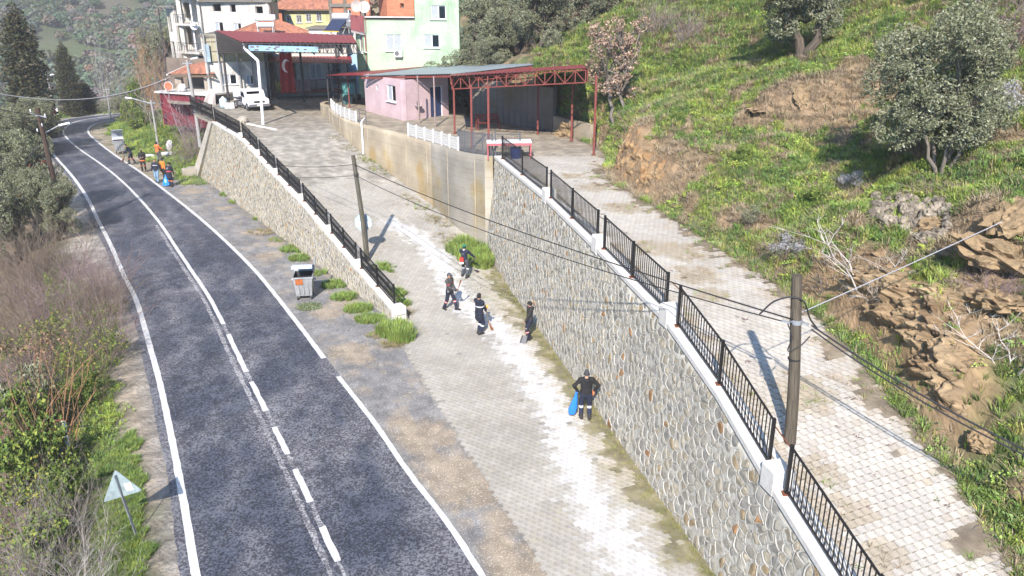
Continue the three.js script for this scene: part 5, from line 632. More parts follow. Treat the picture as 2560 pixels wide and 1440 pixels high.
const lampHead = (t, p, dir, L) => { const q = p.clone().add(dir.clone().multiplyScalar(L)); mesh('lamp_arm', rod(p, q.clone().add(V(0, 0.12, 0)), 0.035), galvM, t); const d2 = dir.clone().setY(0.15).normalize(); const e = q.clone().add(d2.multiplyScalar(0.55)); mesh('lamp_head', bar(q.clone().add(V(0, 0.12, 0)), e.add(V(0, 0.12, 0)), 0.22, 0.12, 0.04), mat([0.75, 0.75, 0.74], { roughness: 0.4 }), t); };
const ins = (t, p, d) => { const g = [rod(p, p.clone().add(V(0, 0.10, 0)), 0.035, 0.03, 8), rod(p.clone().add(V(0, 0.10, 0)), p.clone().add(V(0, 0.15, 0)), 0.045, 0.02, 8)]; mesh('insulator', merge(g), mat([0.75, 0.75, 0.73], { roughness: 0.3 }), t); };
// right pole on the terrace
const p3f = onTer(1976, 1106), p3t = at(1995, 688, p3f.z);
pole('weathered wooden pole standing behind the railing on the upper way', p3f, p3t, 0.135, 0.11, poleWoodM, (t) => { const k = (y) => p3f.clone().lerp(p3t, y); const c = k(0.74); mesh('clamp_band', rod(c.clone().add(V(0, -0.05, 0)), c.clone().add(V(0, 0.05, 0)), 0.132, 0.132, 14), galvM, t); mesh('clamp_band', rod(k(0.52).add(V(0, -0.015, 0)), k(0.52).add(V(0, 0.015, 0)), 0.134, 0.134, 14), wireM, t); mesh('bracket', merge([bar(c.clone().add(V(-0.16, 0, 0.1)), c.clone().add(V(-0.3, 0.03, 0.02)), 0.04), bar(c.clone().add(V(0.12, 0, 0.05)), c.clone().add(V(0.26, -0.07, 0.02)), 0.05)]), galvM, t); mesh('jumper_cable', tube([c.clone().add(V(-0.75, 0.12, -0.1)), c.clone().add(V(-0.5, 0.45, 0)), c.clone().add(V(-0.18, 0.58, 0.1)), c.clone().add(V(0.05, 0.5, 0.14)), c.clone().add(V(0.25, 0.1, 0.1)), c.clone().add(V(0.45, -0.15, 0.05))], 0.018, 6, 40), wireM, t); mesh('jumper_cable', tube([c.clone().add(V(-0.2, 0, 0.06)), c.clone().add(V(-0.1, -0.3, 0.15)), c.clone().add(V(-0.14, -0.62, 0.15)), c.clone().add(V(0.1, -0.5, 0.15)), c.clone().add(V(0.3, -0.3, 0.1))], 0.014, 6, 40), wireM, t); });
// middle pole behind the lower wall
const p2f = onRamp(919, 652), p2t = at(884, 388, p2f.z);
pole('greenish grey wooden pole behind the lower wall in front of the stop sign', p2f, p2t, 0.125, 0.095, mat([0.17, 0.155, 0.11], { map: T.wood, roughness: 0.95 }), (t) => { for (const k of [0.815, 0.83]) { const c = p2f.clone().lerp(p2t, k); const g = new THREE.TorusGeometry(0.115, 0.014, 6, 18); g.rotateX(Math.PI / 2 + 0.15); g.translate(c.x, c.y, c.z); mesh('wire_wrap', flat(g), wireM, t); } });
// left pole beside the road
const p1f = onGround(161, 580), p1t = at(94, 270, p1f.z);
pole('dark wooden pole left of the road with cables and lamp', p1f, p1t, 0.15, 0.115, poleDarkM, (t) => { const k = (y) => p1f.clone().lerp(p1t, y); mesh('cross_bar', bar(k(0.96).add(V(-0.4, 0, 0.1)), k(0.93).add(V(0.45, 0, 0.1)), 0.06), galvM, t); for (const [x, y] of [[-0.35, 0.97], [0.4, 0.935], [-0.2, 0.82], [0.12, 0.86]]) ins(t, k(y).add(V(x, 0.02, 0.14))); lampHead(t, k(0.80), V(0.5, 0.2, -0.4).normalize(), 0.9); mesh('down_cable', tube([k(0.95).add(V(0.1, 0, 0.12)), k(0.8).add(V(0.32, 0, 0.2)), k(0.65).add(V(0.22, 0, 0.2)), k(0.5).add(V(0.3, 0, 0.2)), k(0.3).add(V(0.16, 0, 0.2)), k(0.05).add(V(0.15, 0, 0.2))], 0.02, 5, 40), wireM, t); });
// street lamp poles by the bend
const lampPole = (label, fx, fy, tx, ty, r, dir, L, fz) => { const f = fz ? at(fx, fy, fz) : onGround(fx, fy), tp = at(tx, ty, f.z); return pole(label, f, tp, r, r * 0.7, poleConcM, (t) => { mesh('cross_arm', bar(tp.clone().add(V(-0.4, -0.25, 0)), tp.clone().add(V(0.35, -0.25, 0)), 0.07), galvM, t); if (dir) lampHead(t, tp.clone().add(V(0, -0.3, 0)), dir, L); }); };
lampPole('tall concrete lamp pole beside the end of the lower wall', 500, 358, 468, 150, 0.16, V(0.75, 0.55, 0.1).normalize(), 0.45, -64);
lampPole('slim concrete lamp pole rising from the green bank', 396, 376, 378, 250, 0.11, V(-0.95, 0.2, 0.1).normalize(), 1.6);
lampPole('lamp pole at the outside of the road bend by the cypress', 139, 292, 117, 186, 0.13, V(0.8, 0.2, 0.2).normalize(), 0.5);
lampPole('thin grey pole at the inside of the far road bend', 276, 298, 266, 218, 0.1, null, 0);
{ // wires
  const k2 = (y) => p2f.clone().lerp(p2t, y), k3 = (y) => p3f.clone().lerp(p3t, y), k1 = (y) => p1f.clone().lerp(p1t, y), end = at(2700, 1190, -11.5), lf = at(498, 342, -63);
  wire('upper cable from the middle pole to the right pole', k2(0.92).add(V(0, 0, 0.1)), k3(0.76).add(V(-0.1, 0, 0.1)), 0.28, 0.017); wire('lower cable from the middle pole to the right pole', k2(0.82).add(V(0, 0, 0.1)), k3(0.735).add(V(-0.1, 0, 0.1)), 0.42, 0.014);
  wire('upper cable from the right pole out past the lower right corner', k3(0.74).add(V(0.3, -0.05, 0.1)), end, 0.15, 0.02); wire('lower cable twisted beside the one leaving the right pole', k3(0.72).add(V(0.3, -0.06, 0.1)), end.clone().add(V(0, -0.07, 0)), 0.19, 0.017);
  wire('upper cable from the middle pole over the lower wall to the far bank', k2(0.92).add(V(0, 0, 0.1)), lf, 0.9); wire('lower cable from the middle pole over the lower wall to the far bank', k2(0.82).add(V(0, 0, 0.1)), at(495, 388, -62), 0.7, 0.012);
  const gy = onHill(2536, 549); wire('pale steel stay wire from the right pole to the hillside', k3(0.79).add(V(0.1, 0, 0)), gy.add(V(0, 0.1, 0)), 0.02, 0.014, steelWireM);
  wire('thick pale cable crossing from the left edge to the tiled shed', at(-60, 222, -58), at(425, 192, -72), 1.3, 0.035, steelWireM); wire('thin dark cable below the thick pale one', at(-60, 242, -58), at(420, 200, -72), 1.0, 0.018); wire('upper cable leaving the left pole to the left edge', k1(0.95), at(-80, 250, -38), 0.15, 0.02); wire('middle cable leaving the left pole to the left edge', k1(0.9), at(-80, 262, -38), 0.2, 0.016); wire('slack stay cable running down left from the left pole', k1(0.8), at(-60, 610, -42), 0.05, 0.012);
}
{ // back of the octagonal sign
  const f = p2f.clone().add(V(-0.02, 0, -0.45)), c = at(908, 556, f.z), t = thing('stop_sign', 'back of an octagonal grey road sign behind the middle pole', 'road sign'); f.y = rampH(f.x, f.z); const g = new THREE.CylinderGeometry(0.43, 0.43, 0.02, 8); g.rotateY(Math.PI / 8); g.rotateX(Math.PI / 2); g.translate(c.x, c.y, c.z); mesh('plate', flat(g), mat([0.34, 0.43, 0.45], { roughness: 0.5 }), t); const g2 = new THREE.CylinderGeometry(0.42, 0.42, 0.006, 8); g2.rotateY(Math.PI / 8); g2.rotateX(Math.PI / 2); g2.translate(c.x, c.y, c.z - 0.016); mesh('front_face', flat(g2), mat([0.5, 0.02, 0.02]), t); mesh('post', rod(f, V(f.x, c.y + 0.3, c.z + 0.05), 0.03, 0.03), galvM, t); for (const x of [-0.24, 0.24]) mesh('sticker', bx(0.2, 0.24, 0.006, c.x + x, c.y - 0.08, c.z + 0.0145, 0), mat([0.78, 0.78, 0.78]), t); }
{ // back of the triangular sign
  const f = G(346, 1340, -0.05), z = f.z - 0.1, a = at(287, 1176, z), b = at(261, 1253, z), c = at(356, 1225, z), t = thing('triangular_sign', 'back of a tilted triangular road sign on a leaning post', 'road sign'), ctr = a.clone().add(b).add(c).multiplyScalar(1 / 3); const corner = (p, q, r) => [p.clone().lerp(q, 0.08), p.clone().lerp(ctr, 0.035), p.clone().lerp(r, 0.08)]; const ring = [...corner(a, c, b), ...corner(b, a, c), ...corner(c, b, a)]; const s = new THREE.Shape(); ring.forEach((p, i) => i ? s.lineTo(p.x - ctr.x, p.y - ctr.y) : s.moveTo(p.x - ctr.x, p.y - ctr.y)); const g = new THREE.ExtrudeGeometry(s, { depth: 0.02, bevelEnabled: true, bevelSize: 0.006, bevelThickness: 0.006, bevelSegments: 2 }); g.rotateX(-0.06); g.translate(ctr.x, ctr.y, ctr.z); mesh('plate', muv(g), mat([0.36, 0.44, 0.43], { map: T.grain, roughness: 0.5, metalness: 0.15 }), t);
  const top = at(288, 1188, z + 0.05); for (const [o, w] of [[0, 0.075], [0.022, 0.022]]) mesh(o ? 'post_web' : 'post', bar(f.clone().add(V(0, -0.3, o)), top.clone().add(V(0, 0, o * 1.4 + 0.02)), w, 0.02, 0), galvM, t); const st = at(322, 1217, z + 0.045), q = bx(0.19, 0.21, 0.003, 0, 0, 0); q.rotateZ(0.25); q.translate(st.x, st.y, st.z); mesh('sticker', q, mat([0.72, 0.76, 0.75]), t); const q2 = bx(0.09, 0.03, 0.003, 0, 0, 0); q2.rotateZ(-0.6); q2.translate(st.x + 0.02, st.y + 0.02, st.z + 0.004); mesh('sticker_mark', q2, mat([0.45, 0.52, 0.52]), t); }
{ // chevron at the bend
  const f = onGround(137, 296), p = at(136, 278, f.z), t = thing('chevron_sign', 'small red and white chevron sign at the outside of the bend', 'road sign'); mesh('plate', bx(0.75, 0.75, 0.03, p.x, p.y, p.z), mat([0.75, 0.74, 0.73]), t); const s = new THREE.Shape(); s.moveTo(-0.22, 0.3); s.lineTo(0.02, 0.3); s.lineTo(0.26, 0); s.lineTo(0.02, -0.3); s.lineTo(-0.22, -0.3); s.lineTo(0.02, 0); const g = new THREE.ExtrudeGeometry(s, { depth: 0.01, bevelEnabled: false }); g.translate(p.x, p.y, p.z + 0.018); mesh('chevron', flat(g), mat([0.6, 0.03, 0.04]), t); mesh('post', rod(f, p.clone().add(V(0, 0.3, -0.04)), 0.035), galvM, t); }
{ // broken barrier in the left verge
  const f = onGround(183, 1172), tp = at(157, 1052, f.z - 0.9), t = thing('broken_barrier', 'broken white and red barrier plank leaning in the bushes', 'barrier'); const wM = mat([0.66, 0.69, 0.71], { map: T.stain, roughness: 0.7 }); mesh('plank', bar(f, tp, 0.11, 0.05, 0.01), wM, t); mesh('short_plank', bar(f.clone().lerp(tp, 0.25).add(V(-0.08, 0, 0.06)), f.clone().lerp(tp, 0.62).add(V(0.05, 0, 0.06)), 0.07, 0.04), wM, t); mesh('red_post', bar(f.clone().lerp(tp, 0.28).add(V(-0.12, -0.1, 0)), f.clone().lerp(tp, 0.6).add(V(-0.1, 0.05, 0)), 0.05), mat([0.30, 0.03, 0.03], { map: T.grain }), t); mesh('rusty_rod', rod(tp.clone().add(V(-0.25, 0, 0)), tp.clone().add(V(0.05, 0.02, 0)), 0.02), rustM, t); }
// refuse bins
function bin(label, pos, turn, orange, lidAngle) {
  const t = thing('refuse_bin', label, 'bin', pos, turn, 'wheeled metal refuse bins'), m = mat([0.50, 0.53, 0.56], { map: T.stain, roughness: 0.42, metalness: 0.35 });
  const hull = (w0, d0, w1, d1, y0, y1) => { const v = [[-w0, y0, -d0], [w0, y0, -d0], [w0, y0, d0], [-w0, y0, d0], [-w1, y1, -d1], [w1, y1, -d1], [w1, y1, d1], [-w1, y1, d1]], g = new THREE.BufferGeometry(); g.setAttribute('position', new THREE.Float32BufferAttribute(v.flat(), 3)); g.setIndex([0, 4, 5, 0, 5, 1, 1, 5, 6, 1, 6, 2, 2, 6, 7, 2, 7, 3, 3, 7, 4, 3, 4, 0, 0, 1, 2, 0, 2, 3]); const o = g.toNonIndexed(); o.computeVertexNormals(); return muv(o); };
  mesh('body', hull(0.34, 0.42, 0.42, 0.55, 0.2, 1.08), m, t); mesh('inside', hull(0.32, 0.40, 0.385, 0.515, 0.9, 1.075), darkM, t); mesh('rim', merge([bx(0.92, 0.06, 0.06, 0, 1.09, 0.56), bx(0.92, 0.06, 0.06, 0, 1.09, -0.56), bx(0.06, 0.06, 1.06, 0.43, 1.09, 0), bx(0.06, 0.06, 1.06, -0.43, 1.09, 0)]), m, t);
  const lid = grid(8, 10, (u, v) => { const a = v * Math.PI; return [V((u - 0.5) * 0.9, 0.22 * Math.sin(a), -0.55 + 0.56 * (1 - Math.cos(a)))]; }); lid.translate(0, 0, 0.55); lid.rotateX(-lidAngle); lid.translate(0, 1.12, -0.56); mesh('lid', lid, mat([0.56, 0.60, 0.63], { roughness: 0.4, metalness: 0.3, side: THREE.DoubleSide }), t);
  for (const [x, z] of [[-0.3, -0.36], [0.3, -0.36], [-0.3, 0.36], [0.3, 0.36]]) { const w = new THREE.TorusGeometry(0.065, 0.03, 8, 16); w.rotateY(Math.PI / 2); w.translate(x, 0.095, z); const wh = mesh('wheel', flat(w), mat([0.03, 0.03, 0.03]), t); mesh('fork', bx(0.09, 0.12, 0.04, x, 0.17, z), galvM, wh); }
  for (const x of [-0.48, 0.48]) mesh('lift_lug', rod(V(x - 0.05, 0.85, 0), V(x + 0.05, 0.85, 0), 0.05, 0.05, 12), galvM, t); for (let i = 0; i < 3; i++) mesh('rib', bx(0.05, 0.55, 0.03, -0.2 + i * 0.2, 0.6, 0.495), m, t);
  if (orange) { const g = bx(0.32, 0.30, 0.02, -0.16, 0.93, 0.545); mesh('orange_patch', g, mat([0.50, 0.14, 0.03], { map: T.stain, roughness: 0.8 }), t); }
  return t;
}
const bin1 = bin('galvanised wheeled bin with open lid and orange patch by the lower wall', G(764, 742), 0.15, true, 0.35); bin1.children.find((c) => c.name === 'lid').rotation.y = 0;
{ const p = bx(0.06, 0.05, 1.0, 0.46, 1.25, -0.75); p.rotateX(0.25); mesh('lid_bar', p, galvM, bin1); }
bin('galvanised wheeled bin on the green bank near the bend', onGround(301, 384).setY(0.02), 0.5, false, 0.9);
// white pickup
{
  const pos = onRamp(632, 270), t = thing('pickup_truck', 'old white pickup truck parked in front of the white house', 'truck', pos.clone().add(V(0, -0.02, 0)), 0.55), w = mat([0.72, 0.73, 0.74], { roughness: 0.35 }), blk = mat([0.02, 0.02, 0.02], { roughness: 0.5 });
  const side = new THREE.Shape(); [[2.25, 0.42], [2.3, 0.75], [2.2, 0.93], [1.25, 1.0], [0.85, 1.5], [-0.35, 1.55], [-0.42, 0.95], [-0.42, 0.42]].forEach(([x, y], i) => i ? side.lineTo(x, y) : side.moveTo(x, y)); const body = new THREE.ExtrudeGeometry(side, { depth: 1.44, bevelEnabled: true, bevelSize: 0.05, bevelThickness: 0.08, bevelSegments: 3 }); body.translate(0, 0, -0.72); body.rotateY(-Math.PI / 2); mesh('cab', muv(body), w, t);
  const gl = (a, b, c, d) => quad(a, b, c, d, 0.01); mesh('windscreen', gl(V(-0.68, 1.04, 1.28), V(0.68, 1.04, 1.28), V(0.62, 1.47, 0.94), V(-0.62, 1.47, 0.94)), glassM, t); for (const s of [-1, 1]) { mesh('side_window', gl(V(0.81 * s, 1.06, 0.95), V(0.81 * s, 1.06, -0.25), V(0.81 * s, 1.44, -0.2), V(0.81 * s, 1.44, 0.72)), glassM, t); mesh('headlight', bx(0.28, 0.17, 0.05, 0.58 * s, 0.76, 2.33, 0.01), mat([0.7, 0.7, 0.68], { roughness: 0.15 }), t); mesh('wing_mirror', bx(0.12, 0.14, 0.06, 0.9 * s, 1.1, 1.0, 0.01), blk, t); }
  mesh('grille', bx(0.86, 0.16, 0.04, 0, 0.76, 2.335), blk, t); mesh('bumper', bx(1.66, 0.16, 0.16, 0, 0.5, 2.36, 0.03), mat([0.12, 0.12, 0.12], { roughness: 0.5 }), t); mesh('number_plate', bx(0.45, 0.1, 0.01, 0, 0.5, 2.446), mat([0.75, 0.75, 0.75]), t);
  mesh('bed_floor', bx(1.66, 0.12, 2.3, 0, 0.68, -1.62), w, t); for (const s of [-1, 1]) for (let i = 0; i < 3; i++) mesh('bed_slat', bx(0.03, 0.13, 2.3, 0.83 * s, 0.84 + i * 0.16, -1.62), w, t); mesh('tailgate', bx(1.66, 0.45, 0.04, 0, 0.98, -2.77), w, t); mesh('chassis', bx(0.9, 0.16, 4.2, 0, 0.46, -0.4), blk, t);
  for (const [x, z] of [[-0.76, 1.5], [0.76, 1.5], [-0.76, -1.6], [0.76, -1.6]]) { const g = new THREE.TorusGeometry(0.235, 0.095, 10, 20); g.rotateY(Math.PI / 2); g.translate(x, 0.32, z); const wh = mesh('tyre', flat(g), blk, t); mesh('rim', rod(V(x - 0.08, 0.32, z), V(x + 0.08, 0.32, z), 0.16, 0.16, 14), galvM, wh); }
}
{ // motorbike
  const pos = onRamp(602, 271), t = thing('motorbike', 'dark motorbike standing beside the white pickup', 'motorbike', pos, 0.9), blk = mat([0.025, 0.025, 0.025], { roughness: 0.5 }); for (const z of [0.62, -0.62]) { const g = new THREE.TorusGeometry(0.26, 0.05, 8, 18); g.rotateY(Math.PI / 2); g.translate(0, 0.3, z); const w = mesh('wheel', flat(g), blk, t); mesh('hub', rod(V(-0.05, 0.3, z), V(0.05, 0.3, z), 0.07, 0.07, 10), galvM, w); } mesh('frame', merge([rod(V(0, 0.3, 0.62), V(0, 0.95, 0.4), 0.03), rod(V(0, 0.85, 0.38), V(0, 0.4, 0), 0.035), rod(V(0, 0.3, -0.62), V(0, 0.4, 0), 0.035), rod(V(0, 0.75, -0.5), V(0, 0.8, 0.35), 0.03)]), blk, t); mesh('engine', bx(0.26, 0.3, 0.34, 0, 0.42, 0.05, 0.04), mat([0.2, 0.2, 0.2], { metalness: 0.5 }), t); mesh('fuel_tank', bx(0.24, 0.2, 0.4, 0, 0.86, 0.18, 0.07), mat([0.04, 0.02, 0.02], { roughness: 0.3 }), t); mesh('seat', bx(0.24, 0.1, 0.65, 0, 0.83, -0.35, 0.04), blk, t); mesh('handlebar', rod(V(-0.35, 1.0, 0.32), V(0.35, 1.0, 0.32), 0.018), blk, t); mesh('side_stand', rod(V(-0.05, 0.35, -0.05), V(-0.22, 0, -0.1), 0.015), blk, t);
}
{ // tractor under the low red roof
  const p = at(872, 245, -64), pos = V(p.x, 4.25, p.z), t = thing('tractor', 'dark tractor with glazed cab parked under the low red roof', 'tractor', pos, 0.15), blk = mat([0.02, 0.02, 0.02], { roughness: 0.8 }); for (const s of [-1, 1]) { const g = new THREE.TorusGeometry(0.52, 0.2, 10, 22); g.rotateY(Math.PI / 2); g.translate(0.75 * s, 0.7, -0.9); const w = mesh('rear_wheel', flat(g), blk, t); mesh('rim', rod(V(0.65 * s, 0.7, -0.9), V(0.85 * s, 0.7, -0.9), 0.35, 0.35, 14), mat([0.4, 0.35, 0.1]), w); const g2 = new THREE.TorusGeometry(0.3, 0.12, 8, 18); g2.rotateY(Math.PI / 2); g2.translate(0.65 * s, 0.42, 1.2); mesh('front_wheel', flat(g2), blk, t); } mesh('bonnet', bx(0.7, 0.7, 1.7, 0, 1.15, 1.0, 0.06), mat([0.04, 0.10, 0.09], { roughness: 0.4 }), t); mesh('cab_frame', merge([bar(V(-0.6, 1.0, 0.2), V(-0.55, 2.45, 0.1), 0.07), bar(V(0.6, 1.0, 0.2), V(0.55, 2.45, 0.1), 0.07), bar(V(-0.6, 1.0, -1.1), V(-0.55, 2.45, -1.0), 0.07), bar(V(0.6, 1.0, -1.1), V(0.55, 2.45, -1.0), 0.07)]), blk, t); mesh('cab_glass', bx(1.1, 1.1, 0.02, 0, 1.75, 0.14), mat([0.10, 0.28, 0.26], { roughness: 0.1 }), t); mesh('cab_roof', bx(1.3, 0.14, 1.4, 0, 2.5, -0.45, 0.05), blk, t); mesh('rear_body', bx(0.8, 0.5, 1.0, 0, 0.9, -0.7), blk, t); }
{ // bench
  const a = onTer(1198, 326), b = onTer(1243, 322), t = thing('metal_bench', 'red painted metal bench in the open shelter', 'bench', a.clone().lerp(b, 0.5).add(V(0, 0, 0)), 0.35), m = mat([0.30, 0.055, 0.035], { map: T.grain, roughness: 0.5 }); for (let i = 0; i < 3; i++) { mesh('seat_slat', bx(1.5, 0.03, 0.11, 0, 0.45, -0.14 + i * 0.14), m, t); mesh('back_slat', bx(1.5, 0.1, 0.03, 0, 0.6 + i * 0.14, -0.24 - i * 0.03), m, t); } for (const x of [-0.7, 0.7]) { mesh('leg', merge([bar(V(x, 0, 0.18), V(x, 0.44, 0.16), 0.05), bar(V(x, 0, -0.26), V(x, 0.95, -0.32), 0.05)]), m, t); const g = new THREE.TorusGeometry(0.2, 0.022, 6, 18); g.rotateY(Math.PI / 2); g.translate(x, 0.55, 0.0); mesh('scroll_arm', flat(g), m, t); } }
{ // red stall frame with white top by the gate
  const a = onTer(1226, 402), b = onTer(1318, 390), c = a.clone().lerp(b, 0.5); const t = thing('stall_table', 'red framed stand with white top and blue tub by the gate', 'table', V(c.x, terH(c.x, c.z), c.z), 0.05), W = a.distanceTo(b); mesh('top', bx(W, 0.05, 0.9, 0, 0.86, -0.1, 0.01), mat([0.74, 0.74, 0.73]), t); mesh('apron', merge([bx(W, 0.1, 0.04, 0, 0.76, 0.33), bx(W, 0.1, 0.04, 0, 0.76, -0.53)]), mat([0.42, 0.10, 0.11], { roughness: 0.5 }), t); for (const x of [-W / 2 + 0.05, W / 2 - 0.05]) for (const z of [-0.5, 0.3]) mesh('leg', bx(0.05, 0.8, 0.05, x, 0.4, z), mat([0.42, 0.10, 0.11]), t); mesh('blue_tub', rod(V(0.35, 0.0, 0), V(0.35, 0.55, 0), 0.26, 0.3, 16), mat([0.01, 0.03, 0.14], { roughness: 0.4 }), t); }
{ // red box in the left lot, boulders, bags
  const p = G(90, 424, -0.05), t = thing('red_metal_box', 'faded red metal box in the gravel lot left of the road', 'box', p, 0.3); mesh('casing', bx(1.5, 0.55, 0.9, 0, 0.27, 0, 0.03), mat([0.40, 0.07, 0.07], { map: T.stain, roughness: 0.7 }), t); mesh('lid', bx(1.56, 0.05, 0.96, 0, 0.58, 0, 0.01), mat([0.42, 0.09, 0.09], { map: T.stain, roughness: 0.7 }), t); mesh('latch', bx(0.08, 0.1, 0.03, 0, 0.5, 0.47), galvM, t); }
function lump(r, seed, sx, sy, sz, amp = 0.3, det = 3, freq = 1.6) { const g = new THREE.IcosahedronGeometry(r, det), q = g.attributes.position; for (let i = 0; i < q.count; i++) { const x = q.getX(i) / r, y = q.getY(i) / r, z = q.getZ(i) / r, k = 1 + amp * fbm3(x * freq + seed, y * freq, z * freq, 3) + 0.12 * amp * Math.round(4 * n3(x * 2 + seed * 2, y * 2, z * 2)) / 2; q.setXYZ(i, q.getX(i) * k * sx, q.getY(i) * k * sy, q.getZ(i) * k * sz); } const o = flat(g); o.computeVertexNormals(); return muv(o); }
{ const p = onRamp(607, 306), t = mesh('corner_stone', lump(0.38, 3, 1, 0.8, 1, 0.2), mat([0.60, 0.55, 0.47], { map: T.stone })); t.position.copy(p).add(V(0, 0.15, 0)); tag(t, 'pale round stone beside the white downpipe', 'stone'); const a = onRamp(618, 311), b = onRamp(692, 326), k = thing('low_kerb', 'broken low white kerb at the foot of the downpipe', 'kerb'); for (let i = 0; i < 3; i++) mesh('kerb_block', bar(a.clone().lerp(b, i / 3 + 0.01).add(V(0, 0.03, 0.04 * (i % 2))), a.clone().lerp(b, (i + 1) / 3 - 0.01).add(V(0, 0.03, 0)), 0.2, 0.14, 0.03), copingM, k); }
{ const m = mat([0.68, 0.65, 0.64], { map: T.cloth, roughness: 1 }); for (const [x, y, r, sx, sy, l] of [[426, 376, 0.45, 0.55, 1.2, 'tall white sack hanging at the brush pile'], [424, 388, 0.38, 1.9, 0.5, 'white cloth bundle lying below the brush pile'], [375, 391, 0.3, 1.6, 0.4, 'pale rubble heap left of the worker in orange']]) { const p = onGround(x, y), o = mesh('white_sack', lump(r, x, sx, sy, 0.7, 0.35), m); o.position.copy(p).add(V(0, r * sy * 0.6, 0)); tag(o, l, 'sack'); } }
{ const p = onRamp(575, 272), t = thing('white_crate', 'white pierced crate against the house beside the motorbike', 'crate', p.clone().add(V(0, 0.02, 0)), 0.2); t.scale.setScalar(0.75); for (let i = 0; i < 6; i++) mesh('slat', bx(1.0, 0.05, 0.04, 0, 0.08 + i * 0.1, 0.2), pvcM, t); for (let i = 0; i < 8; i++) mesh('slat', bx(0.04, 0.62, 0.035, -0.48 + i * 0.137, 0.32, 0.197), pvcM, t); mesh('back', bx(1, 0.6, 0.3, 0, 0.32, 0), mat([0.6, 0.55, 0.54]), t); const q = onRamp(560, 270), b = thing('plastic_drum', 'pale blue plastic drum at the square edge', 'drum', q); mesh('body', flat(new THREE.LatheGeometry([[0.01, 0], [0.3, 0.02], [0.32, 0.3], [0.3, 0.35], [0.32, 0.4], [0.3, 0.72], [0.12, 0.85], [0.01, 0.86]].map(([x, y]) => new THREE.Vector2(x, y)), 18)), mat([0.42, 0.52, 0.56], { roughness: 0.4 }), b); mesh('cap', rod(V(0, 0.85, 0), V(0, 0.93, 0), 0.09), pvcM, b); }

// ================= people: bodies as one skin over a posed skeleton =================
function surfNet(mn, mx, cell, f, colorOf) {
  const nx = Math.ceil((mx.x - mn.x) / cell) + 1, ny = Math.ceil((mx.y - mn.y) / cell) + 1, nz = Math.ceil((mx.z - mn.z) / cell) + 1, val = new Float32Array(nx * ny * nz), id = (i, j, k) => (k * ny + j) * nx + i;
  for (let k = 0; k < nz; k++) for (let j = 0; j < ny; j++) for (let i = 0; i < nx; i++) val[id(i, j, k)] = f(mn.x + i * cell, mn.y + j * cell, mn.z + k * cell);
  const vi = new Int32Array(nx * ny * nz).fill(-1), P = [], C = [], I = [], e = [[0, 1], [2, 3], [4, 5], [6, 7], [0, 2], [1, 3], [4, 6], [5, 7], [0, 4], [1, 5], [2, 6], [3, 7]];
  for (let k = 0; k < nz - 1; k++) for (let j = 0; j < ny - 1; j++) for (let i = 0; i < nx - 1; i++) {
    const v = []; let s = 0; for (let c = 0; c < 8; c++) { const q = val[id(i + (c & 1), j + (c >> 1 & 1), k + (c >> 2))]; v.push(q); if (q < 0) s++; } if (!s || s === 8) continue;
    let x = 0, y = 0, z = 0, n = 0; for (const [a, b] of e) if ((v[a] < 0) !== (v[b] < 0)) { const t = v[a] / (v[a] - v[b]); x += mix(a & 1, b & 1, t); y += mix(a >> 1 & 1, b >> 1 & 1, t); z += mix(a >> 2, b >> 2, t); n++; }
    vi[id(i, j, k)] = P.length / 3; const X = mn.x + (i + x / n) * cell, Y = mn.y + (j + y / n) * cell, Z = mn.z + (k + z / n) * cell; P.push(X, Y, Z); C.push(...colorOf(X, Y, Z));
  }
  const q4 = (a, b, c, d, flip) => { if (a < 0 || b < 0 || c < 0 || d < 0) return; if (flip) I.push(a, c, b, a, d, c); else I.push(a, b, c, a, c, d); };
  for (let k = 1; k < nz - 1; k++) for (let j = 1; j < ny - 1; j++) for (let i = 1; i < nx - 1; i++) { const a = val[id(i, j, k)]; for (const [dx, dy, dz] of [[1, 0, 0], [0, 1, 0], [0, 0, 1]]) { const b = val[id(i + dx, j + dy, k + dz)]; if ((a < 0) === (b < 0)) continue; const g = (p, q) => dx ? vi[id(i, j - p, k - q)] : dy ? vi[id(i - q, j, k - p)] : vi[id(i - p, j - q, k)]; q4(g(1, 1), g(0, 1), g(0, 0), g(1, 0), a >= 0); } }
  const g = new THREE.BufferGeometry(); g.setAttribute('position', new THREE.Float32BufferAttribute(P, 3)); g.setAttribute('color', new THREE.Float32BufferAttribute(C, 3)); g.setAttribute('uv', new THREE.Float32BufferAttribute(new Float32Array(P.length / 3 * 2), 2)); g.setIndex(I); g.computeVertexNormals(); const u = g.attributes.uv; for (let i = 0; i < u.count; i++) u.setXY(i, P[i * 3] + P[i * 3 + 2], P[i * 3 + 1]); return g;
}
const cap3 = (x, y, z, a, b, ra, rb) => { const bx_ = b.x - a.x, by = b.y - a.y, bz = b.z - a.z, px = x - a.x, py = y - a.y, pz = z - a.z, h = clamp((px * bx_ + py * by + pz * bz) / (bx_ * bx_ + by * by + bz * bz)); const dx = px - bx_ * h, dy = py - by * h, dz = pz - bz * h; return Math.sqrt(dx * dx + dy * dy + dz * dz) - mix(ra, rb, h); };
const smin = (a, b, k) => { const h = Math.max(k - Math.abs(a - b), 0) / k; return Math.min(a, b) - h * h * k * 0.25; };
const SKIN = [0.50, 0.29, 0.20];
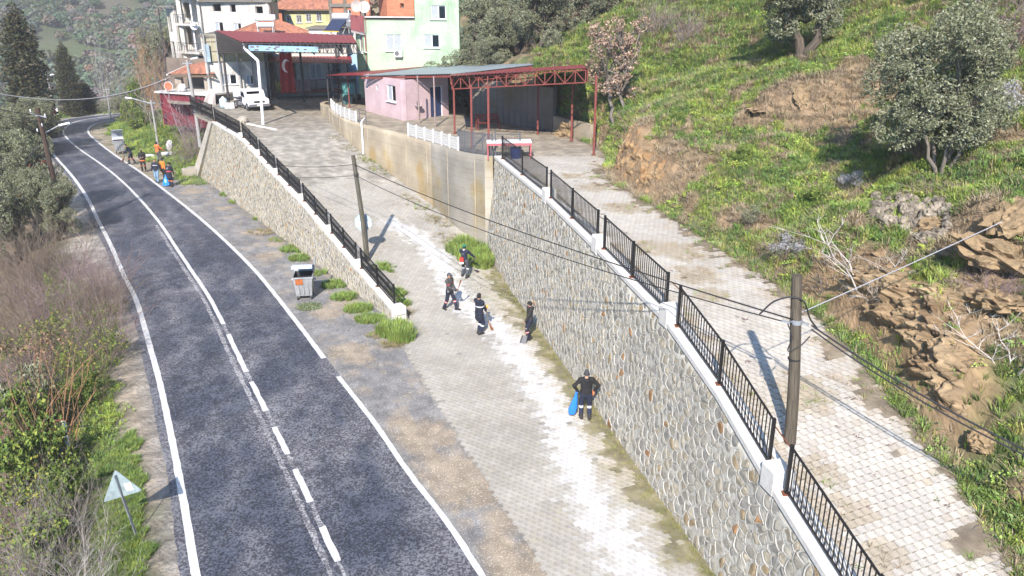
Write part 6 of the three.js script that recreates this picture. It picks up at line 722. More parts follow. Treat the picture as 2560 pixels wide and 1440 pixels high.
// hand: wrist at the origin, fingers along -y, palm facing -x for a left hand; fingers gently curled
const handGeo = (curl) => { const segs = [[V(0, 0, 0), V(0, -0.05, 0), 0.021, 0.026]]; for (let i = 0; i < 4; i++) { const z = -0.03 + i * 0.02, L = [0.062, 0.072, 0.068, 0.054][3 - i] , b = V(0, -0.082, z), m = b.clone().add(V(-Math.sin(curl) * L * 0.55, -Math.cos(curl) * L * 0.55, 0)), t = m.clone().add(V(-Math.sin(curl * 2.2) * L * 0.5, -Math.cos(curl * 2.2) * L * 0.5, 0)); segs.push([V(0, -0.04, z * 0.8), b, 0.015, 0.0115], [b, m, 0.0105, 0.0095], [m, t, 0.0095, 0.0075]); } const tb = V(-0.005, -0.025, 0.03), tm = V(-0.022, -0.055, 0.056), tt = V(-0.034, -0.085, 0.052); segs.push([tb, tm, 0.014, 0.0115], [tm, tt, 0.011, 0.0085]); return surfNet(V(-0.11, -0.2, -0.06), V(0.05, 0.04, 0.09), 0.0055, (x, y, z) => { let d = 1; for (const s of segs) d = smin(d, cap3(x, y, z, s[0], s[1], s[2], s[3]), 0.007); return d; }, () => SKIN); };
const handRelax = handGeo(0.45), handGrip = handGeo(1.15);
const mirrorX = (g) => { const o = g.clone(), p = o.attributes.position, I = o.index.array; for (let i = 0; i < p.count; i++) p.setX(i, -p.getX(i)); for (let i = 0; i < I.length; i += 3) { const t = I[i]; I[i] = I[i + 1]; I[i + 1] = t; } o.computeVertexNormals(); return o; };
const headGeo = (hair) => surfNet(V(-0.12, -0.24, -0.15), V(0.12, 0.16, 0.16), 0.008, (x, y, z) => {
  let d = Math.hypot(x / 0.076, (y - 0.015) / 0.112, (z + 0.008) / 0.097) * 0.09 - 0.09; d = smin(d, cap3(x, y, z, V(0, -0.06, 0.025), V(0, -0.085, 0.055), 0.055, 0.028), 0.03); d = smin(d, cap3(x, y, z, V(0, -0.07, -0.02), V(0, -0.24, -0.035), 0.056, 0.06), 0.03); d = smin(d, cap3(x, y, z, V(0, 0.02, 0.085), V(0, -0.022, 0.104), 0.008, 0.014), 0.012); d = smin(d, cap3(x, y, z, V(-0.035, 0.028, 0.075), V(0.035, 0.028, 0.075), 0.012, 0.012), 0.015);
  for (const s of [-1, 1]) { d = smin(d, cap3(x, y, z, V(s * 0.077, 0.012, -0.012), V(s * 0.082, -0.03, -0.004), 0.014, 0.01), 0.01); d = Math.max(d, -(Math.hypot(x - s * 0.03, y - 0.006, z - 0.092) - 0.013)); } return d - (hair && (y > 0.045 + z * 0.35 || (z < 0.0 && y > -0.055)) && Math.abs(x) < 0.2 ? 0.009 : 0);
}, (x, y, z) => { if (hair && (y > 0.05 + z * 0.35 || (z < -0.005 && y > -0.06 && Math.hypot(x, z + 0.01) > 0.055))) { const k = 0.8 + 0.4 * n3(x * 70, y * 25, z * 70); return hair.map((c) => c * k); } for (const s of [-1, 1]) { if (Math.hypot(x - s * 0.03, y - 0.006) < 0.014 && z > 0.06) return [0.05, 0.035, 0.03]; if (Math.hypot((x - s * 0.03) / 2, y - 0.032) < 0.008 && z > 0.06) return [0.06, 0.04, 0.03]; } if (Math.hypot(x / 2.4, y + 0.058) < 0.007 && z > 0.06) return [0.33, 0.13, 0.11]; return SKIN; });
const headCache = {};
const personM = new THREE.MeshStandardMaterial({ color: 0xffffff, vertexColors: true, map: T.cloth, roughness: 0.85 });
const ik = (a, b, l1, l2, hint) => { const d = b.clone().sub(a); let L = d.length(); const m = (l1 + l2) * 0.998; if (L > m) { b = a.clone().add(d.setLength(m)); L = m; } const n = b.clone().sub(a).normalize(), c = (l1 * l1 - l2 * l2 + L * L) / (2 * L), h = Math.sqrt(Math.max(0, l1 * l1 - c * c)), u = hint.clone().addScaledVector(n, -hint.dot(n)).normalize(); return [a.clone().addScaledVector(n, c).addScaledVector(u, h), b]; };
function person(o) {
  const t = thing('person', o.label, 'person', o.pos, o.turn, o.group), lean = o.lean || 0, hipY = 0.92 - (o.squat || 0), piv = V(0, hipY, 0), up = (p) => p.sub(piv).applyAxisAngle(V(1, 0, 0), lean).add(piv);
  const hips = [V(0.09, hipY - 0.02, 0), V(-0.09, hipY - 0.02, 0)], feet = o.feet || [[0.11, 0.03], [-0.11, -0.03]], ank = feet.map(([x, z, y = 0]) => V(x, 0.09 + y, z)), knees = [], yaw = o.toe || [0.15, -0.15];
  for (let i = 0; i < 2; i++) { const [k, e] = ik(hips[i], ank[i], 0.43, 0.42, V((i ? -1 : 1) * 0.15, 0, 1)); knees.push(k); ank[i] = e; }
  const sh = [up(V(0.185, 1.40, 0)), up(V(-0.185, 1.40, 0))], hands = (o.hands || [[0.3, 0.8, 0.05], [-0.3, 0.8, 0.05]]).map((h) => V(...h)), elb = []; const hint = o.elbow || [V(0.5, -0.3, -1), V(-0.5, -0.3, -1)];
  for (let i = 0; i < 2; i++) { const [e, h] = ik(sh[i], hands[i], 0.29, 0.26, hint[i]); elb.push(e); hands[i] = h; }
  const wa = up(V(0, 1.0, 0)), ch = up(V(0, 1.30, 0)), nk = up(V(0, 1.44, -0.01)), hd = up(V(0, 1.60, 0.01)), J = o.jacket, TR = o.trousers, hem = o.hem ?? 0.86, fat = o.fat || 0; const hemP = V(0, hem + 0.06, lean * 0.06);
  const toes = ank.map((a, i) => [V(a.x - 0.05 * Math.sin(yaw[i]), 0.052 + (a.y - 0.09), a.z - 0.05 * Math.cos(yaw[i])), V(a.x + 0.155 * Math.sin(yaw[i]), 0.04 + (a.y - 0.09), a.z + 0.155 * Math.cos(yaw[i]))]);
  const torso = (x, y, z) => { const zz = (z - mix(0, ch.z, clamp((y - hipY) / 0.4))) * 0.36; let d = cap3(x, y, z + zz, wa, ch, 0.158 + fat, 0.172 + fat); d = smin(d, cap3(x, y, z, sh[0], sh[1], 0.078, 0.078), 0.08); d = smin(d, cap3(x, y, z, ch, nk, 0.12, 0.07), 0.06); return smin(d, cap3(x, y, z + zz * 0.6, hemP, wa, 0.165 + fat + (o.flare || 0), 0.16 + fat), 0.05); };
  const legs = (x, y, z) => { let d = 9; for (let i = 0; i < 2; i++) { d = smin(d, cap3(x, y, z, hips[i], knees[i], 0.105, 0.078), 0.03); d = smin(d, cap3(x, y, z, knees[i], ank[i], 0.078, 0.066), 0.02); } return smin(d, cap3(x, y, z, hips[0], hips[1], 0.115, 0.115), 0.04); };
  const arms = (x, y, z) => { let d = 9; for (let i = 0; i < 2; i++) { d = Math.min(d, smin(cap3(x, y, z, sh[i], elb[i], 0.074, 0.06), cap3(x, y, z, elb[i], hands[i], 0.06, 0.046), 0.02)); } return d; };
  const boots = (x, y, z) => { let d = 9; for (let i = 0; i < 2; i++) d = Math.min(d, Math.max(smin(cap3(x, y, z, toes[i][0], toes[i][1], 0.056, 0.044), cap3(x, y, z, toes[i][0], ank[i].clone().add(V(0, 0.06, 0)), 0.054, 0.058), 0.03), -(y - (ank[i].y - 0.088)))); return d; };
  const folds = (x, y, z) => 0.007 * n3(x * 9, y * 14, z * 9 + o.seed) + 0.004 * n3(x * 22, y * 30, z * 22);
  const f = (x, y, z) => { let d = smin(torso(x, y, z), arms(x, y, z), 0.04); d = smin(d, legs(x, y, z), 0.025); return Math.min(d + folds(x, y, z), boots(x, y, z)); };
  const band = (a, b, x, y, z, k0, k1) => { const ba = b.clone().sub(a), h = ((x - a.x) * ba.x + (y - a.y) * ba.y + (z - a.z) * ba.z) / ba.lengthSq(); return h > k0 && h < k1; };
  const col = (x, y, z) => { const dt = torso(x, y, z), dl = legs(x, y, z), da = arms(x, y, z), db = boots(x, y, z); if (db < Math.min(dt, dl, da) + 0.004) return o.boots || [0.03, 0.028, 0.026]; if (da < dt && da < dl) { for (const i of [0, 1]) if (o.armBand && band(sh[i], elb[i], x, y, z, 0.5, 0.66) && cap3(x, y, z, sh[i], elb[i], 0.07, 0.06) < 0.03) return o.armBand; return J; } if (dt < dl + (o.coat ? 0.06 : 0.0) && y > hem) { for (const [y0, y1, c, s] of o.stripes || []) if (y > y0 && y < y1 && (!s || s * z > 0)) return c; return o.vest && z * (o.vestSide || 1) > -9 ? J : J; } if (o.bands) for (const i of [0, 1]) for (const [k0, k1, c] of o.bands) if (band(knees[i], ank[i], x, y, z, k0, k1) && cap3(x, y, z, knees[i], ank[i], 0.08, 0.07) < 0.03) return c; return TR; };
  const mn = V(9, 9, 9), mx = V(-9, -9, -9); for (const p of [...hands, ...elb, ...knees, ...sh, nk, ch, ...toes.flat()]) { mn.min(p); mx.max(p); } mn.subScalar(0.13); mx.addScalar(0.13); mn.min(V(-0.28, -0.03, -0.24)); mx.max(V(0.28, 1.4, 0.24)); mn.y = -0.03;
  const parts = [surfNet(mn, mx, o.cell || 0.017, f, col)];
  for (let i = 0; i < 2; i++) { const g = (i ? mirrorX : (q) => q.clone())(o.grip?.[i] ? handGrip : handRelax), d = hands[i].clone().sub(elb[i]).normalize(); const dir = o.handDir?.[i] ? V(...o.handDir[i]).normalize() : d; g.applyQuaternion(new THREE.Quaternion().setFromUnitVectors(V(0, -1, 0), dir)); const h = hands[i].clone().addScaledVector(d, -0.015); g.translate(h.x, h.y, h.z); if (o.gloves) { const c = g.attributes.color; for (let k = 0; k < c.count; k++) c.setXYZ(k, ...o.gloves); } parts.push(g); }
  const key = JSON.stringify(o.hair || 0); headCache[key] ??= headGeo(o.hair); const hg = headCache[key].clone(); const hq = new THREE.Quaternion().setFromEuler(new THREE.Euler((o.headTilt || 0) + lean * 0.5, o.headTurn || 0, 0, 'YXZ')); hg.applyQuaternion(hq); hg.translate(hd.x, hd.y, hd.z); parts.push(hg);
  mesh('body', merge(parts), personM, t); const k = o.h / 1.75; t.scale.setScalar(k);
  const head = (g) => { g.applyQuaternion(hq); g.translate(hd.x, hd.y, hd.z); return g; };
  const dome = (r, y0, sy, cut) => { const g = new THREE.SphereGeometry(r, 22, 12, 0, Math.PI * 2, 0, cut); g.scale(0.92, sy, 1.12); g.translate(0, y0, -0.006); return flat(g); };
  if (o.cap) { const vis = new THREE.CylinderGeometry(0.085, 0.085, 0.008, 20, 1, false, -Math.PI / 2, Math.PI); vis.scale(0.95, 1, 1.2); vis.rotateX(0.18); vis.translate(0, 0.055, 0.06); mesh('cap', head(merge([dome(0.098, 0.045, 0.95, Math.PI / 2), vis])), mat(o.cap, { map: T.cloth, side: THREE.DoubleSide }), t); }
  if (o.beanie) mesh('beanie', head(merge([dome(0.104, 0.012, 1.12, Math.PI / 1.95)])), mat(o.beanie, { map: T.cloth, side: THREE.DoubleSide }), t);
  if (o.hood) { const g = surfNet(V(-0.2, -0.3, -0.26), V(0.2, 0.2, 0.2), 0.013, o.hood === 'up' ? (x, y, z) => { const s = Math.hypot(x / 0.115, (y + 0.0) / 0.155, (z + 0.02) / 0.135) * 0.13 - 0.13, q = cap3(x, y, z, V(0, -0.1, -0.03), V(0, -0.2, -0.05), 0.105, 0.13); return Math.max(Math.abs(smin(s, q, 0.05)) - 0.012, -(Math.hypot(x / 0.075, (y - 0.0) / 0.1) * 0.08 - 0.08 > 0 || z < 0.03 ? -1 : Math.min(1, z - 0.03))); } : (x, y, z) => { let d = 9; for (let i = 0; i < 6; i++) { const a = Math.PI * (i / 5), b = Math.PI * ((i + 0.6) / 5); d = smin(d, cap3(x, y, z, V(0.115 * Math.cos(a), -0.17, -0.02 - 0.1 * Math.sin(a)), V(0.115 * Math.cos(b), -0.18, -0.02 - 0.1 * Math.sin(b)), 0.042, 0.042), 0.03); } d = smin(d, cap3(x, y, z, V(0, -0.2, -0.13), V(0, -0.29, -0.155), 0.075, 0.02), 0.05); return d; }, () => J); const up2 = o.hood === 'up'; if (up2) head(g); else { g.rotateX(lean); g.translate(hd.x, hd.y, hd.z); } mesh('hood', flat(g), personM, t); }
  if (o.collar) { const g = new THREE.CylinderGeometry(0.074, 0.088, 0.06, 16, 1, true); g.rotateX(lean); g.translate(nk.x, nk.y + 0.035, nk.z); mesh('collar', flat(g), mat(o.collar, { side: THREE.DoubleSide }), t); }
  if (o.emblem) { const p = up(V(0, 1.28, -0.165 - fat)), g = new THREE.TorusGeometry(0.055, 0.012, 6, 20); g.rotateX(lean); g.translate(p.x, p.y, p.z); const d = new THREE.BoxGeometry(0.07, 0.012, 0.01); d.translate(p.x, p.y, p.z); mesh('back_emblem', merge([g, d]), mat(o.emblem), t); }
  t.updateMatrixWorld(true); const W = (p) => t.localToWorld(p.clone()); const tipOf = (i) => { const d = hands[i].clone().sub(elb[i]).normalize(); return W(hands[i].clone().addScaledVector(o.handDir?.[i] ? V(...o.handDir[i]).normalize() : d, 0.075)); }; return { t, W, hand: tipOf };
}
const NAVY = [0.012, 0.015, 0.035], NAVYT = [0.014, 0.019, 0.045], WHITE = [0.72, 0.73, 0.74], RED = [0.55, 0.06, 0.05], HV = [0.75, 0.19, 0.05], BLACK = [0.012, 0.011, 0.011];
const bandW = [[0.22, 0.36, WHITE]], bandR = [[0.12, 0.2, RED], [0.2, 0.26, WHITE], [0.26, 0.32, RED]];
const bristleM = mat([0.24, 0.10, 0.045], { roughness: 1 }), stickM = mat([0.42, 0.29, 0.17], { map: T.wood, roughness: 0.8 });
function broom(label, top, neck, tip, spread = 0.14) { const t = thing('broom', label, 'broom'); mesh('handle', rod(neck, top, 0.013, 0.013, 8), stickM, t); const r = mulberry(Math.round(top.x * 100)), g = [], d = tip.clone().sub(neck), side = V(d.z, 0, -d.x).normalize(), oth = d.clone().cross(side).normalize(); for (let i = 0; i < 70; i++) { const a = rr(-1, 1, r), b = rr(-0.4, 0.4, r), e = tip.clone().addScaledVector(side, a * spread).addScaledVector(oth, b * spread).addScaledVector(d, rr(-0.12, 0.05, r)); g.push(rod(neck.clone().addScaledVector(side, a * 0.02), e, 0.007, 0.004, 3)); } mesh('bristle_bundle', merge(g), bristleM, t); mesh('binding', rod(neck.clone().addScaledVector(d, -0.05), neck.clone().addScaledVector(d, 0.12), 0.03, 0.035, 10), mat([0.16, 0.07, 0.03]), t); return t; }
function trimmer(label, engine, grip, head) { const t = thing('string_trimmer', label, 'trimmer'); mesh('shaft', rod(engine, head, 0.015, 0.013, 8), mat([0.04, 0.04, 0.045], { roughness: 0.4 }), t); const d = head.clone().sub(engine).normalize(); const e = bx(0.2, 0.2, 0.2, 0, 0, 0, 0.05); e.translate(engine.x, engine.y, engine.z); mesh('engine', e, mat([0.55, 0.05, 0.035], { roughness: 0.4 }), t); const fu = bx(0.2, 0.1, 0.18, engine.x, engine.y - 0.14, engine.z, 0.03); mesh('fuel_tank', fu, mat([0.6, 0.58, 0.5], { roughness: 0.4 }), t); mesh('handle_bar', rod(engine.clone().lerp(head, 0.4), grip, 0.012, 0.014, 8), mat([0.05, 0.05, 0.05]), t); mesh('guard', (() => { const g = new THREE.CylinderGeometry(0.04, 0.13, 0.06, 14, 1, false, 0, Math.PI * 1.3); g.translate(head.x, head.y + 0.03, head.z); return flat(g); })(), darkM, t); return t; }
const bagM = mat([0.02, 0.16, 0.52], { roughness: 0.3, side: THREE.DoubleSide }), bagM2 = mat([0.02, 0.20, 0.62], { roughness: 0.3, side: THREE.DoubleSide });
function bag(label, top, H, W, m, seed, full) { const g = grid(28, 26, (u, v) => { const a = u * Math.PI * 2, k = full ? 0.15 + 0.85 * sst(0, 0.75, v) * (v > 0.88 ? Math.sqrt(Math.max(0, 1 - ((v - 0.88) / 0.12) ** 2)) : 1) : (0.28 + 0.72 * sst(0, 0.8, v)) * (v > 0.95 ? 0.8 : 1), w = W * k * (1 + 0.22 * n3(Math.cos(a) * 2.5 + seed, Math.sin(a) * 2.5, v * 3) + 0.1 * Math.sin(a * 7 + v * 3)); return [V(top.x + Math.cos(a) * w + (full ? 0 : -0.17 * v * H), top.y - v * H, top.z + Math.sin(a) * w * (full ? 0.8 : 0.38))]; }); const t = thing('plastic_bag', label, 'bag'); mesh('film', g, m, t); const kn = new THREE.TorusGeometry(0.035, 0.022, 6, 12); kn.rotateX(Math.PI / 2); kn.translate(top.x, top.y + 0.01, top.z); mesh('gathered_neck', flat(kn), m, t); return t; }
{ // the man in the black hooded top, nearest
  const A = person({ label: 'man in black hooded top, hands on hips, holding a blue bag by the wall', pos: G(1463, 1048).setY(rampH(2.34, -22.6) + 0.012), turn: Math.PI + 0.05, h: 1.76, seed: 1, jacket: BLACK, trousers: [0.016, 0.021, 0.05], hair: [0.07, 0.07, 0.072], hood: 'down', fat: 0.018, hands: [[0.265, 0.985, 0.02], [-0.265, 0.97, 0.04]], elbow: [V(1, 0.1, -0.25), V(-1, 0.1, -0.25)], handDir: [[0.2, -0.8, 0.5], [0.6, -0.5, 0.3]], grip: [1, 1], feet: [[0.13, 0.04], [-0.13, -0.03]], bands: [[0.16, 0.32, WHITE]], headTilt: 0.25, headTurn: -0.15, hem: 0.93 });
  const h = A.hand(0); bag('blue plastic bag hanging from the nearest man\'s left hand', h.clone().add(V(-0.02, 0.03, 0.05)), 0.78, 0.125, bagM, 3, false);
  const q = A.hand(1), g = grid(10, 6, (u, v) => [V(q.x - 0.42 * u + 0.05, q.y + 0.06 - 0.05 * u - 0.13 * v * (1 - u * 0.9), q.z + 0.07 + 0.03 * Math.sin(u * 9))]); const c = thing('orange_cloth', 'bright orange cloth held at the nearest man\'s right hip', 'cloth'); mesh('cloth', g, mat(HV, { side: THREE.DoubleSide }), c);
}
{ // long navy parka, broom
  const B = person({ label: 'man in long navy parka with white stripes, back turned, holding a broom', pos: onRamp(1199, 836).add(V(0, 0.012, 0)), turn: 2.35, h: 1.78, seed: 2, jacket: [0.011, 0.014, 0.03], trousers: NAVYT, hair: [0.02, 0.015, 0.012], hood: 'down', coat: true, hem: 0.66, flare: 0.012, fat: 0.012, armBand: WHITE, stripes: [[1.18, 1.225, WHITE]], bands: bandW, hands: [[0.04, 1.0, 0.33], [-0.06, 0.93, 0.30]], grip: [1, 1], feet: [[0.07, 0.02], [-0.07, -0.02]], headTurn: 0.1 });
  const h = B.hand(0), tip = onRamp(1231, 826); broom('broom with reddish bristles held by the man in the navy parka', h.clone().add(V(-0.03, 0.2, 0.02)), tip.clone().add(V(-0.16, 0.42, 0.05)), tip.clone().add(V(0, 0.02, 0)), 0.13);
  const og = thing('orange_glove', 'orange and white work glove at the navy parka man\'s arm', 'glove'); const gp = B.W(V(-0.1, 1.12, 0.34)); mesh('glove', (() => { const g = lump(0.055, 5, 1, 1.3, 0.8, 0.3); g.translate(gp.x, gp.y, gp.z); return g; })(), mat([0.75, 0.33, 0.08]), og);
}
{ // grey jacket and black beanie beside the wall
  const C = person({ label: 'man in dark grey jacket and black beanie standing beside the wall', pos: onRamp(1324, 850).add(V(0, 0.012, 0)), turn: -1.35, h: 1.66, seed: 3, jacket: [0.026, 0.024, 0.023], trousers: [0.013, 0.016, 0.034], hair: [0.02, 0.015, 0.012], beanie: BLACK, hood: 'down', bands: [[-0.3, -0.23, RED], [-0.23, -0.19, WHITE], ...bandR], hands: [[0.16, 0.83, 0.26], [-0.3, 0.82, 0.02]], grip: [1, 0], feet: [[0.08, 0.06], [-0.08, -0.04]], headTurn: -0.4, headTilt: 0.05, hem: 0.9, stripes: [] });
  const h = C.hand(0), p = onRamp(1309, 858), t = thing('dustpan', 'grey long handled dustpan beside the man in the black beanie', 'dustpan'); const m = mat([0.07, 0.07, 0.072], { roughness: 0.6 }); mesh('handle', rod(p.clone().add(V(0.06, 0.3, -0.05)), h.clone().add(V(0, 0.05, 0)), 0.013), stickM, t); mesh('pan', quad(p.clone().add(V(-0.13, 0.02, 0.04)), p.clone().add(V(0.1, 0.02, 0.08)), p.clone().add(V(0.15, 0.28, -0.05)), p.clone().add(V(-0.03, 0.28, -0.08)), 0.03), m, t); mesh('pan_side', merge([bar(p.clone().add(V(-0.13, 0.05, 0.04)), p.clone().add(V(-0.03, 0.3, -0.08)), 0.02, 0.08), bar(p.clone().add(V(0.1, 0.05, 0.08)), p.clone().add(V(0.15, 0.3, -0.05)), 0.02, 0.08)]), m, t);
}
{ // string trimmer, green cap
  const D = person({ label: 'man in navy jacket and green cap cutting weeds by the concrete wall', pos: onRamp(1162, 694).add(V(0, 0.012, 0)), turn: 2.75, h: 1.66, seed: 4, jacket: [0.014, 0.018, 0.04], trousers: [0.085, 0.09, 0.10], hair: [0.02, 0.015, 0.012], cap: [0.0, 0.19, 0.13], collar: [0.5, 0.5, 0.48], emblem: [0.10, 0.12, 0.15], bands: [[0.02, 0.16, [0.66, 0.68, 0.6]]], hands: [[0.12, 0.95, 0.3], [-0.42, 1.0, 0.36]], elbow: [V(0.5, -0.5, -0.6), V(-0.6, -0.4, -0.4)], grip: [1, 1], feet: [[0.16, 0.06], [-0.14, -0.06]], hem: 0.88, stripes: [], armBand: null });
  const e = D.W(V(0.02, 1.02, -0.28)), hp = onRamp(1191, 681); trimmer('red motor string trimmer carried by the man in the green cap', e, D.hand(1), hp.add(V(0, 0.06, 0))); }
{ // grey cap, walking with a broom
  const E = person({ label: 'man in grey jacket and grey cap walking with a broom', pos: onRamp(1125, 775).add(V(0, 0.012, 0)), turn: 1.05, h: 1.72, seed: 5, jacket: [0.075, 0.07, 0.068], trousers: [0.013, 0.016, 0.034], hair: [0.05, 0.045, 0.04], cap: [0.09, 0.09, 0.10], bands: bandR, armBand: RED, gloves: [0.02, 0.02, 0.02], hands: [[0.05, 1.0, 0.3], [-0.07, 1.0, 0.31]], grip: [1, 1], feet: [[0.1, 0.3], [-0.1, -0.24]], toe: [0.2, -0.5], headTilt: 0.3, hem: 0.9, stripes: [] });
  const h = E.hand(0); broom('broom held upright in front of the man in the grey cap', h.clone().add(V(-0.12, -0.16, 0.02)), h.clone().add(V(0.05, 0.02, 0.02)), h.clone().add(V(0.2, 0.48, 0.02)), 0.07);
  const p = E.W(V(-0.2, 0.96, 0.08)), b = thing('belt_pouch', 'small pouch on the belt of the man in the grey cap', 'pouch', p, 1.2); mesh('pouch', bx(0.09, 0.13, 0.06, 0, 0, 0, 0.02), mat([0.2, 0.2, 0.18]), b); mesh('flap', bx(0.094, 0.05, 0.064, 0, 0.045, 0, 0.01), mat([0.05, 0.05, 0.05]), b);
}
{ // the group at the road edge
  const gy = (x, y) => onGround(x, y).setY(Math.max(0, onGround(x, y).y) + 0.02), c = 0.021;
  const f1 = person({ label: 'stooping man in navy suit with red bands sweeping the road edge', pos: gy(331, 412), turn: -1.25, h: 1.72, seed: 6, cell: c, lean: 0.42, jacket: NAVY, trousers: NAVY, hair: [0.02, 0.015, 0.012], stripes: [[0.86, 0.95, HV]], bands: [[0.05, 0.2, HV]], hands: [[0.1, 1.0, 0.52], [-0.1, 0.9, 0.46]], grip: [1, 1], feet: [[0.1, 0.2], [-0.1, -0.22]], headTilt: 0.3 });
  const t1 = onGround(306, 407).setY(0.03); broom('broom reaching onto the road from the stooping man', f1.hand(0).add(V(0.1, 0.2, 0)), t1.clone().add(V(0.25, 0.42, 0)), t1, 0.16);
  person({ label: 'man in black hooded coat with orange band standing at the road edge', pos: gy(361, 430), turn: 0.35, h: 1.74, seed: 7, cell: c, jacket: BLACK, trousers: BLACK, hood: 'up', coat: true, hem: 0.78, flare: 0.02, fat: 0.02, stripes: [[0.80, 0.90, HV]], bands: [[0.0, 0.14, HV]], hands: [[0.12, 1.12, 0.24], [-0.12, 1.1, 0.24]], feet: [[0.12, 0], [-0.12, 0]], headTilt: 0.15 });
  const f3 = person({ label: 'man in orange top and grey trousers trimming weeds, back turned', pos: gy(398, 407), turn: 2.7, h: 1.74, seed: 8, cell: c, jacket: HV, trousers: [0.13, 0.13, 0.12], hair: [0.03, 0.02, 0.015], emblem: [0.3, 0.1, 0.04], hands: [[-0.05, 0.98, 0.3], [-0.35, 1.0, 0.32]], grip: [1, 1], fat: 0.015, feet: [[0.14, 0], [-0.14, 0]] });
  trimmer('string trimmer held by the man in the orange top', f3.W(V(0.1, 0.95, 0.12)), f3.hand(1), onGround(413, 408).add(V(0, 0.08, 0)));
  person({ label: 'man in navy jacket with white chest stripe and blue jeans', pos: gy(395, 459), turn: 0.1, h: 1.76, seed: 9, cell: c, jacket: [0.014, 0.017, 0.035], trousers: [0.22, 0.36, 0.50], hair: [0.12, 0.12, 0.12], fat: 0.02, stripes: [[1.27, 1.31, WHITE, 1]], hands: [[0.33, 0.84, 0.02], [-0.33, 0.84, 0.02]], feet: [[0.1, 0.16], [-0.09, -0.14]], hem: 0.86 });
  person({ label: 'man in orange vest half hidden behind the man with the bag', pos: gy(411, 456), turn: 2.6, h: 1.76, seed: 10, cell: c, jacket: [0.78, 0.24, 0.03], trousers: [0.03, 0.03, 0.03], hair: [0.02, 0.015, 0.012], lean: 0.1, feet: [[0.1, 0.1], [-0.1, -0.1]] });
  const f6 = person({ label: 'man in long navy coat with red band holding a full blue bag', pos: gy(427, 469), turn: 2.95, h: 1.78, seed: 11, cell: c, lean: 0.22, jacket: NAVY, trousers: NAVY, hair: [0.015, 0.012, 0.01], coat: true, hem: 0.62, flare: 0.02, fat: 0.02, emblem: [0.3, 0.3, 0.3], stripes: [[1.06, 1.13, RED]], bands: [[0.2, 0.36, HV]], hands: [[0.36, 0.72, 0.2], [-0.2, 0.85, 0.3]], grip: [1, 1], feet: [[0.12, 0.05], [-0.14, -0.05]], headTilt: 0.3 });
  const hb = f6.hand(0); bag('full blue rubbish bag resting on the road edge', V(hb.x - 0.02, Math.min(hb.y, 0.92), hb.z + 0.1), Math.min(hb.y, 0.92) - 0.02, 0.27, bagM2, 8, true);
}

// ================= rocks and vegetation =================
const rockM = new THREE.MeshStandardMaterial({ color: 0xffffff, vertexColors: true, map: T.stone, bumpMap: T.bump, bumpScale: 0.04, roughness: 0.95 });
function rockFace(name, label, zA, zB, d0, d1, amp, tilt, colA, colB, nu, nv, out, clay) {
  const F0 = footD.filter((p) => p.z <= zA && p.z >= zB), C = new THREE.CatmullRomCurve3(F0), L = C.getLength();
  const g = grid(nu, nv, (u, v) => { const p = C.getPointAt(u), t = C.getTangentAt(u), n = V(-t.z, 0, t.x), e = Math.min(1, 8 * Math.min(u, 1 - u)) * Math.min(1, 4.5 * Math.min(v, 1 - v) + 0.0), d = mix(d0, d1, v) + 0.35 * n2(u * L * 0.35, 5) * v; const x = p.x + n.x * d, z = p.z + n.z * d, y = hillRaw(x, z, d, p); const s = u * L;
    const w = (y + s * tilt) * (clay ? 2.6 : 4.6) + 0.9 * fbm(s * 0.55, y * 0.7, 3), saw = w - Math.floor(w), hard = 0.5 + 0.5 * n2(Math.floor(w) * 3.1, s * 0.35); const ledge = (clay ? 0.5 : 1) * hard * (saw < 0.75 ? saw : (1 - saw) * 3), cr = fbm3(s * 1.2, y * 1.6, 3.3, 4), crack = Math.max(0, 0.10 - Math.abs(fbm(s * 0.9 + 9, y * 0.9, 3))) * 3;
    const disp = e * (out + amp * (ledge + 0.8 * cr - crack)) - (1 - e) * 0.25; const q = V(x, y, z).addScaledVector(n, -disp).add(V(0, disp * 0.25 - 0.1, 0)); const k = clamp(0.5 + 0.8 * fbm3(s * 0.7, y * 1.5, 7, 4)); let c = mixc(colA, colB, k); c = c.map((q2) => q2 * (0.85 + 0.3 * hard)); return [q, c, [s, y * 1.2 + d]]; }, true);
  const o = mesh(name, g, rockM); return tag(o, label, 'rock');
}
rockFace('rock_outcrop', 'layered tan rock outcrop bulging from the bank by the upper way', -14.6, -21.6, 0.55, 2.2, 0.5, 0.45, [0.26, 0.165, 0.085], [0.52, 0.39, 0.235], 240, 90, 0.12);
rockFace('clay_bank', 'crumbling orange clay bank beside the shelter end of the upper way', -30.5, -41.4, 0.35, 1.9, 0.30, 0.1, [0.36, 0.20, 0.08], [0.54, 0.38, 0.21], 170, 50, 0.06, true);
const rockLumpM = mat([0.42, 0.30, 0.17], { map: T.stone, bumpMap: T.bump, bumpScale: 0.06, roughness: 0.95 });
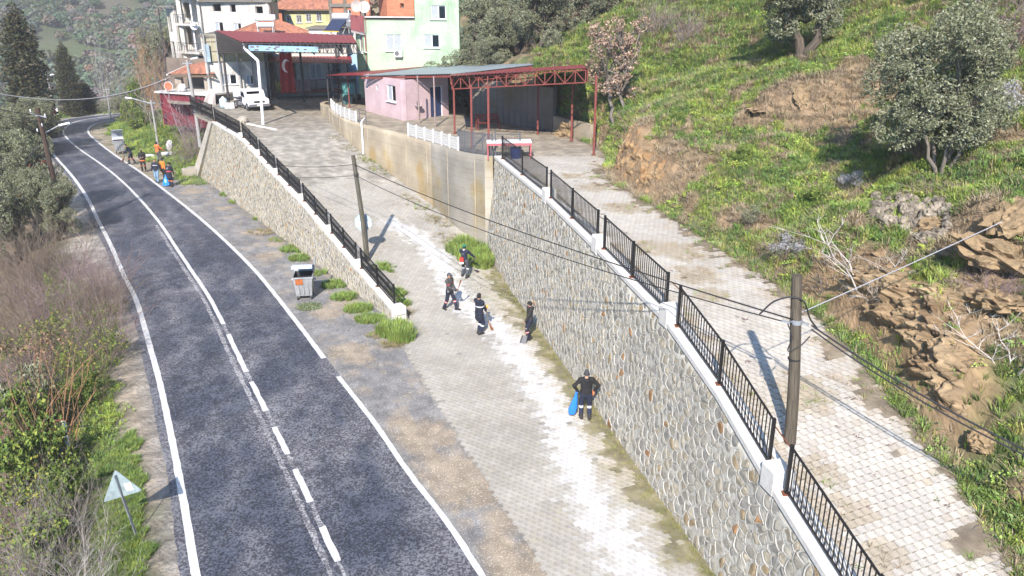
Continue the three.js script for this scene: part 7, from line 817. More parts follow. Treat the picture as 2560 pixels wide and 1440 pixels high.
[[2510, 655, 0.75, 1.6, 0.5, 'large tan boulder high on the bank at the right edge'], [2490, 760, 0.55, 1.6, 0.5, 'tan boulder below the large one at the right edge'], [2330, 580, 0.45, 1.1, 0.8, 'small pale rock to the right of the dry stone wall'], [2540, 550, 0.6, 1.2, 0.5, 'grey rock at the right edge above the boulders'], [2010, 240, 0.4, 1.8, 0.3, 'pale rock slab on the bare slope below the upper olive'], [1420, 345, 0.7, 0.9, 1.1, 'pale concrete lump beside the shelter post'], [2460, 1110, 0.28, 1.3, 0.8, 'brown stone in the grass beside the upper way'], [1890, 275, 0.4, 1.8, 0.28, 'flat earth slab on the slope left of the bare patch']].forEach(([x, y, r, sx, sy, l], i) => { const p = onHill(x, y), o = mesh('boulder', lump(r, i * 3.3, sx, sy, 1, 0.55, 5, 1.7), rockLumpM); o.position.copy(p).add(V(0, r * sy * 0.15, 0)); o.rotation.set(0.05 * i, i * 1.1, -0.35); tag(o, l, 'rock', 'rocks on the slope'); });
{ // dry stone wall below the olive
  const t = thing('dry_stone_wall', 'collapsed dry stone wall of dark field stones below the olive', 'wall'), r = mulberry(61), mats = [[0.28, 0.24, 0.19], [0.38, 0.33, 0.27], [0.20, 0.17, 0.14], [0.44, 0.38, 0.30]].map((c) => mat(c, { map: T.stone, bumpMap: T.bump, bumpScale: 0.03 })), geos = [1, 2, 3, 4, 5, 6].map((i) => lump(0.15, i * 2.7, 1.2, 0.85, 1, 0.45, 2, 1.5)); const top = onHill(2290, 505), top2 = onHill(2180, 500), bot = onHill(2310, 606);
  for (let i = 0; i < 96; i++) { const u = r(), v = r(), px = mix(2178, 2375, u), py = mix(mix(492, 505, u), mix(545, 610, Math.min(1, u * 1.5)), v); const p = onHill(px, py), m = mesh('field_stone', geos[i % 6], mats[Math.floor(r() * 4)], t); m.position.copy(p).add(V(-0.05, 0.10, 0.06)); m.rotation.set(r() * 6, r() * 6, r() * 6); m.scale.setScalar(rr(0.6, 1.25, r)); }
}
// ---- leaf and branch builders ----
function leafGeo(pts, size, asp, cols, seed, upB = 0.3) { // one small folded diamond per leaf
  const r = mulberry(seed), n = pts.length, P = new Float32Array(n * 12), C = new Float32Array(n * 12), I = [], a = V(0, 0, 0), b = V(0, 0, 0), c = V(0, 0, 0);
  for (let i = 0; i < n; i++) { a.set(rr(-1, 1, r), rr(-1, 1, r) + upB * 0.5, rr(-1, 1, r)).normalize(); c.set(rr(-1, 1, r), rr(-0.4, 1, r), rr(-1, 1, r)).normalize(); b.crossVectors(a, c).normalize(); const s = size * rr(0.6, 1.4, r), w = s * asp, p = pts[i], v = [[p.x - a.x * s, p.y - a.y * s, p.z - a.z * s], [p.x + b.x * w, p.y + b.y * w, p.z + b.z * w], [p.x + a.x * s, p.y + a.y * s, p.z + a.z * s], [p.x - b.x * w, p.y - b.y * w, p.z - b.z * w]]; const k = cols[Math.floor(r() * cols.length)], q = rr(0.75, 1.25, r); for (let j = 0; j < 4; j++) for (let m = 0; m < 3; m++) { P[i * 12 + j * 3 + m] = v[j][m]; C[i * 12 + j * 3 + m] = k[m] * q; } I.push(i * 4, i * 4 + 1, i * 4 + 2, i * 4, i * 4 + 2, i * 4 + 3); }
  const g = new THREE.BufferGeometry(); g.setAttribute('position', new THREE.BufferAttribute(P, 3)); g.setAttribute('color', new THREE.BufferAttribute(C, 3)); g.setIndex(I); g.computeVertexNormals(); return g;
}
function crownPts(lumps, n, seed, gap = 0.0, shell = 0.55) { const r = mulberry(seed), out = [], w = lumps.map((l) => l[3] * l[4] * l[5]), tot = w.reduce((x, y) => x + y); let guard = 0; while (out.length < n && guard++ < n * 8) { let k = r() * tot, i = 0; while (i < lumps.length - 1 && (k -= w[i]) > 0) i++; const l = lumps[i], th = r() * 6.2832, cz = rr(-1, 1, r), sz = Math.sqrt(1 - cz * cz), rad = mix(shell, 1.05, Math.sqrt(r())); const p = V(l[0] + l[3] * rad * sz * Math.cos(th), l[1] + l[4] * rad * cz, l[2] + l[5] * rad * sz * Math.sin(th)); if (n3(p.x * 1.9 + seed, p.y * 1.9, p.z * 1.9) + 0.5 * n3(p.x * 5, p.y * 5, p.z * 5 + seed) < gap) continue; out.push(p); } return out; }
function taper(pts, r0, r1, n = 6) { // one skin through the points, rings turned to the local direction
  const P = [], U = [], I = []; let x = V(1, 0, 0), len = 0; pts.forEach((p, i) => { const a = pts[Math.max(0, i - 1)], b = pts[Math.min(pts.length - 1, i + 1)], d = b.clone().sub(a).normalize(); x = x.clone().addScaledVector(d, -x.dot(d)); if (x.lengthSq() < 1e-4) x = V(0, 0, 1).addScaledVector(d, -d.z); x.normalize(); const y = d.clone().cross(x), r = mix(r0, r1, i / (pts.length - 1)); if (i) len += p.distanceTo(pts[i - 1]); for (let k = 0; k <= n; k++) { const t = k / n * 6.2832, c = Math.cos(t) * r, s = Math.sin(t) * r; P.push(p.x + x.x * c + y.x * s, p.y + x.y * c + y.y * s, p.z + x.z * c + y.z * s); U.push(k / n * 0.5, len); if (i && k < n) { const q = (i - 1) * (n + 1) + k; I.push(q, q + 1, q + n + 2, q, q + n + 2, q + n + 1); } } });
  const g = new THREE.BufferGeometry(); g.setAttribute('position', new THREE.Float32BufferAttribute(P, 3)); g.setAttribute('uv', new THREE.Float32BufferAttribute(U, 2)); g.setIndex(I); g.computeVertexNormals(); return [flat(g)]; }
const bend = (a, b, r, k = 0.12, n = 4) => { const o = [a]; const L = a.distanceTo(b); for (let i = 1; i < n; i++) o.push(a.clone().lerp(b, i / n).add(V(rr(-1, 1, r), rr(-0.6, 1, r), rr(-1, 1, r)).multiplyScalar(k * L * Math.sin(Math.PI * i / n)))); o.push(b); return o; };
const barkM = mat([0.16, 0.125, 0.09], { map: T.wood, bumpMap: T.wood, bumpScale: 0.02, roughness: 0.98 }), barkPaleM = mat([0.30, 0.26, 0.21], { map: T.wood, roughness: 0.98 });
const leafM = new THREE.MeshPhysicalMaterial({ color: 0xffffff, vertexColors: true, roughness: 0.9, specularIntensity: 0.4, side: THREE.DoubleSide });
const OLIVE = [[0.135, 0.145, 0.078], [0.19, 0.198, 0.118], [0.25, 0.255, 0.175], [0.09, 0.10, 0.052], [0.16, 0.17, 0.092]], OLIVED = [[0.05, 0.065, 0.034], [0.075, 0.09, 0.05], [0.11, 0.125, 0.085], [0.035, 0.048, 0.025]], GREEN = [[0.085, 0.13, 0.028], [0.125, 0.18, 0.035], [0.06, 0.095, 0.024], [0.19, 0.215, 0.045]], CYP = [[0.042, 0.048, 0.022], [0.06, 0.058, 0.028], [0.03, 0.036, 0.018], [0.075, 0.062, 0.034]], DRYL = [[0.27, 0.18, 0.125], [0.35, 0.24, 0.175], [0.20, 0.13, 0.09], [0.40, 0.29, 0.215]];
// crown lumps in a unit tree: x,z about the trunk, y up
const lumpsOf = (seed, H, W, base, n, flatness = 0.8, ls = 1) => { const r = mulberry(seed), o = []; for (let i = 0; i < n; i++) { const a = i / n * 6.283 + rr(-0.4, 0.4, r), d = i < n * 0.3 ? rr(0, 0.25, r) : rr(0.35, 0.68, r), y = rr(base + 0.12, 0.86, r) * H * (1 - 0.18 * d), s = rr(0.26, 0.40, r) * W * ls; o.push([Math.cos(a) * d * W, y, Math.sin(a) * d * W, s, s * flatness, s]); } return o; };
function makeTree(name, label, cat, pos, o) { // o: H, W (crown radius), base, lumps, n leaves, size, cols, trunks, bark
  const t = thing(name, label, cat, pos, o.turn || 0, o.group), r = mulberry(o.seed), L = o.lumpList || lumpsOf(o.seed + 1, o.H, o.W, o.base ?? 0.3, o.lumps || 12, o.flat, o.ls), g = [], nT = o.trunks || 1, fork = (o.fork ?? 0.25) * o.H, tops = [];
  for (let i = 0; i < nT; i++) { const a = i / nT * 6.28 + 0.5, lean = nT > 1 ? 0.20 * o.W : 0.05 * o.W, top = V(Math.cos(a) * lean * (1 + 0.5 * r()), fork * rr(0.9, 1.2, r), Math.sin(a) * lean); g.push(...taper(bend(V(Math.cos(a) * 0.1, -0.25, Math.sin(a) * 0.1), top, r, nT > 2 ? 0.04 : 0.1, 5), o.r0, o.r0 * 0.66, 8)); tops.push(top); }
  L.forEach((l, i) => { const s = tops[i % nT], e = V(l[0], l[1] - l[4] * 0.2, l[2]); g.push(...taper(bend(s, e, r, 0.14, 4), o.r0 * 0.5, o.r0 * 0.16, 6)); for (let k = 0; k < (o.twigs ?? 5); k++) { const q = V(l[0] + rr(-0.8, 0.8, r) * l[3], l[1] + rr(-0.5, 0.9, r) * l[4], l[2] + rr(-0.8, 0.8, r) * l[5]); g.push(...taper(bend(s.clone().lerp(e, rr(0.55, 1, r)), q, r, 0.15, 3), o.r0 * 0.16, o.r0 * 0.04, 4)); } });
  mesh('trunk', merge(g), o.bark || barkM, t); if (o.n) mesh('crown', leafGeo(crownPts(L, o.n, o.seed + 2, o.gap ?? -0.1, o.shell ?? 0.5), o.size, o.asp || 0.42, o.cols, o.seed + 3), leafM, t); return t;
}
const treeAt = (px, py, z, H) => { const p = at(px, py, z); return V(p.x, H(p.x, z), z); };
// --- olives on the slope ---
{ const b = onHill(2352, 434); makeTree('olive_tree', 'grey green olive with several thin trunks standing on the grassy bench', 'tree', b, { seed: 101, H: 5.5, W: 3.15, base: 0.10, lumps: 40, ls: 0.64, flat: 0.9, n: 62000, size: 0.044, cols: OLIVE, trunks: 5, fork: 0.30, r0: 0.065, twigs: 7, gap: -0.08, bark: barkPaleM }); }
const ol2 = makeTree('olive_tree', 'spreading olive with thick dark trunk at the top of the slope', 'tree', onHill(2008, 140), { seed: 111, H: 6.2, W: 3.3, base: 0.06, lumps: 32, ls: 0.70, n: 34000, size: 0.06, cols: OLIVE, trunks: 2, fork: 0.3, r0: 0.24, gap: 0 });
{ const l = ['leftmost olive of the clump behind the mint building', 'tallest olive behind the grey roof', 'rounded olive right of the clump behind the grey roof', 'low olive just behind the grey roof edge', 'dark olive at the top left of the slope', 'olive at the top edge above the dry leaved tree', 'dark olive at the top right behind the bench olive', 'pale olive in the far right top corner'];
  [[1150, 150, -61, 5.2, 1], [1235, 140, -62, 6.6, 1], [1345, 140, -58, 5.4, .95], [1205, 165, -57.5, 3.0, .6], [1300, 60, -68, 6, 1.1], [1470, 60, -64, 5, .9], [2420, 90, -36, 5, .9], [2300, 40, -42, 5, 1], [1120, 110, -66, 6, 1]].forEach(([x, y, z, h, s], i) => { const p = treeAt(x, y, z, hillH); copyOf(ol2, l[i] || 'olive rising left of the clump beside the mint building', p, i * 1.7, V(s * 0.95, h / 6.2, s * 0.95)); }); }
{ const b = onHill(1540, 300); makeTree('dry_leaf_tree', 'bare branched tree with withered pinkish brown leaves beside the shelter', 'tree', b, { seed: 131, H: 6.4, W: 2.3, base: 0.08, lumps: 26, ls: 0.7, n: 4600, size: 0.07, asp: 0.5, cols: DRYL, trunks: 2, fork: 0.3, r0: 0.11, twigs: 16, gap: 0.15, bark: barkPaleM }); }
// --- bare shrubs: many thin stems ---
function twigGeo(seed, stems, H, spread, kids, r0, droop = 0, col) { const r = mulberry(seed), P = [], N = [], idx = []; const seg = (a, b, ra, rb) => { const d = b.clone().sub(a).normalize(); const x = Math.abs(d.y) < 0.9 ? V(0, 1, 0).cross(d).normalize() : V(1, 0, 0).cross(d).normalize(), y = d.clone().cross(x), k = P.length / 3; for (const [c, rad] of [[a, ra], [b, rb]]) for (let i = 0; i < 3; i++) { const t = i * 2.094, nx = x.clone().multiplyScalar(Math.cos(t)).addScaledVector(y, Math.sin(t)); P.push(c.x + nx.x * rad, c.y + nx.y * rad, c.z + nx.z * rad); N.push(nx.x, nx.y, nx.z); } for (let i = 0; i < 3; i++) { const j = (i + 1) % 3; idx.push(k + i, k + j, k + 3 + j, k + i, k + 3 + j, k + 3 + i); } };
  const grow = (p, d, L, rad, lev) => { let q = p.clone(), dir = d.clone(); const n = lev ? 2 : 4; for (let i = 0; i < n; i++) { const e = q.clone().addScaledVector(dir, L / n); seg(q, e, rad * (1 - 0.7 * i / n), rad * (1 - 0.7 * (i + 1) / n)); q = e; dir = dir.add(V(rr(-0.3, 0.3, r), rr(-0.25, 0.2, r) - droop * i / n, rr(-0.3, 0.3, r))).normalize(); if (lev < 2) for (let k = 0; k < kids; k++) if (r() < 0.8) grow(q.clone(), dir.clone().add(V(rr(-1, 1, r), rr(-0.5, 0.8, r), rr(-1, 1, r)).multiplyScalar(0.8)).normalize(), L * rr(0.25, 0.5, r), rad * 0.5, lev + 1); } };
  for (let s = 0; s < stems; s++) { const a = r() * 6.283, k = Math.sqrt(r()); grow(V(Math.cos(a) * k * spread * 0.35, -0.1, Math.sin(a) * k * spread * 0.35), V(Math.cos(a) * k * spread / H, 1, Math.sin(a) * k * spread / H).normalize(), H * rr(0.6, 1.05, r), r0, 0); }
  const g = new THREE.BufferGeometry(); g.setAttribute('position', new THREE.Float32BufferAttribute(P, 3)); g.setAttribute('normal', new THREE.Float32BufferAttribute(N, 3)); g.setAttribute('uv', new THREE.Float32BufferAttribute(new Float32Array(P.length / 3 * 2), 2)); g.setIndex(idx); return g; }
const twigM = { brown: mat([0.165, 0.125, 0.092], { roughness: 1 }), grey: mat([0.24, 0.205, 0.18], { roughness: 1 }), tan: mat([0.34, 0.19, 0.10], { roughness: 1 }), pale: mat([0.46, 0.42, 0.37], { roughness: 1 }), mauve: mat([0.25, 0.18, 0.18], { roughness: 1 }) };
const tw = { dense: twigGeo(201, 34, 2.0, 1.3, 2, 0.011), dense2: twigGeo(202, 30, 2.0, 1.5, 2, 0.010, 0.25), tall: twigGeo(203, 14, 3.4, 1.1, 2, 0.022), sprawl: twigGeo(204, 22, 1.4, 1.6, 2, 0.012, 0.35), tree: twigGeo(205, 4, 4.0, 1.5, 3, 0.05), wand: twigGeo(206, 26, 2.6, 1.2, 0, 0.014, 0.12) };
const bramblePts = (seed, n, H, W) => crownPts(lumpsOf(seed, H, W, 0.1, 9, 0.7), n, seed + 1, 0.05, 0.2);
const ivyGeo = leafGeo(bramblePts(301, 2600, 1.7, 1.3), 0.05, 0.62, GREEN, 302), ivyThin = leafGeo(bramblePts(303, 700, 1.8, 1.3), 0.045, 0.6, [...GREEN, [0.25, 0.24, 0.04]], 304), olvGeo = leafGeo(bramblePts(305, 2600, 1.7, 1.2), 0.05, 0.4, OLIVE, 306), greyLeaf = leafGeo(bramblePts(307, 2400, 1.2, 1.1), 0.035, 0.45, [[0.30, 0.29, 0.29], [0.22, 0.22, 0.22], [0.38, 0.37, 0.36]], 308), brownLeaf = leafGeo(bramblePts(309, 900, 2.0, 1.3), 0.04, 0.5, [[0.20, 0.12, 0.07], [0.26, 0.17, 0.11]], 310);
function shrub(name, label, pos, geo, m, leaf, H, W, turn, group) { const t = thing(name, label, 'shrub', pos, turn, group); if (geo) mesh('stems', tw[geo], twigM[m], t); if (leaf) mesh('foliage', leaf, leafM, t); const h0 = geo ? { dense: 2, dense2: 2, tall: 3.6, sprawl: 1.4, tree: 4.6, wand: 2.4 }[geo] : 1.7; t.scale.set(W / 1.3, H / h0, W / 1.3); return t; }
// top pixel, depth, half width (m): the shrub grows from the ground there up to that height
function shrubTo(name, label, px, py, z, W, geo, m, leaf, i, group, Hf = groundH) { const p = at(px, py, z), y = Hf(p.x, z); return shrub(name, label, V(p.x, y, z), geo, m, leaf, Math.max(0.4, p.y - y), W, i * 1.3, group); }
{ // left embankment
  const S = [[55, 555, -38, 2.0, 'dense', 'brown'], [150, 570, -37, 1.9, 'dense', 'brown'], [235, 620, -34, 1.5, 'dense', 'mauve'], [100, 610, -35, 2.0, 'dense2', 'brown'], [10, 600, -36, 2.0, 'dense', 'brown'], [190, 640, -33, 1.8, 'dense2', 'mauve'], [268, 660, -32, 1.2, 'dense', 'brown'], [50, 660, -32, 2.0, 'dense2', 'brown'], [130, 680, -31, 1.9, 'dense', 'mauve'], [225, 700, -30, 1.5, 'dense', 'brown'], [70, 730, -29.5, 1.9, 'dense', 'brown'], [160, 740, -28.5, 1.7, 'dense2', 'brown', 'ivyThin'], [240, 770, -27.3, 1.2, 'dense', 'mauve', 'ivyThin'], [10, 760, -28.5, 1.8, 'dense2', 'brown', 'ivyThin'], [90, 810, -26.6, 1.7, 'dense', 'brown', 'brownLeaf'], [190, 830, -25.6, 1.3, 'dense2', 'brown', 'ivyThin'], [25, 880, -25, 1.6, 'dense', 'mauve', 'ivyThin'], [120, 910, -23.8, 1.4, 'dense2', 'brown', 'ivyThin'], [20, 860, -22.6, 1.9, 'wand', 'tan'], [75, 890, -21.8, 1.7, 'wand', 'tan'], [50, 990, -21.6, 1.5, 'sprawl', 'brown', 'ivyGeo'], [125, 1060, -20.2, 1.2, 'sprawl', 'grey', 'ivyGeo'], [15, 1090, -19.6, 1.5, 'sprawl', 'brown', 'ivyGeo'], [140, 1180, -18.0, 0.95, 'sprawl', 'grey', 'ivyGeo'], [60, 1170, -18.0, 1.3, 'sprawl', 'grey', 'ivyThin'], [20, 1240, -16.4, 1.4, 'dense2', 'grey', 'ivyThin'], [110, 1250, -16.4, 1.3, 'dense2', 'grey', 'ivyGeo'], [190, 1290, -15.8, 1.0, 'sprawl', 'grey'], [80, 1320, -15.0, 1.3, 'dense2', 'grey'], [180, 1350, -14.7, 1.1, 'dense2', 'pale'], [0, 1340, -14.6, 1.3, 'dense2', 'grey', 'ivyThin'], [240, 1400, -14.2, 0.8, 'sprawl', 'grey'], [60, 940, -22.6, 1.3, 'sprawl', 'brown', 'olvGeo'], [200, 940, -24, 0.9, 'sprawl', 'brown', 'ivyGeo']];
  const leafOf = { ivyGeo, ivyThin, olvGeo, brownLeaf }, word = { brown: 'brown', mauve: 'purplish brown', grey: 'grey', tan: 'orange stemmed', pale: 'pale' };
  const band = (y) => y < 605 ? 'farthest up the left bank' : y < 665 ? 'just below the dark pole' : y < 745 ? 'on the upper left bank' : y < 850 ? 'halfway down the left bank' : y < 1000 ? 'above the broken barrier' : y < 1200 ? 'around the broken barrier' : y < 1300 ? 'beside the triangular sign' : 'in the lower left corner', side = (x) => x < 40 ? 'at the picture edge' : x < 115 ? 'inward from the edge' : x < 185 ? 'midway to the road' : 'nearest the road';
  const lb = ([x, y, z, W, g, m, lf]) => `${word[m]} ${g === 'wand' ? 'wand' : g === 'sprawl' ? 'sprawling' : 'twiggy'} shrub ${lf ? (lf === 'brownLeaf' ? 'with withered leaves ' : lf === 'ivyThin' ? 'with few leaves ' : 'full of leaves ') : ''}${band(y)}, ${side(x)}`;
  S.forEach((q, i) => { const [x, y, z, W, g, m, lf] = q, l = lb(q), same = S.filter((o) => lb(o) === l); shrubTo('bare_shrub', l + (same.length > 1 ? (same[0] === q ? ', farther' : ', nearer') : ''), x, y, z, W, g, m, lf && leafOf[lf], i, 'shrubs on the left bank'); });
  // leafy olive crowns leaning in from the left
  const lab = ['big olive crown at the left edge above the gravel lot', 'olive crown left of the dark pole', 'low olive crown beside the dark pole', 'olive crown half out of the picture at the left']; [[35, 300, -47, 5.2, 0.75], [95, 395, -44.5, 4.0, 0.55], [115, 440, -43, 3.4, 0.5], [-20, 420, -42, 4.5, 0.75]].forEach(([x, y, z, h, s], i) => { const p = at(x, y, z), gy = groundH(p.x, z); copyOf(ol2, lab[i], V(p.x, gy, z), i * 2.1 + 1, V(s, (p.y - gy) / 6.0, s)); });
}
// --- cypresses and trees at the bend ---
const cyLumps = (() => { const o = []; for (let i = 0; i < 26; i++) { const k = i / 25, a = i * 2.4, w = Math.sin(Math.PI * Math.pow(1 - k, 0.62) * 0.62) * 1.05; o.push([Math.cos(a) * 0.35 * w, 0.6 + k * 8.6, Math.sin(a) * 0.35 * w, 0.30 + 0.78 * w, 0.62, 0.30 + 0.78 * w]); } return o; })();
const cyp = makeTree('cypress_tree', 'tall dark cypress at the outside of the road bend', 'tree', onGround(185, 292), { seed: 151, H: 9, W: 1.5, lumpList: cyLumps, n: 15000, size: 0.11, cols: CYP, r0: 0.18, fork: 0.4, twigs: 2, gap: -0.35, shell: 0.3 }); cyp.scale.set(0.95, 0.86, 0.95);
{ const p = at(30, 20, -78); copyOf(cyp, 'largest dark cypress at the upper left edge', V(p.x, groundH(p.x, -78), -78), 1, V(1.6, (p.y - groundH(p.x, -78)) / 9.4, 1.6)); const q = at(205, 205, -98); copyOf(cyp, 'short dark cypress just right of the tall one', V(q.x, groundH(q.x, -98), -98), 2, V(0.95, (q.y - groundH(q.x, -98)) / 9.4, 0.95)); }
{ const L = ['grey olive behind the big cypress', 'olive below the big cypress', 'grey olive beyond the gravel lot', 'pale olive beyond the road bend', 'pale olive right of the short cypress', 'dark rounded tree beside the white apartment building', 'olive above the brown thicket']; [[60, 225, -70, 0.9], [15, 250, -66, 1.0], [80, 235, -84, 0.8], [245, 240, -112, 1.0], [290, 225, -118, 1.0], [388, 40, -104, 1.15], [340, 175, -120, 0.9]].forEach(([x, y, z, s], i) => { const p = at(x, y, z), gy = i === 5 ? Math.min(hillH(p.x, z), p.y - 3) : Math.max(groundH(p.x, z), p.y - 7); copyOf(ol2, L[i], V(p.x, gy, z), i, V(s, (p.y - gy) / 6.2, s)); }); }
{ // bank by the bend: ivy, bare trees, thickets, brush pile
  const gmix = (x, z) => Math.max(groundH(x, z), footAt(x, z).d > 0 ? hillH(x, z) : -99), Gp = 'shrubs on the bank by the bend';
  [[325, 185, -82, 1.6, null, 'brown', ivyGeo, 'green ivy covered bush on the bank'], [335, 235, -80, 1.3, 'tree', 'brown', ivyThin, 'half bare bush under the ivy bush'], [365, 205, -78, 1.5, 'tree', 'grey', null, 'bare tree on the bank beside the slim lamp pole'], [345, 120, -92, 2.2, 'tall', 'tan', null, 'tall tan thicket left of the apartment building'], [385, 115, -88, 2.4, 'tall', 'tan', null, 'tall tan thicket below the apartment building'], [420, 130, -84, 2.0, 'tall', 'mauve', null, 'mauve thicket beside the tiled shed'], [440, 140, -82, 1.6, 'tall', 'brown', null, 'brown thicket touching the tiled shed roof'], [455, 235, -67, 1.7, 'tree', 'mauve', null, 'mauve bare tree in front of the red container'], [500, 250, -66, 1.5, 'tree', 'mauve', null, 'mauve bare tree left of the tarpaulin'], [475, 290, -65, 1.4, 'dense', 'mauve', null, 'tangled bare shrub below the red container'], [440, 330, -66, 1.5, 'sprawl', 'brown', null, 'brush pile beside the tall lamp pole'], [480, 335, -64, 1.4, 'sprawl', 'brown', null, 'brush pile against the wall end'], [455, 360, -63.5, 1.3, 'sprawl', 'grey', null, 'grey brush heap nearest the road'], [395, 290, -74, 1.2, null, 'brown', ivyThin, 'leafy weeds on the earth bank'], [310, 275, -86, 1.3, null, 'brown', ivyGeo, 'green bush at the inside of the bend'], [345, 260, -80, 1.5, null, 'brown', ivyGeo, 'bright green bush below the bare tree'], [410, 310, -70, 1.2, null, 'brown', ivyThin, 'green weeds beside the slim lamp pole'], [238, 118, -135, 1.2, 'tall', 'pale', null, 'pale bare poplar in the valley'], [290, 150, -125, 2.5, 'tall', 'grey', null, 'grey bare thicket beyond the bend'], [215, 190, -122, 2.5, 'tall', 'mauve', null, 'mauve bare thicket behind the cypress']].forEach(([x, y, z, W, g, m, lf, l], i) => shrubTo('shrub', l, x, y, z, W, g, m, lf, i, Gp, gmix));
}
// --- shrubs on the slope ---
{ const Gp = 'shrubs on the slope'; const add = (px, py, H, W, g, m, lf, l, i) => shrub('shrub', l, onHill(px, py), g, m, lf, H, W, i * 0.9, Gp);
  add(2130, 478, 0.8, 0.7, 'sprawl', 'grey', greyLeaf, 'silvery grey bush left of the bench olive', 1); add(2040, 515, 0.7, 0.7, null, null, ivyGeo, 'dark green broad leaved bush in the olive shade', 2); add(1965, 640, 0.8, 0.8, 'sprawl', 'grey', greyLeaf, 'grey twiggy bush at the edge of the upper way', 3); add(2165, 720, 1.5, 0.95, 'tree', 'pale', null, 'dead pale shrub above the rock outcrop', 4); add(2195, 745, 0.6, 0.7, 'sprawl', 'pale', null, 'dead pale twigs at the foot of the dead shrub', 5); add(2060, 880 - 160, 0.5, 0.5, 'sprawl', 'grey', null, 'grey dry brush in front of the dead shrub', 6); add(2530, 980 - 60, 1.3, 0.8, 'tree', 'pale', null, 'pale dead branches at the right edge over the rocks', 7); add(2500, 300, 1.5, 1.1, 'sprawl', 'grey', greyLeaf, 'whitish shrub at the right edge behind the bench olive', 8); add(2480, 170, 3.0, 1.3, 'tall', 'mauve', brownLeaf, 'brown wand shrub at the upper right', 9); add(2545, 130, 3.0, 1.2, 'tall', 'brown', brownLeaf, 'brown wand shrub in the top right corner', 10); add(1715, 110, 2.0, 1.3, 'dense', 'grey', null, 'grey rounded twig bush at the top of the slope', 11); add(1640, 90, 2.2, 1.4, 'dense', 'mauve', null, 'mauve twig bush above the dry leaved tree', 12); add(1590, 130, 1.2, 1.0, 'dense2', 'brown', null, 'brown twig bush on the straw slope', 13); add(1860, 400, 0.6, 0.6, null, null, ivyGeo, 'bright leafy clump in the middle of the slope', 14); add(1700, 300, 0.5, 0.6, null, null, ivyThin, 'leafy clump above the clay bank', 15); add(1770, 580, 0.5, 0.6, 'sprawl', 'grey', ivyThin, 'mixed weed bush at the foot of the slope', 16); add(1870, 560, 0.6, 0.6, 'sprawl', 'brown', olvGeo, 'olive leaved weed at the foot of the slope', 17); add(2480, 730, 0.7, 0.7, 'sprawl', 'mauve', null, 'mauve twigs between the boulders', 18); add(2330, 480, 0.5, 0.8, 'sprawl', 'mauve', null, 'dry overhang twigs beside the dry stone wall', 19); }
// ---- ground cover as instanced stuff ----
function tuft(seed, n, H, w, spread, curl) { const r = mulberry(seed), P = []; for (let i = 0; i < n; i++) { const a = r() * 6.283, k = r() * spread, h = H * rr(0.55, 1.1, r), dx = Math.cos(a), dz = Math.sin(a), x = dx * k * 0.35, z = dz * k * 0.35, ox = dx * k * curl, oz = dz * k * curl, sx = -dz * w, sz = dx * w; const m = [x + ox * 0.4, h * 0.6, z + oz * 0.4]; P.push(x - sx, 0, z - sz, x + sx, 0, z + sz, m[0] + sx * 0.8, m[1], m[2] + sz * 0.8, x - sx, 0, z - sz, m[0] + sx * 0.8, m[1], m[2] + sz * 0.8, m[0] - sx * 0.8, m[1], m[2] - sz * 0.8, m[0] - sx * 0.8, m[1], m[2] - sz * 0.8, m[0] + sx * 0.8, m[1], m[2] + sz * 0.8, x + ox, h, z + oz); } const g = new THREE.BufferGeometry(); g.setAttribute('position', new THREE.Float32BufferAttribute(P, 3)); g.computeVertexNormals(); return g; }
const grassG = tuft(1, 15, 0.27, 0.010, 0.2, 1.2), strawG = tuft(2, 14, 0.20, 0.009, 0.28, 1.5), longG = tuft(3, 16, 0.5, 0.012, 0.3, 1.3), weedG = (() => { const r = mulberry(4), pts = []; for (let i = 0; i < 44; i++) pts.push(V(rr(-0.2, 0.2, r), 0.03 + 0.2 * r() * r(), rr(-0.2, 0.2, r))); return leafGeo(pts, 0.038, 0.6, [[1, 1, 1]], 5, 0.2); })(), rosG = (() => { const g = tuft(6, 11, 0.035, 0.016, 0.16, 1.0); return g; })();
const coverM = new THREE.MeshStandardMaterial({ color: 0xffffff, roughness: 0.8, side: THREE.DoubleSide });
const coverSets = {};
function put(name, geo, p, s, c, r, tiltN) { (coverSets[name] ??= { geo, list: [] }).list.push([p, s, c, r() * 6.283, tiltN]); }
const gcol = (r, k) => { const q = rr(0.55, 1.3, r), h = rr(0.85, 1.2, r); const a = mixc([0.105, 0.180, 0.030], [0.30, 0.385, 0.055], clamp(k)); return [a[0] * q * h, a[1] * q, a[2] * q * rr(0.7, 1.8, r)]; };
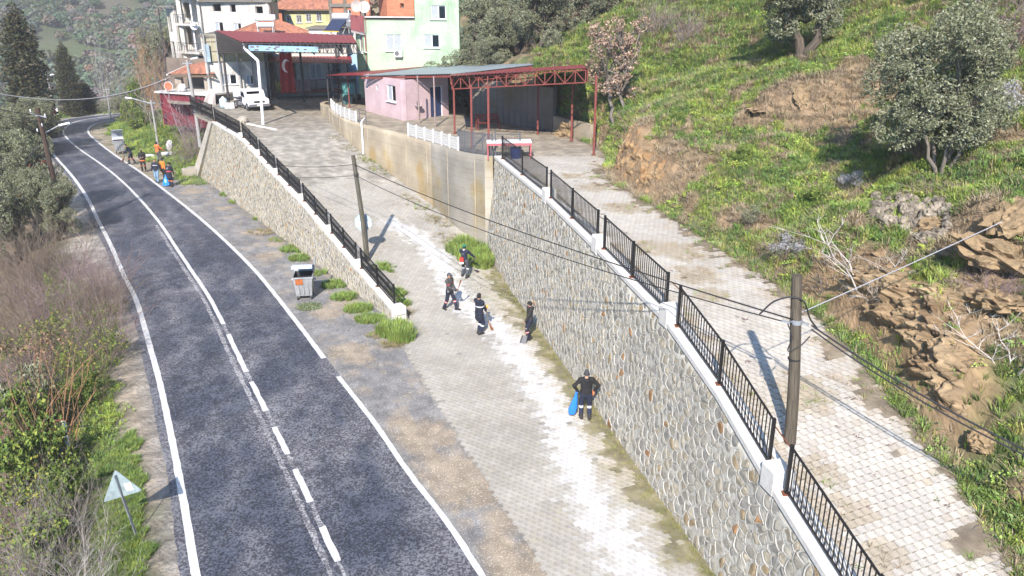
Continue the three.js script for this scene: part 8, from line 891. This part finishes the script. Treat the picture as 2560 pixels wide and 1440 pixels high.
{ const r = mulberry(71); // slope
  for (let i = 0; i < 240000; i++) { const z = -8.5 - 62 * Math.pow(r(), 1.15), x = 1.5 + 36 * Math.pow(r(), 1.05); const q = V(x, 0, z); const pxl = 1280 + F * x / (-z * Math.cos(PITCH) + 3); if (pxl > 3500) continue; const f = footAt(x, z); if (f.d < 0.02) continue; const [g, st] = hillCover(x, z, f.d), y = hillRaw(x, z, f.d, f.q); const onRock = (f.q.z > -21.2 && f.q.z < -15) || (f.q.z > -41 && f.q.z < -31), cut = onRock && f.d > 0.45 && f.d < (f.q.z > -25 ? 1.7 : 1.5) ? 0.16 : 1; if (r() > (0.32 + 0.68 * g) * cut) continue; const far = z < -40 ? 1.25 : 1, n = fbm(x * 0.5, z * 0.5, 3), p = V(x, y - 0.02, z);
    const patch = fbm(x * 0.8 + 9, z * 0.8, 3), tone = fbm(x * 0.28 - 4, z * 0.28, 3);
    if (g < 0.45 || r() < 0.09 + 0.45 * st) put('dry_grass', strawG, p, rr(0.7, 1.4, r) * far, mixc([0.36, 0.29, 0.16], [0.24, 0.19, 0.14], r()), r); else if (r() < 0.30 + 0.5 * patch) put('broadleaf_weeds', weedG, p, rr(0.45, 1.05, r) * far, gcol(r, 0.42 + 0.8 * patch + 0.7 * tone), r); else put('hill_grass', grassG, p, rr(0.5, 1.25, r) * far, r() < 0.07 ? [0.42, 0.38, 0.12] : gcol(r, 0.30 + 0.7 * n + 0.8 * tone), r); }
  for (let i = 0; i < 60000; i++) { const z = -42 - 50 * r(), x = 4 + 58 * r(), f = footAt(x, z); if (f.d < 3) continue; const u = 1280 + F * x / (-z * Math.cos(PITCH) + 3); if (u > 3300) continue; const [g, st] = hillCover(x, z, f.d); if (r() > 0.25 + 0.75 * g) continue; const n = fbm(x * 0.4, z * 0.4, 3), p = V(x, hillRaw(x, z, f.d, f.q) - 0.03, z); if (r() < 0.15 + 0.4 * st) put('dry_grass', strawG, p, rr(1.3, 2.2, r), mixc([0.36, 0.29, 0.16], [0.24, 0.19, 0.14], r()), r); else put('hill_grass', grassG, p, rr(1.1, 2.0, r), gcol(r, 0.4 + n), r); }
  for (let i = 0; i < 42000; i++) { const z = -12 - 26 * Math.pow(r(), 1.2), x = -12 - 22 * r() + 0; const dl = -sideOf(Ld, x, z); const n = fbm(x * 0.35, z * 0.35, 4), m0 = lerpTable([[-90, -1], [-62, -2], [-50, -1.6], [-40, -1.2], [-32, -0.2], [-24, -0.6], [-18, -0.2]], z); if (dl < 0.55 || dl > 3.4 || dl + 1.0 * n + m0 < 0.75 + 0.5 * r()) continue; put(r() < 0.3 ? 'broadleaf_weeds' : 'verge_grass', r() < 0.3 ? weedG : grassG, V(x, groundH(x, z) - 0.01, z), rr(0.35, 0.85, r), gcol(r, 0.4 + n), r); }
  for (let i = 0; i < 16000; i++) { const z = -13 - 9 * r(), x = -7.5 - 4.5 * r(), dl = -sideOf(Ld, x, z); if (dl < 1.0 + 0.5 * fbm(x, z, 2) || dl > 4) continue; put('verge_grass', grassG, V(x, groundH(x, z) - 0.01, z), rr(0.3, 0.7, r), gcol(r, 0.35 + 0.6 * fbm(x, z, 3)), r); }
  for (let i = 0; i < 26000; i++) { const z = -57 - 40 * r(), x = -18 - 34 * r(), dr = sideOf(Rd, x, z); if (dr < 1.2 || dr > 16 || -sideOf(Ld, x, z) > 0) continue; const q = (x - LW0.x) * LWd.x + (z - LW0.z) * LWd.z; if (q < 36 && dr > 3 && (x - LW0.x) * LWn.x + (z - LW0.z) * LWn.z > -0.6) continue; const n = fbm(x * 0.35, z * 0.35, 4); if (dr + 2 * n < 1.6 || r() < sst(0.1, 0.3, fbm(x * 0.2 + 5, z * 0.2, 3)) * sst(5, 9, dr)) continue; put('bank_grass', grassG, V(x, groundH(x, z) - 0.02, z), rr(0.8, 1.5, r), gcol(r, 0.45 + n), r); }
  for (let i = 0; i < 5000; i++) { const x = -40 - 40 * r(), z = -84 - 26 * r(), dl = -sideOf(Ld, x, z); if (dl < 0.6 || dl > 8) continue; put('bank_grass', grassG, V(x, groundH(x, z), z), rr(0.8, 1.4, r), gcol(r, 0.5), r); }
  // weeds at the foot of the walls: [px, py, radius m, count, kind, surface]
  const spots = [[572, 488, 0.5, 60, 'g', 0], [600, 505, 0.6, 90, 'g', 0], [648, 548, 0.3, 20, 'g', 0], [660, 580, 0.8, 70, 's', 0], [700, 598, 0.6, 60, 'm', 0], [735, 625, 0.6, 110, 'g', 0], [752, 648, 0.5, 100, 'g', 0], [790, 685, 0.4, 40, 'g', 0], [835, 715, 0.5, 130, 'g', 0], [860, 745, 0.5, 110, 'g', 0], [772, 768, 0.4, 60, 'o', 0], [895, 775, 0.5, 150, 'g', 0], [925, 800, 0.5, 120, 'g', 0], [945, 838, 0.4, 60, 'm', 0], [985, 835, 0.55, 260, 'l', 0], [1005, 850, 0.4, 160, 'l', 0], [985, 862, 0.4, 60, 's', 0], [960, 672, 0.5, 60, 'g', 1], [990, 735, 0.4, 70, 'g', 1], [1002, 760, 0.4, 70, 'g', 1], [1010, 780, 0.4, 40, 's', 1], [1172, 632, 0.95, 230, 'l', 1], [1192, 655, 0.75, 210, 'l', 1], [1160, 615, 0.4, 120, 'l', 1], [1205, 668, 0.35, 110, 'l', 1], [1150, 690, 0.9, 60, 'k', 1], [1185, 705, 0.9, 60, 'k', 1], [1215, 740, 0.8, 36, 'k', 1], [1130, 600, 0.8, 70, 's', 1], [1100, 555, 0.7, 60, 's', 1], [1050, 515, 0.7, 60, 'm', 1], [945, 405, 0.9, 90, 'm', 1], [965, 425, 0.9, 80, 'm', 1], [920, 395, 0.8, 50, 'm', 1], [1075, 545, 0.5, 30, 's', 1], [1020, 495, 0.5, 24, 's', 1], [880, 370, 0.8, 40, 's', 1], [855, 345, 0.9, 30, 's', 1]];
  for (const [px, py, rad, n, kind, surf] of spots) { const c = surf ? onRamp(px, py) : G(px, py), H = surf ? rampH : () => 0; for (let i = 0; i < n; i++) { const a = r() * 6.283, k = Math.sqrt(r()) * rad, x = c.x + Math.cos(a) * k * 1.2, z = c.z + Math.sin(a) * k; if (!surf && (x - LW0.x) * LWn.x + (z - LW0.z) * LWn.z > 0 && z < -31) continue; const p = V(x, H(x, z), z); if (kind === 'g') put('wall_foot_weeds', r() < 0.5 ? grassG : grassG, p, rr(0.5, 1.1, r), gcol(r, 0.35), r); else if (kind === 'l') put('tall_weeds', longG, p, rr(0.45, 1.3, r), gcol(r, 0.4), r); else if (kind === 'm') put(r() < 0.5 ? 'dry_grass' : 'wall_foot_weeds', r() < 0.5 ? strawG : grassG, p, rr(0.35, 0.7, r), r() < 0.5 ? [0.27, 0.22, 0.12] : gcol(r, 0.4), r); else if (kind === 's') put('dry_grass', strawG, p, rr(0.4, 0.8, r), mixc([0.30, 0.23, 0.12], [0.18, 0.17, 0.06], r()), r); else if (kind === 'o') put('cut_branches', weedG, p, rr(0.5, 0.9, r), [0.14, 0.17, 0.08], r); else put('clippings', rosG, p, rr(0.4, 1.0, r), [0.14, 0.19, 0.05], r); } }
  for (let i = 0; i < 900; i++) { const s = 30 * r(), d = 0.05 + 0.9 * r() * r(), p = RW0.clone().addScaledVector(RWd, s).addScaledVector(RWn, -d); if (mossAt(p.x, p.z) < 0.35) continue; p.y = rampH(p.x, p.z) + 0.01; put('dry_grass', strawG, p, rr(0.2, 0.5, r), mixc([0.26, 0.22, 0.08], [0.17, 0.19, 0.05], r()), r); }
  for (let i = 0; i < 9000; i++) { const z = -10 - 32 * r(), x = 1 + 14 * r(); if (!inPoly(terPoly, x, z)) continue; const w = weedT(x, z), st = strawT(x, z), p = V(x, terH(x, z) + 0.008, z); if (st > 0.55 && r() < 0.8) put(r() < 0.16 ? 'wall_foot_weeds' : 'dry_grass', r() < 0.16 ? grassG : strawG, p, rr(0.3, 0.6, r), r() < 0.16 ? gcol(r, 0.4) : mixc([0.30, 0.24, 0.15], [0.34, 0.27, 0.19], r()), r); else if (w > 0.6 && r() < 0.6) put('dry_grass', r() < 0.3 ? grassG : strawG, p, rr(0.3, 0.7, r), r() < 0.4 ? gcol(r, 0.4) : [0.32, 0.25, 0.16], r); else if (r() < 0.055 && z > -24) put('joint_weeds', rosG, p.add(V(0, 0.01, 0)), rr(0.4, 1.0, r), r() < 0.4 ? [0.14, 0.075, 0.07] : [0.13, 0.17, 0.06], r); }
}
{ const M = new THREE.Matrix4(), Q = new THREE.Quaternion(), lab = { dry_grass: 'dry straw coloured grass tufts', broadleaf_weeds: 'low broad leaved weeds covering the slope', hill_grass: 'green grass on the hillside', verge_grass: 'green grass on the road verge', bank_grass: 'green grass on the bank by the bend', wall_foot_weeds: 'green weeds along the wall feet', tall_weeds: 'tall fresh grass clumps by the walls', cut_branches: 'heap of cut green branches', clippings: 'scattered grass clippings', joint_weeds: 'small weeds between the paving blocks' }; let n = 0;
  for (const [name, { geo, list }] of Object.entries(coverSets)) { const im = new THREE.InstancedMesh(geo, coverM, list.length); list.forEach(([p, s, c, a], i) => { im.setMatrixAt(i, M.compose(p, Q.setFromAxisAngle(UP, a), V(s, s, s))); im.setColorAt(i, lin(...c)); }); im.name = name; im.castShadow = im.receiveShadow = true; tag(im, lab[name], null, null, 'stuff'); scene.add(im); n += list.length; } console.log('cover', n); }
// ---- far woodland on the valley side ----
{ const r = mulberry(81), pts = crownPts([[0, 0.55, 0, 0.5, 0.45, 0.5], [0.3, 0.4, 0.1, 0.3, 0.3, 0.3], [-0.25, 0.45, -0.2, 0.32, 0.35, 0.3]], 90, 82, -0.6, 0.4), geo = leafGeo(pts, 0.16, 0.7, [[1, 1, 1]], 83), list = []; for (let i = 0; i < 26000; i++) { const z = -114 - 620 * Math.pow(r(), 1.4), k = -z, x = -k * 0.70 + k * 0.66 * r(); const dn = fbm(x * 0.014 + 3, z * 0.014, 4) + 0.5 * fbm(x * 0.05, z * 0.05, 3); if (dn < -0.34 + 0.3 * r() - (z > -180 ? 0.4 : 0)) continue; const h = groundH(x, z), sp = r(), s = rr(2.2, 5.2, r) * (z > -180 ? 0.9 : 1); const c = sp < 0.5 ? [0.075, 0.105, 0.055] : sp < 0.72 ? [0.115, 0.135, 0.085] : sp < 0.82 ? [0.05, 0.085, 0.025] : [0.17, 0.13, 0.10]; list.push([V(x, h - 0.1, z), s, c.map((v) => v * rr(0.8, 1.25, r)), r() * 6.28]); }
  for (let i = 0; i < 2600; i++) { const z = -58 - 200 * r() * r(), x = -58 + 110 * r(), f = footAt(x, z); if (f.d < 3 || (z > -70 && x > -2)) continue; const s = rr(1.6, 4.2, r), c = r() < 0.6 ? [0.10, 0.125, 0.06] : [0.16, 0.13, 0.09]; list.push([V(x, hillRaw(x, z, f.d, f.q) - 0.1, z), s, c.map((v) => v * rr(0.8, 1.25, r)), r() * 6.28]); }
  const im = new THREE.InstancedMesh(geo, coverM, list.length), M = new THREE.Matrix4(), Q = new THREE.Quaternion(); list.forEach(([p, s, c, a], i) => { im.setMatrixAt(i, M.compose(p, Q.setFromAxisAngle(UP, a), V(s, s * 0.95, s))); im.setColorAt(i, lin(...c)); }); im.name = 'distant_woodland'; tag(im, 'scattered olive groves and woods on the far valley side', null, null, 'stuff'); scene.add(im); console.log('woods', list.length); }

renderer.render(scene, camera);
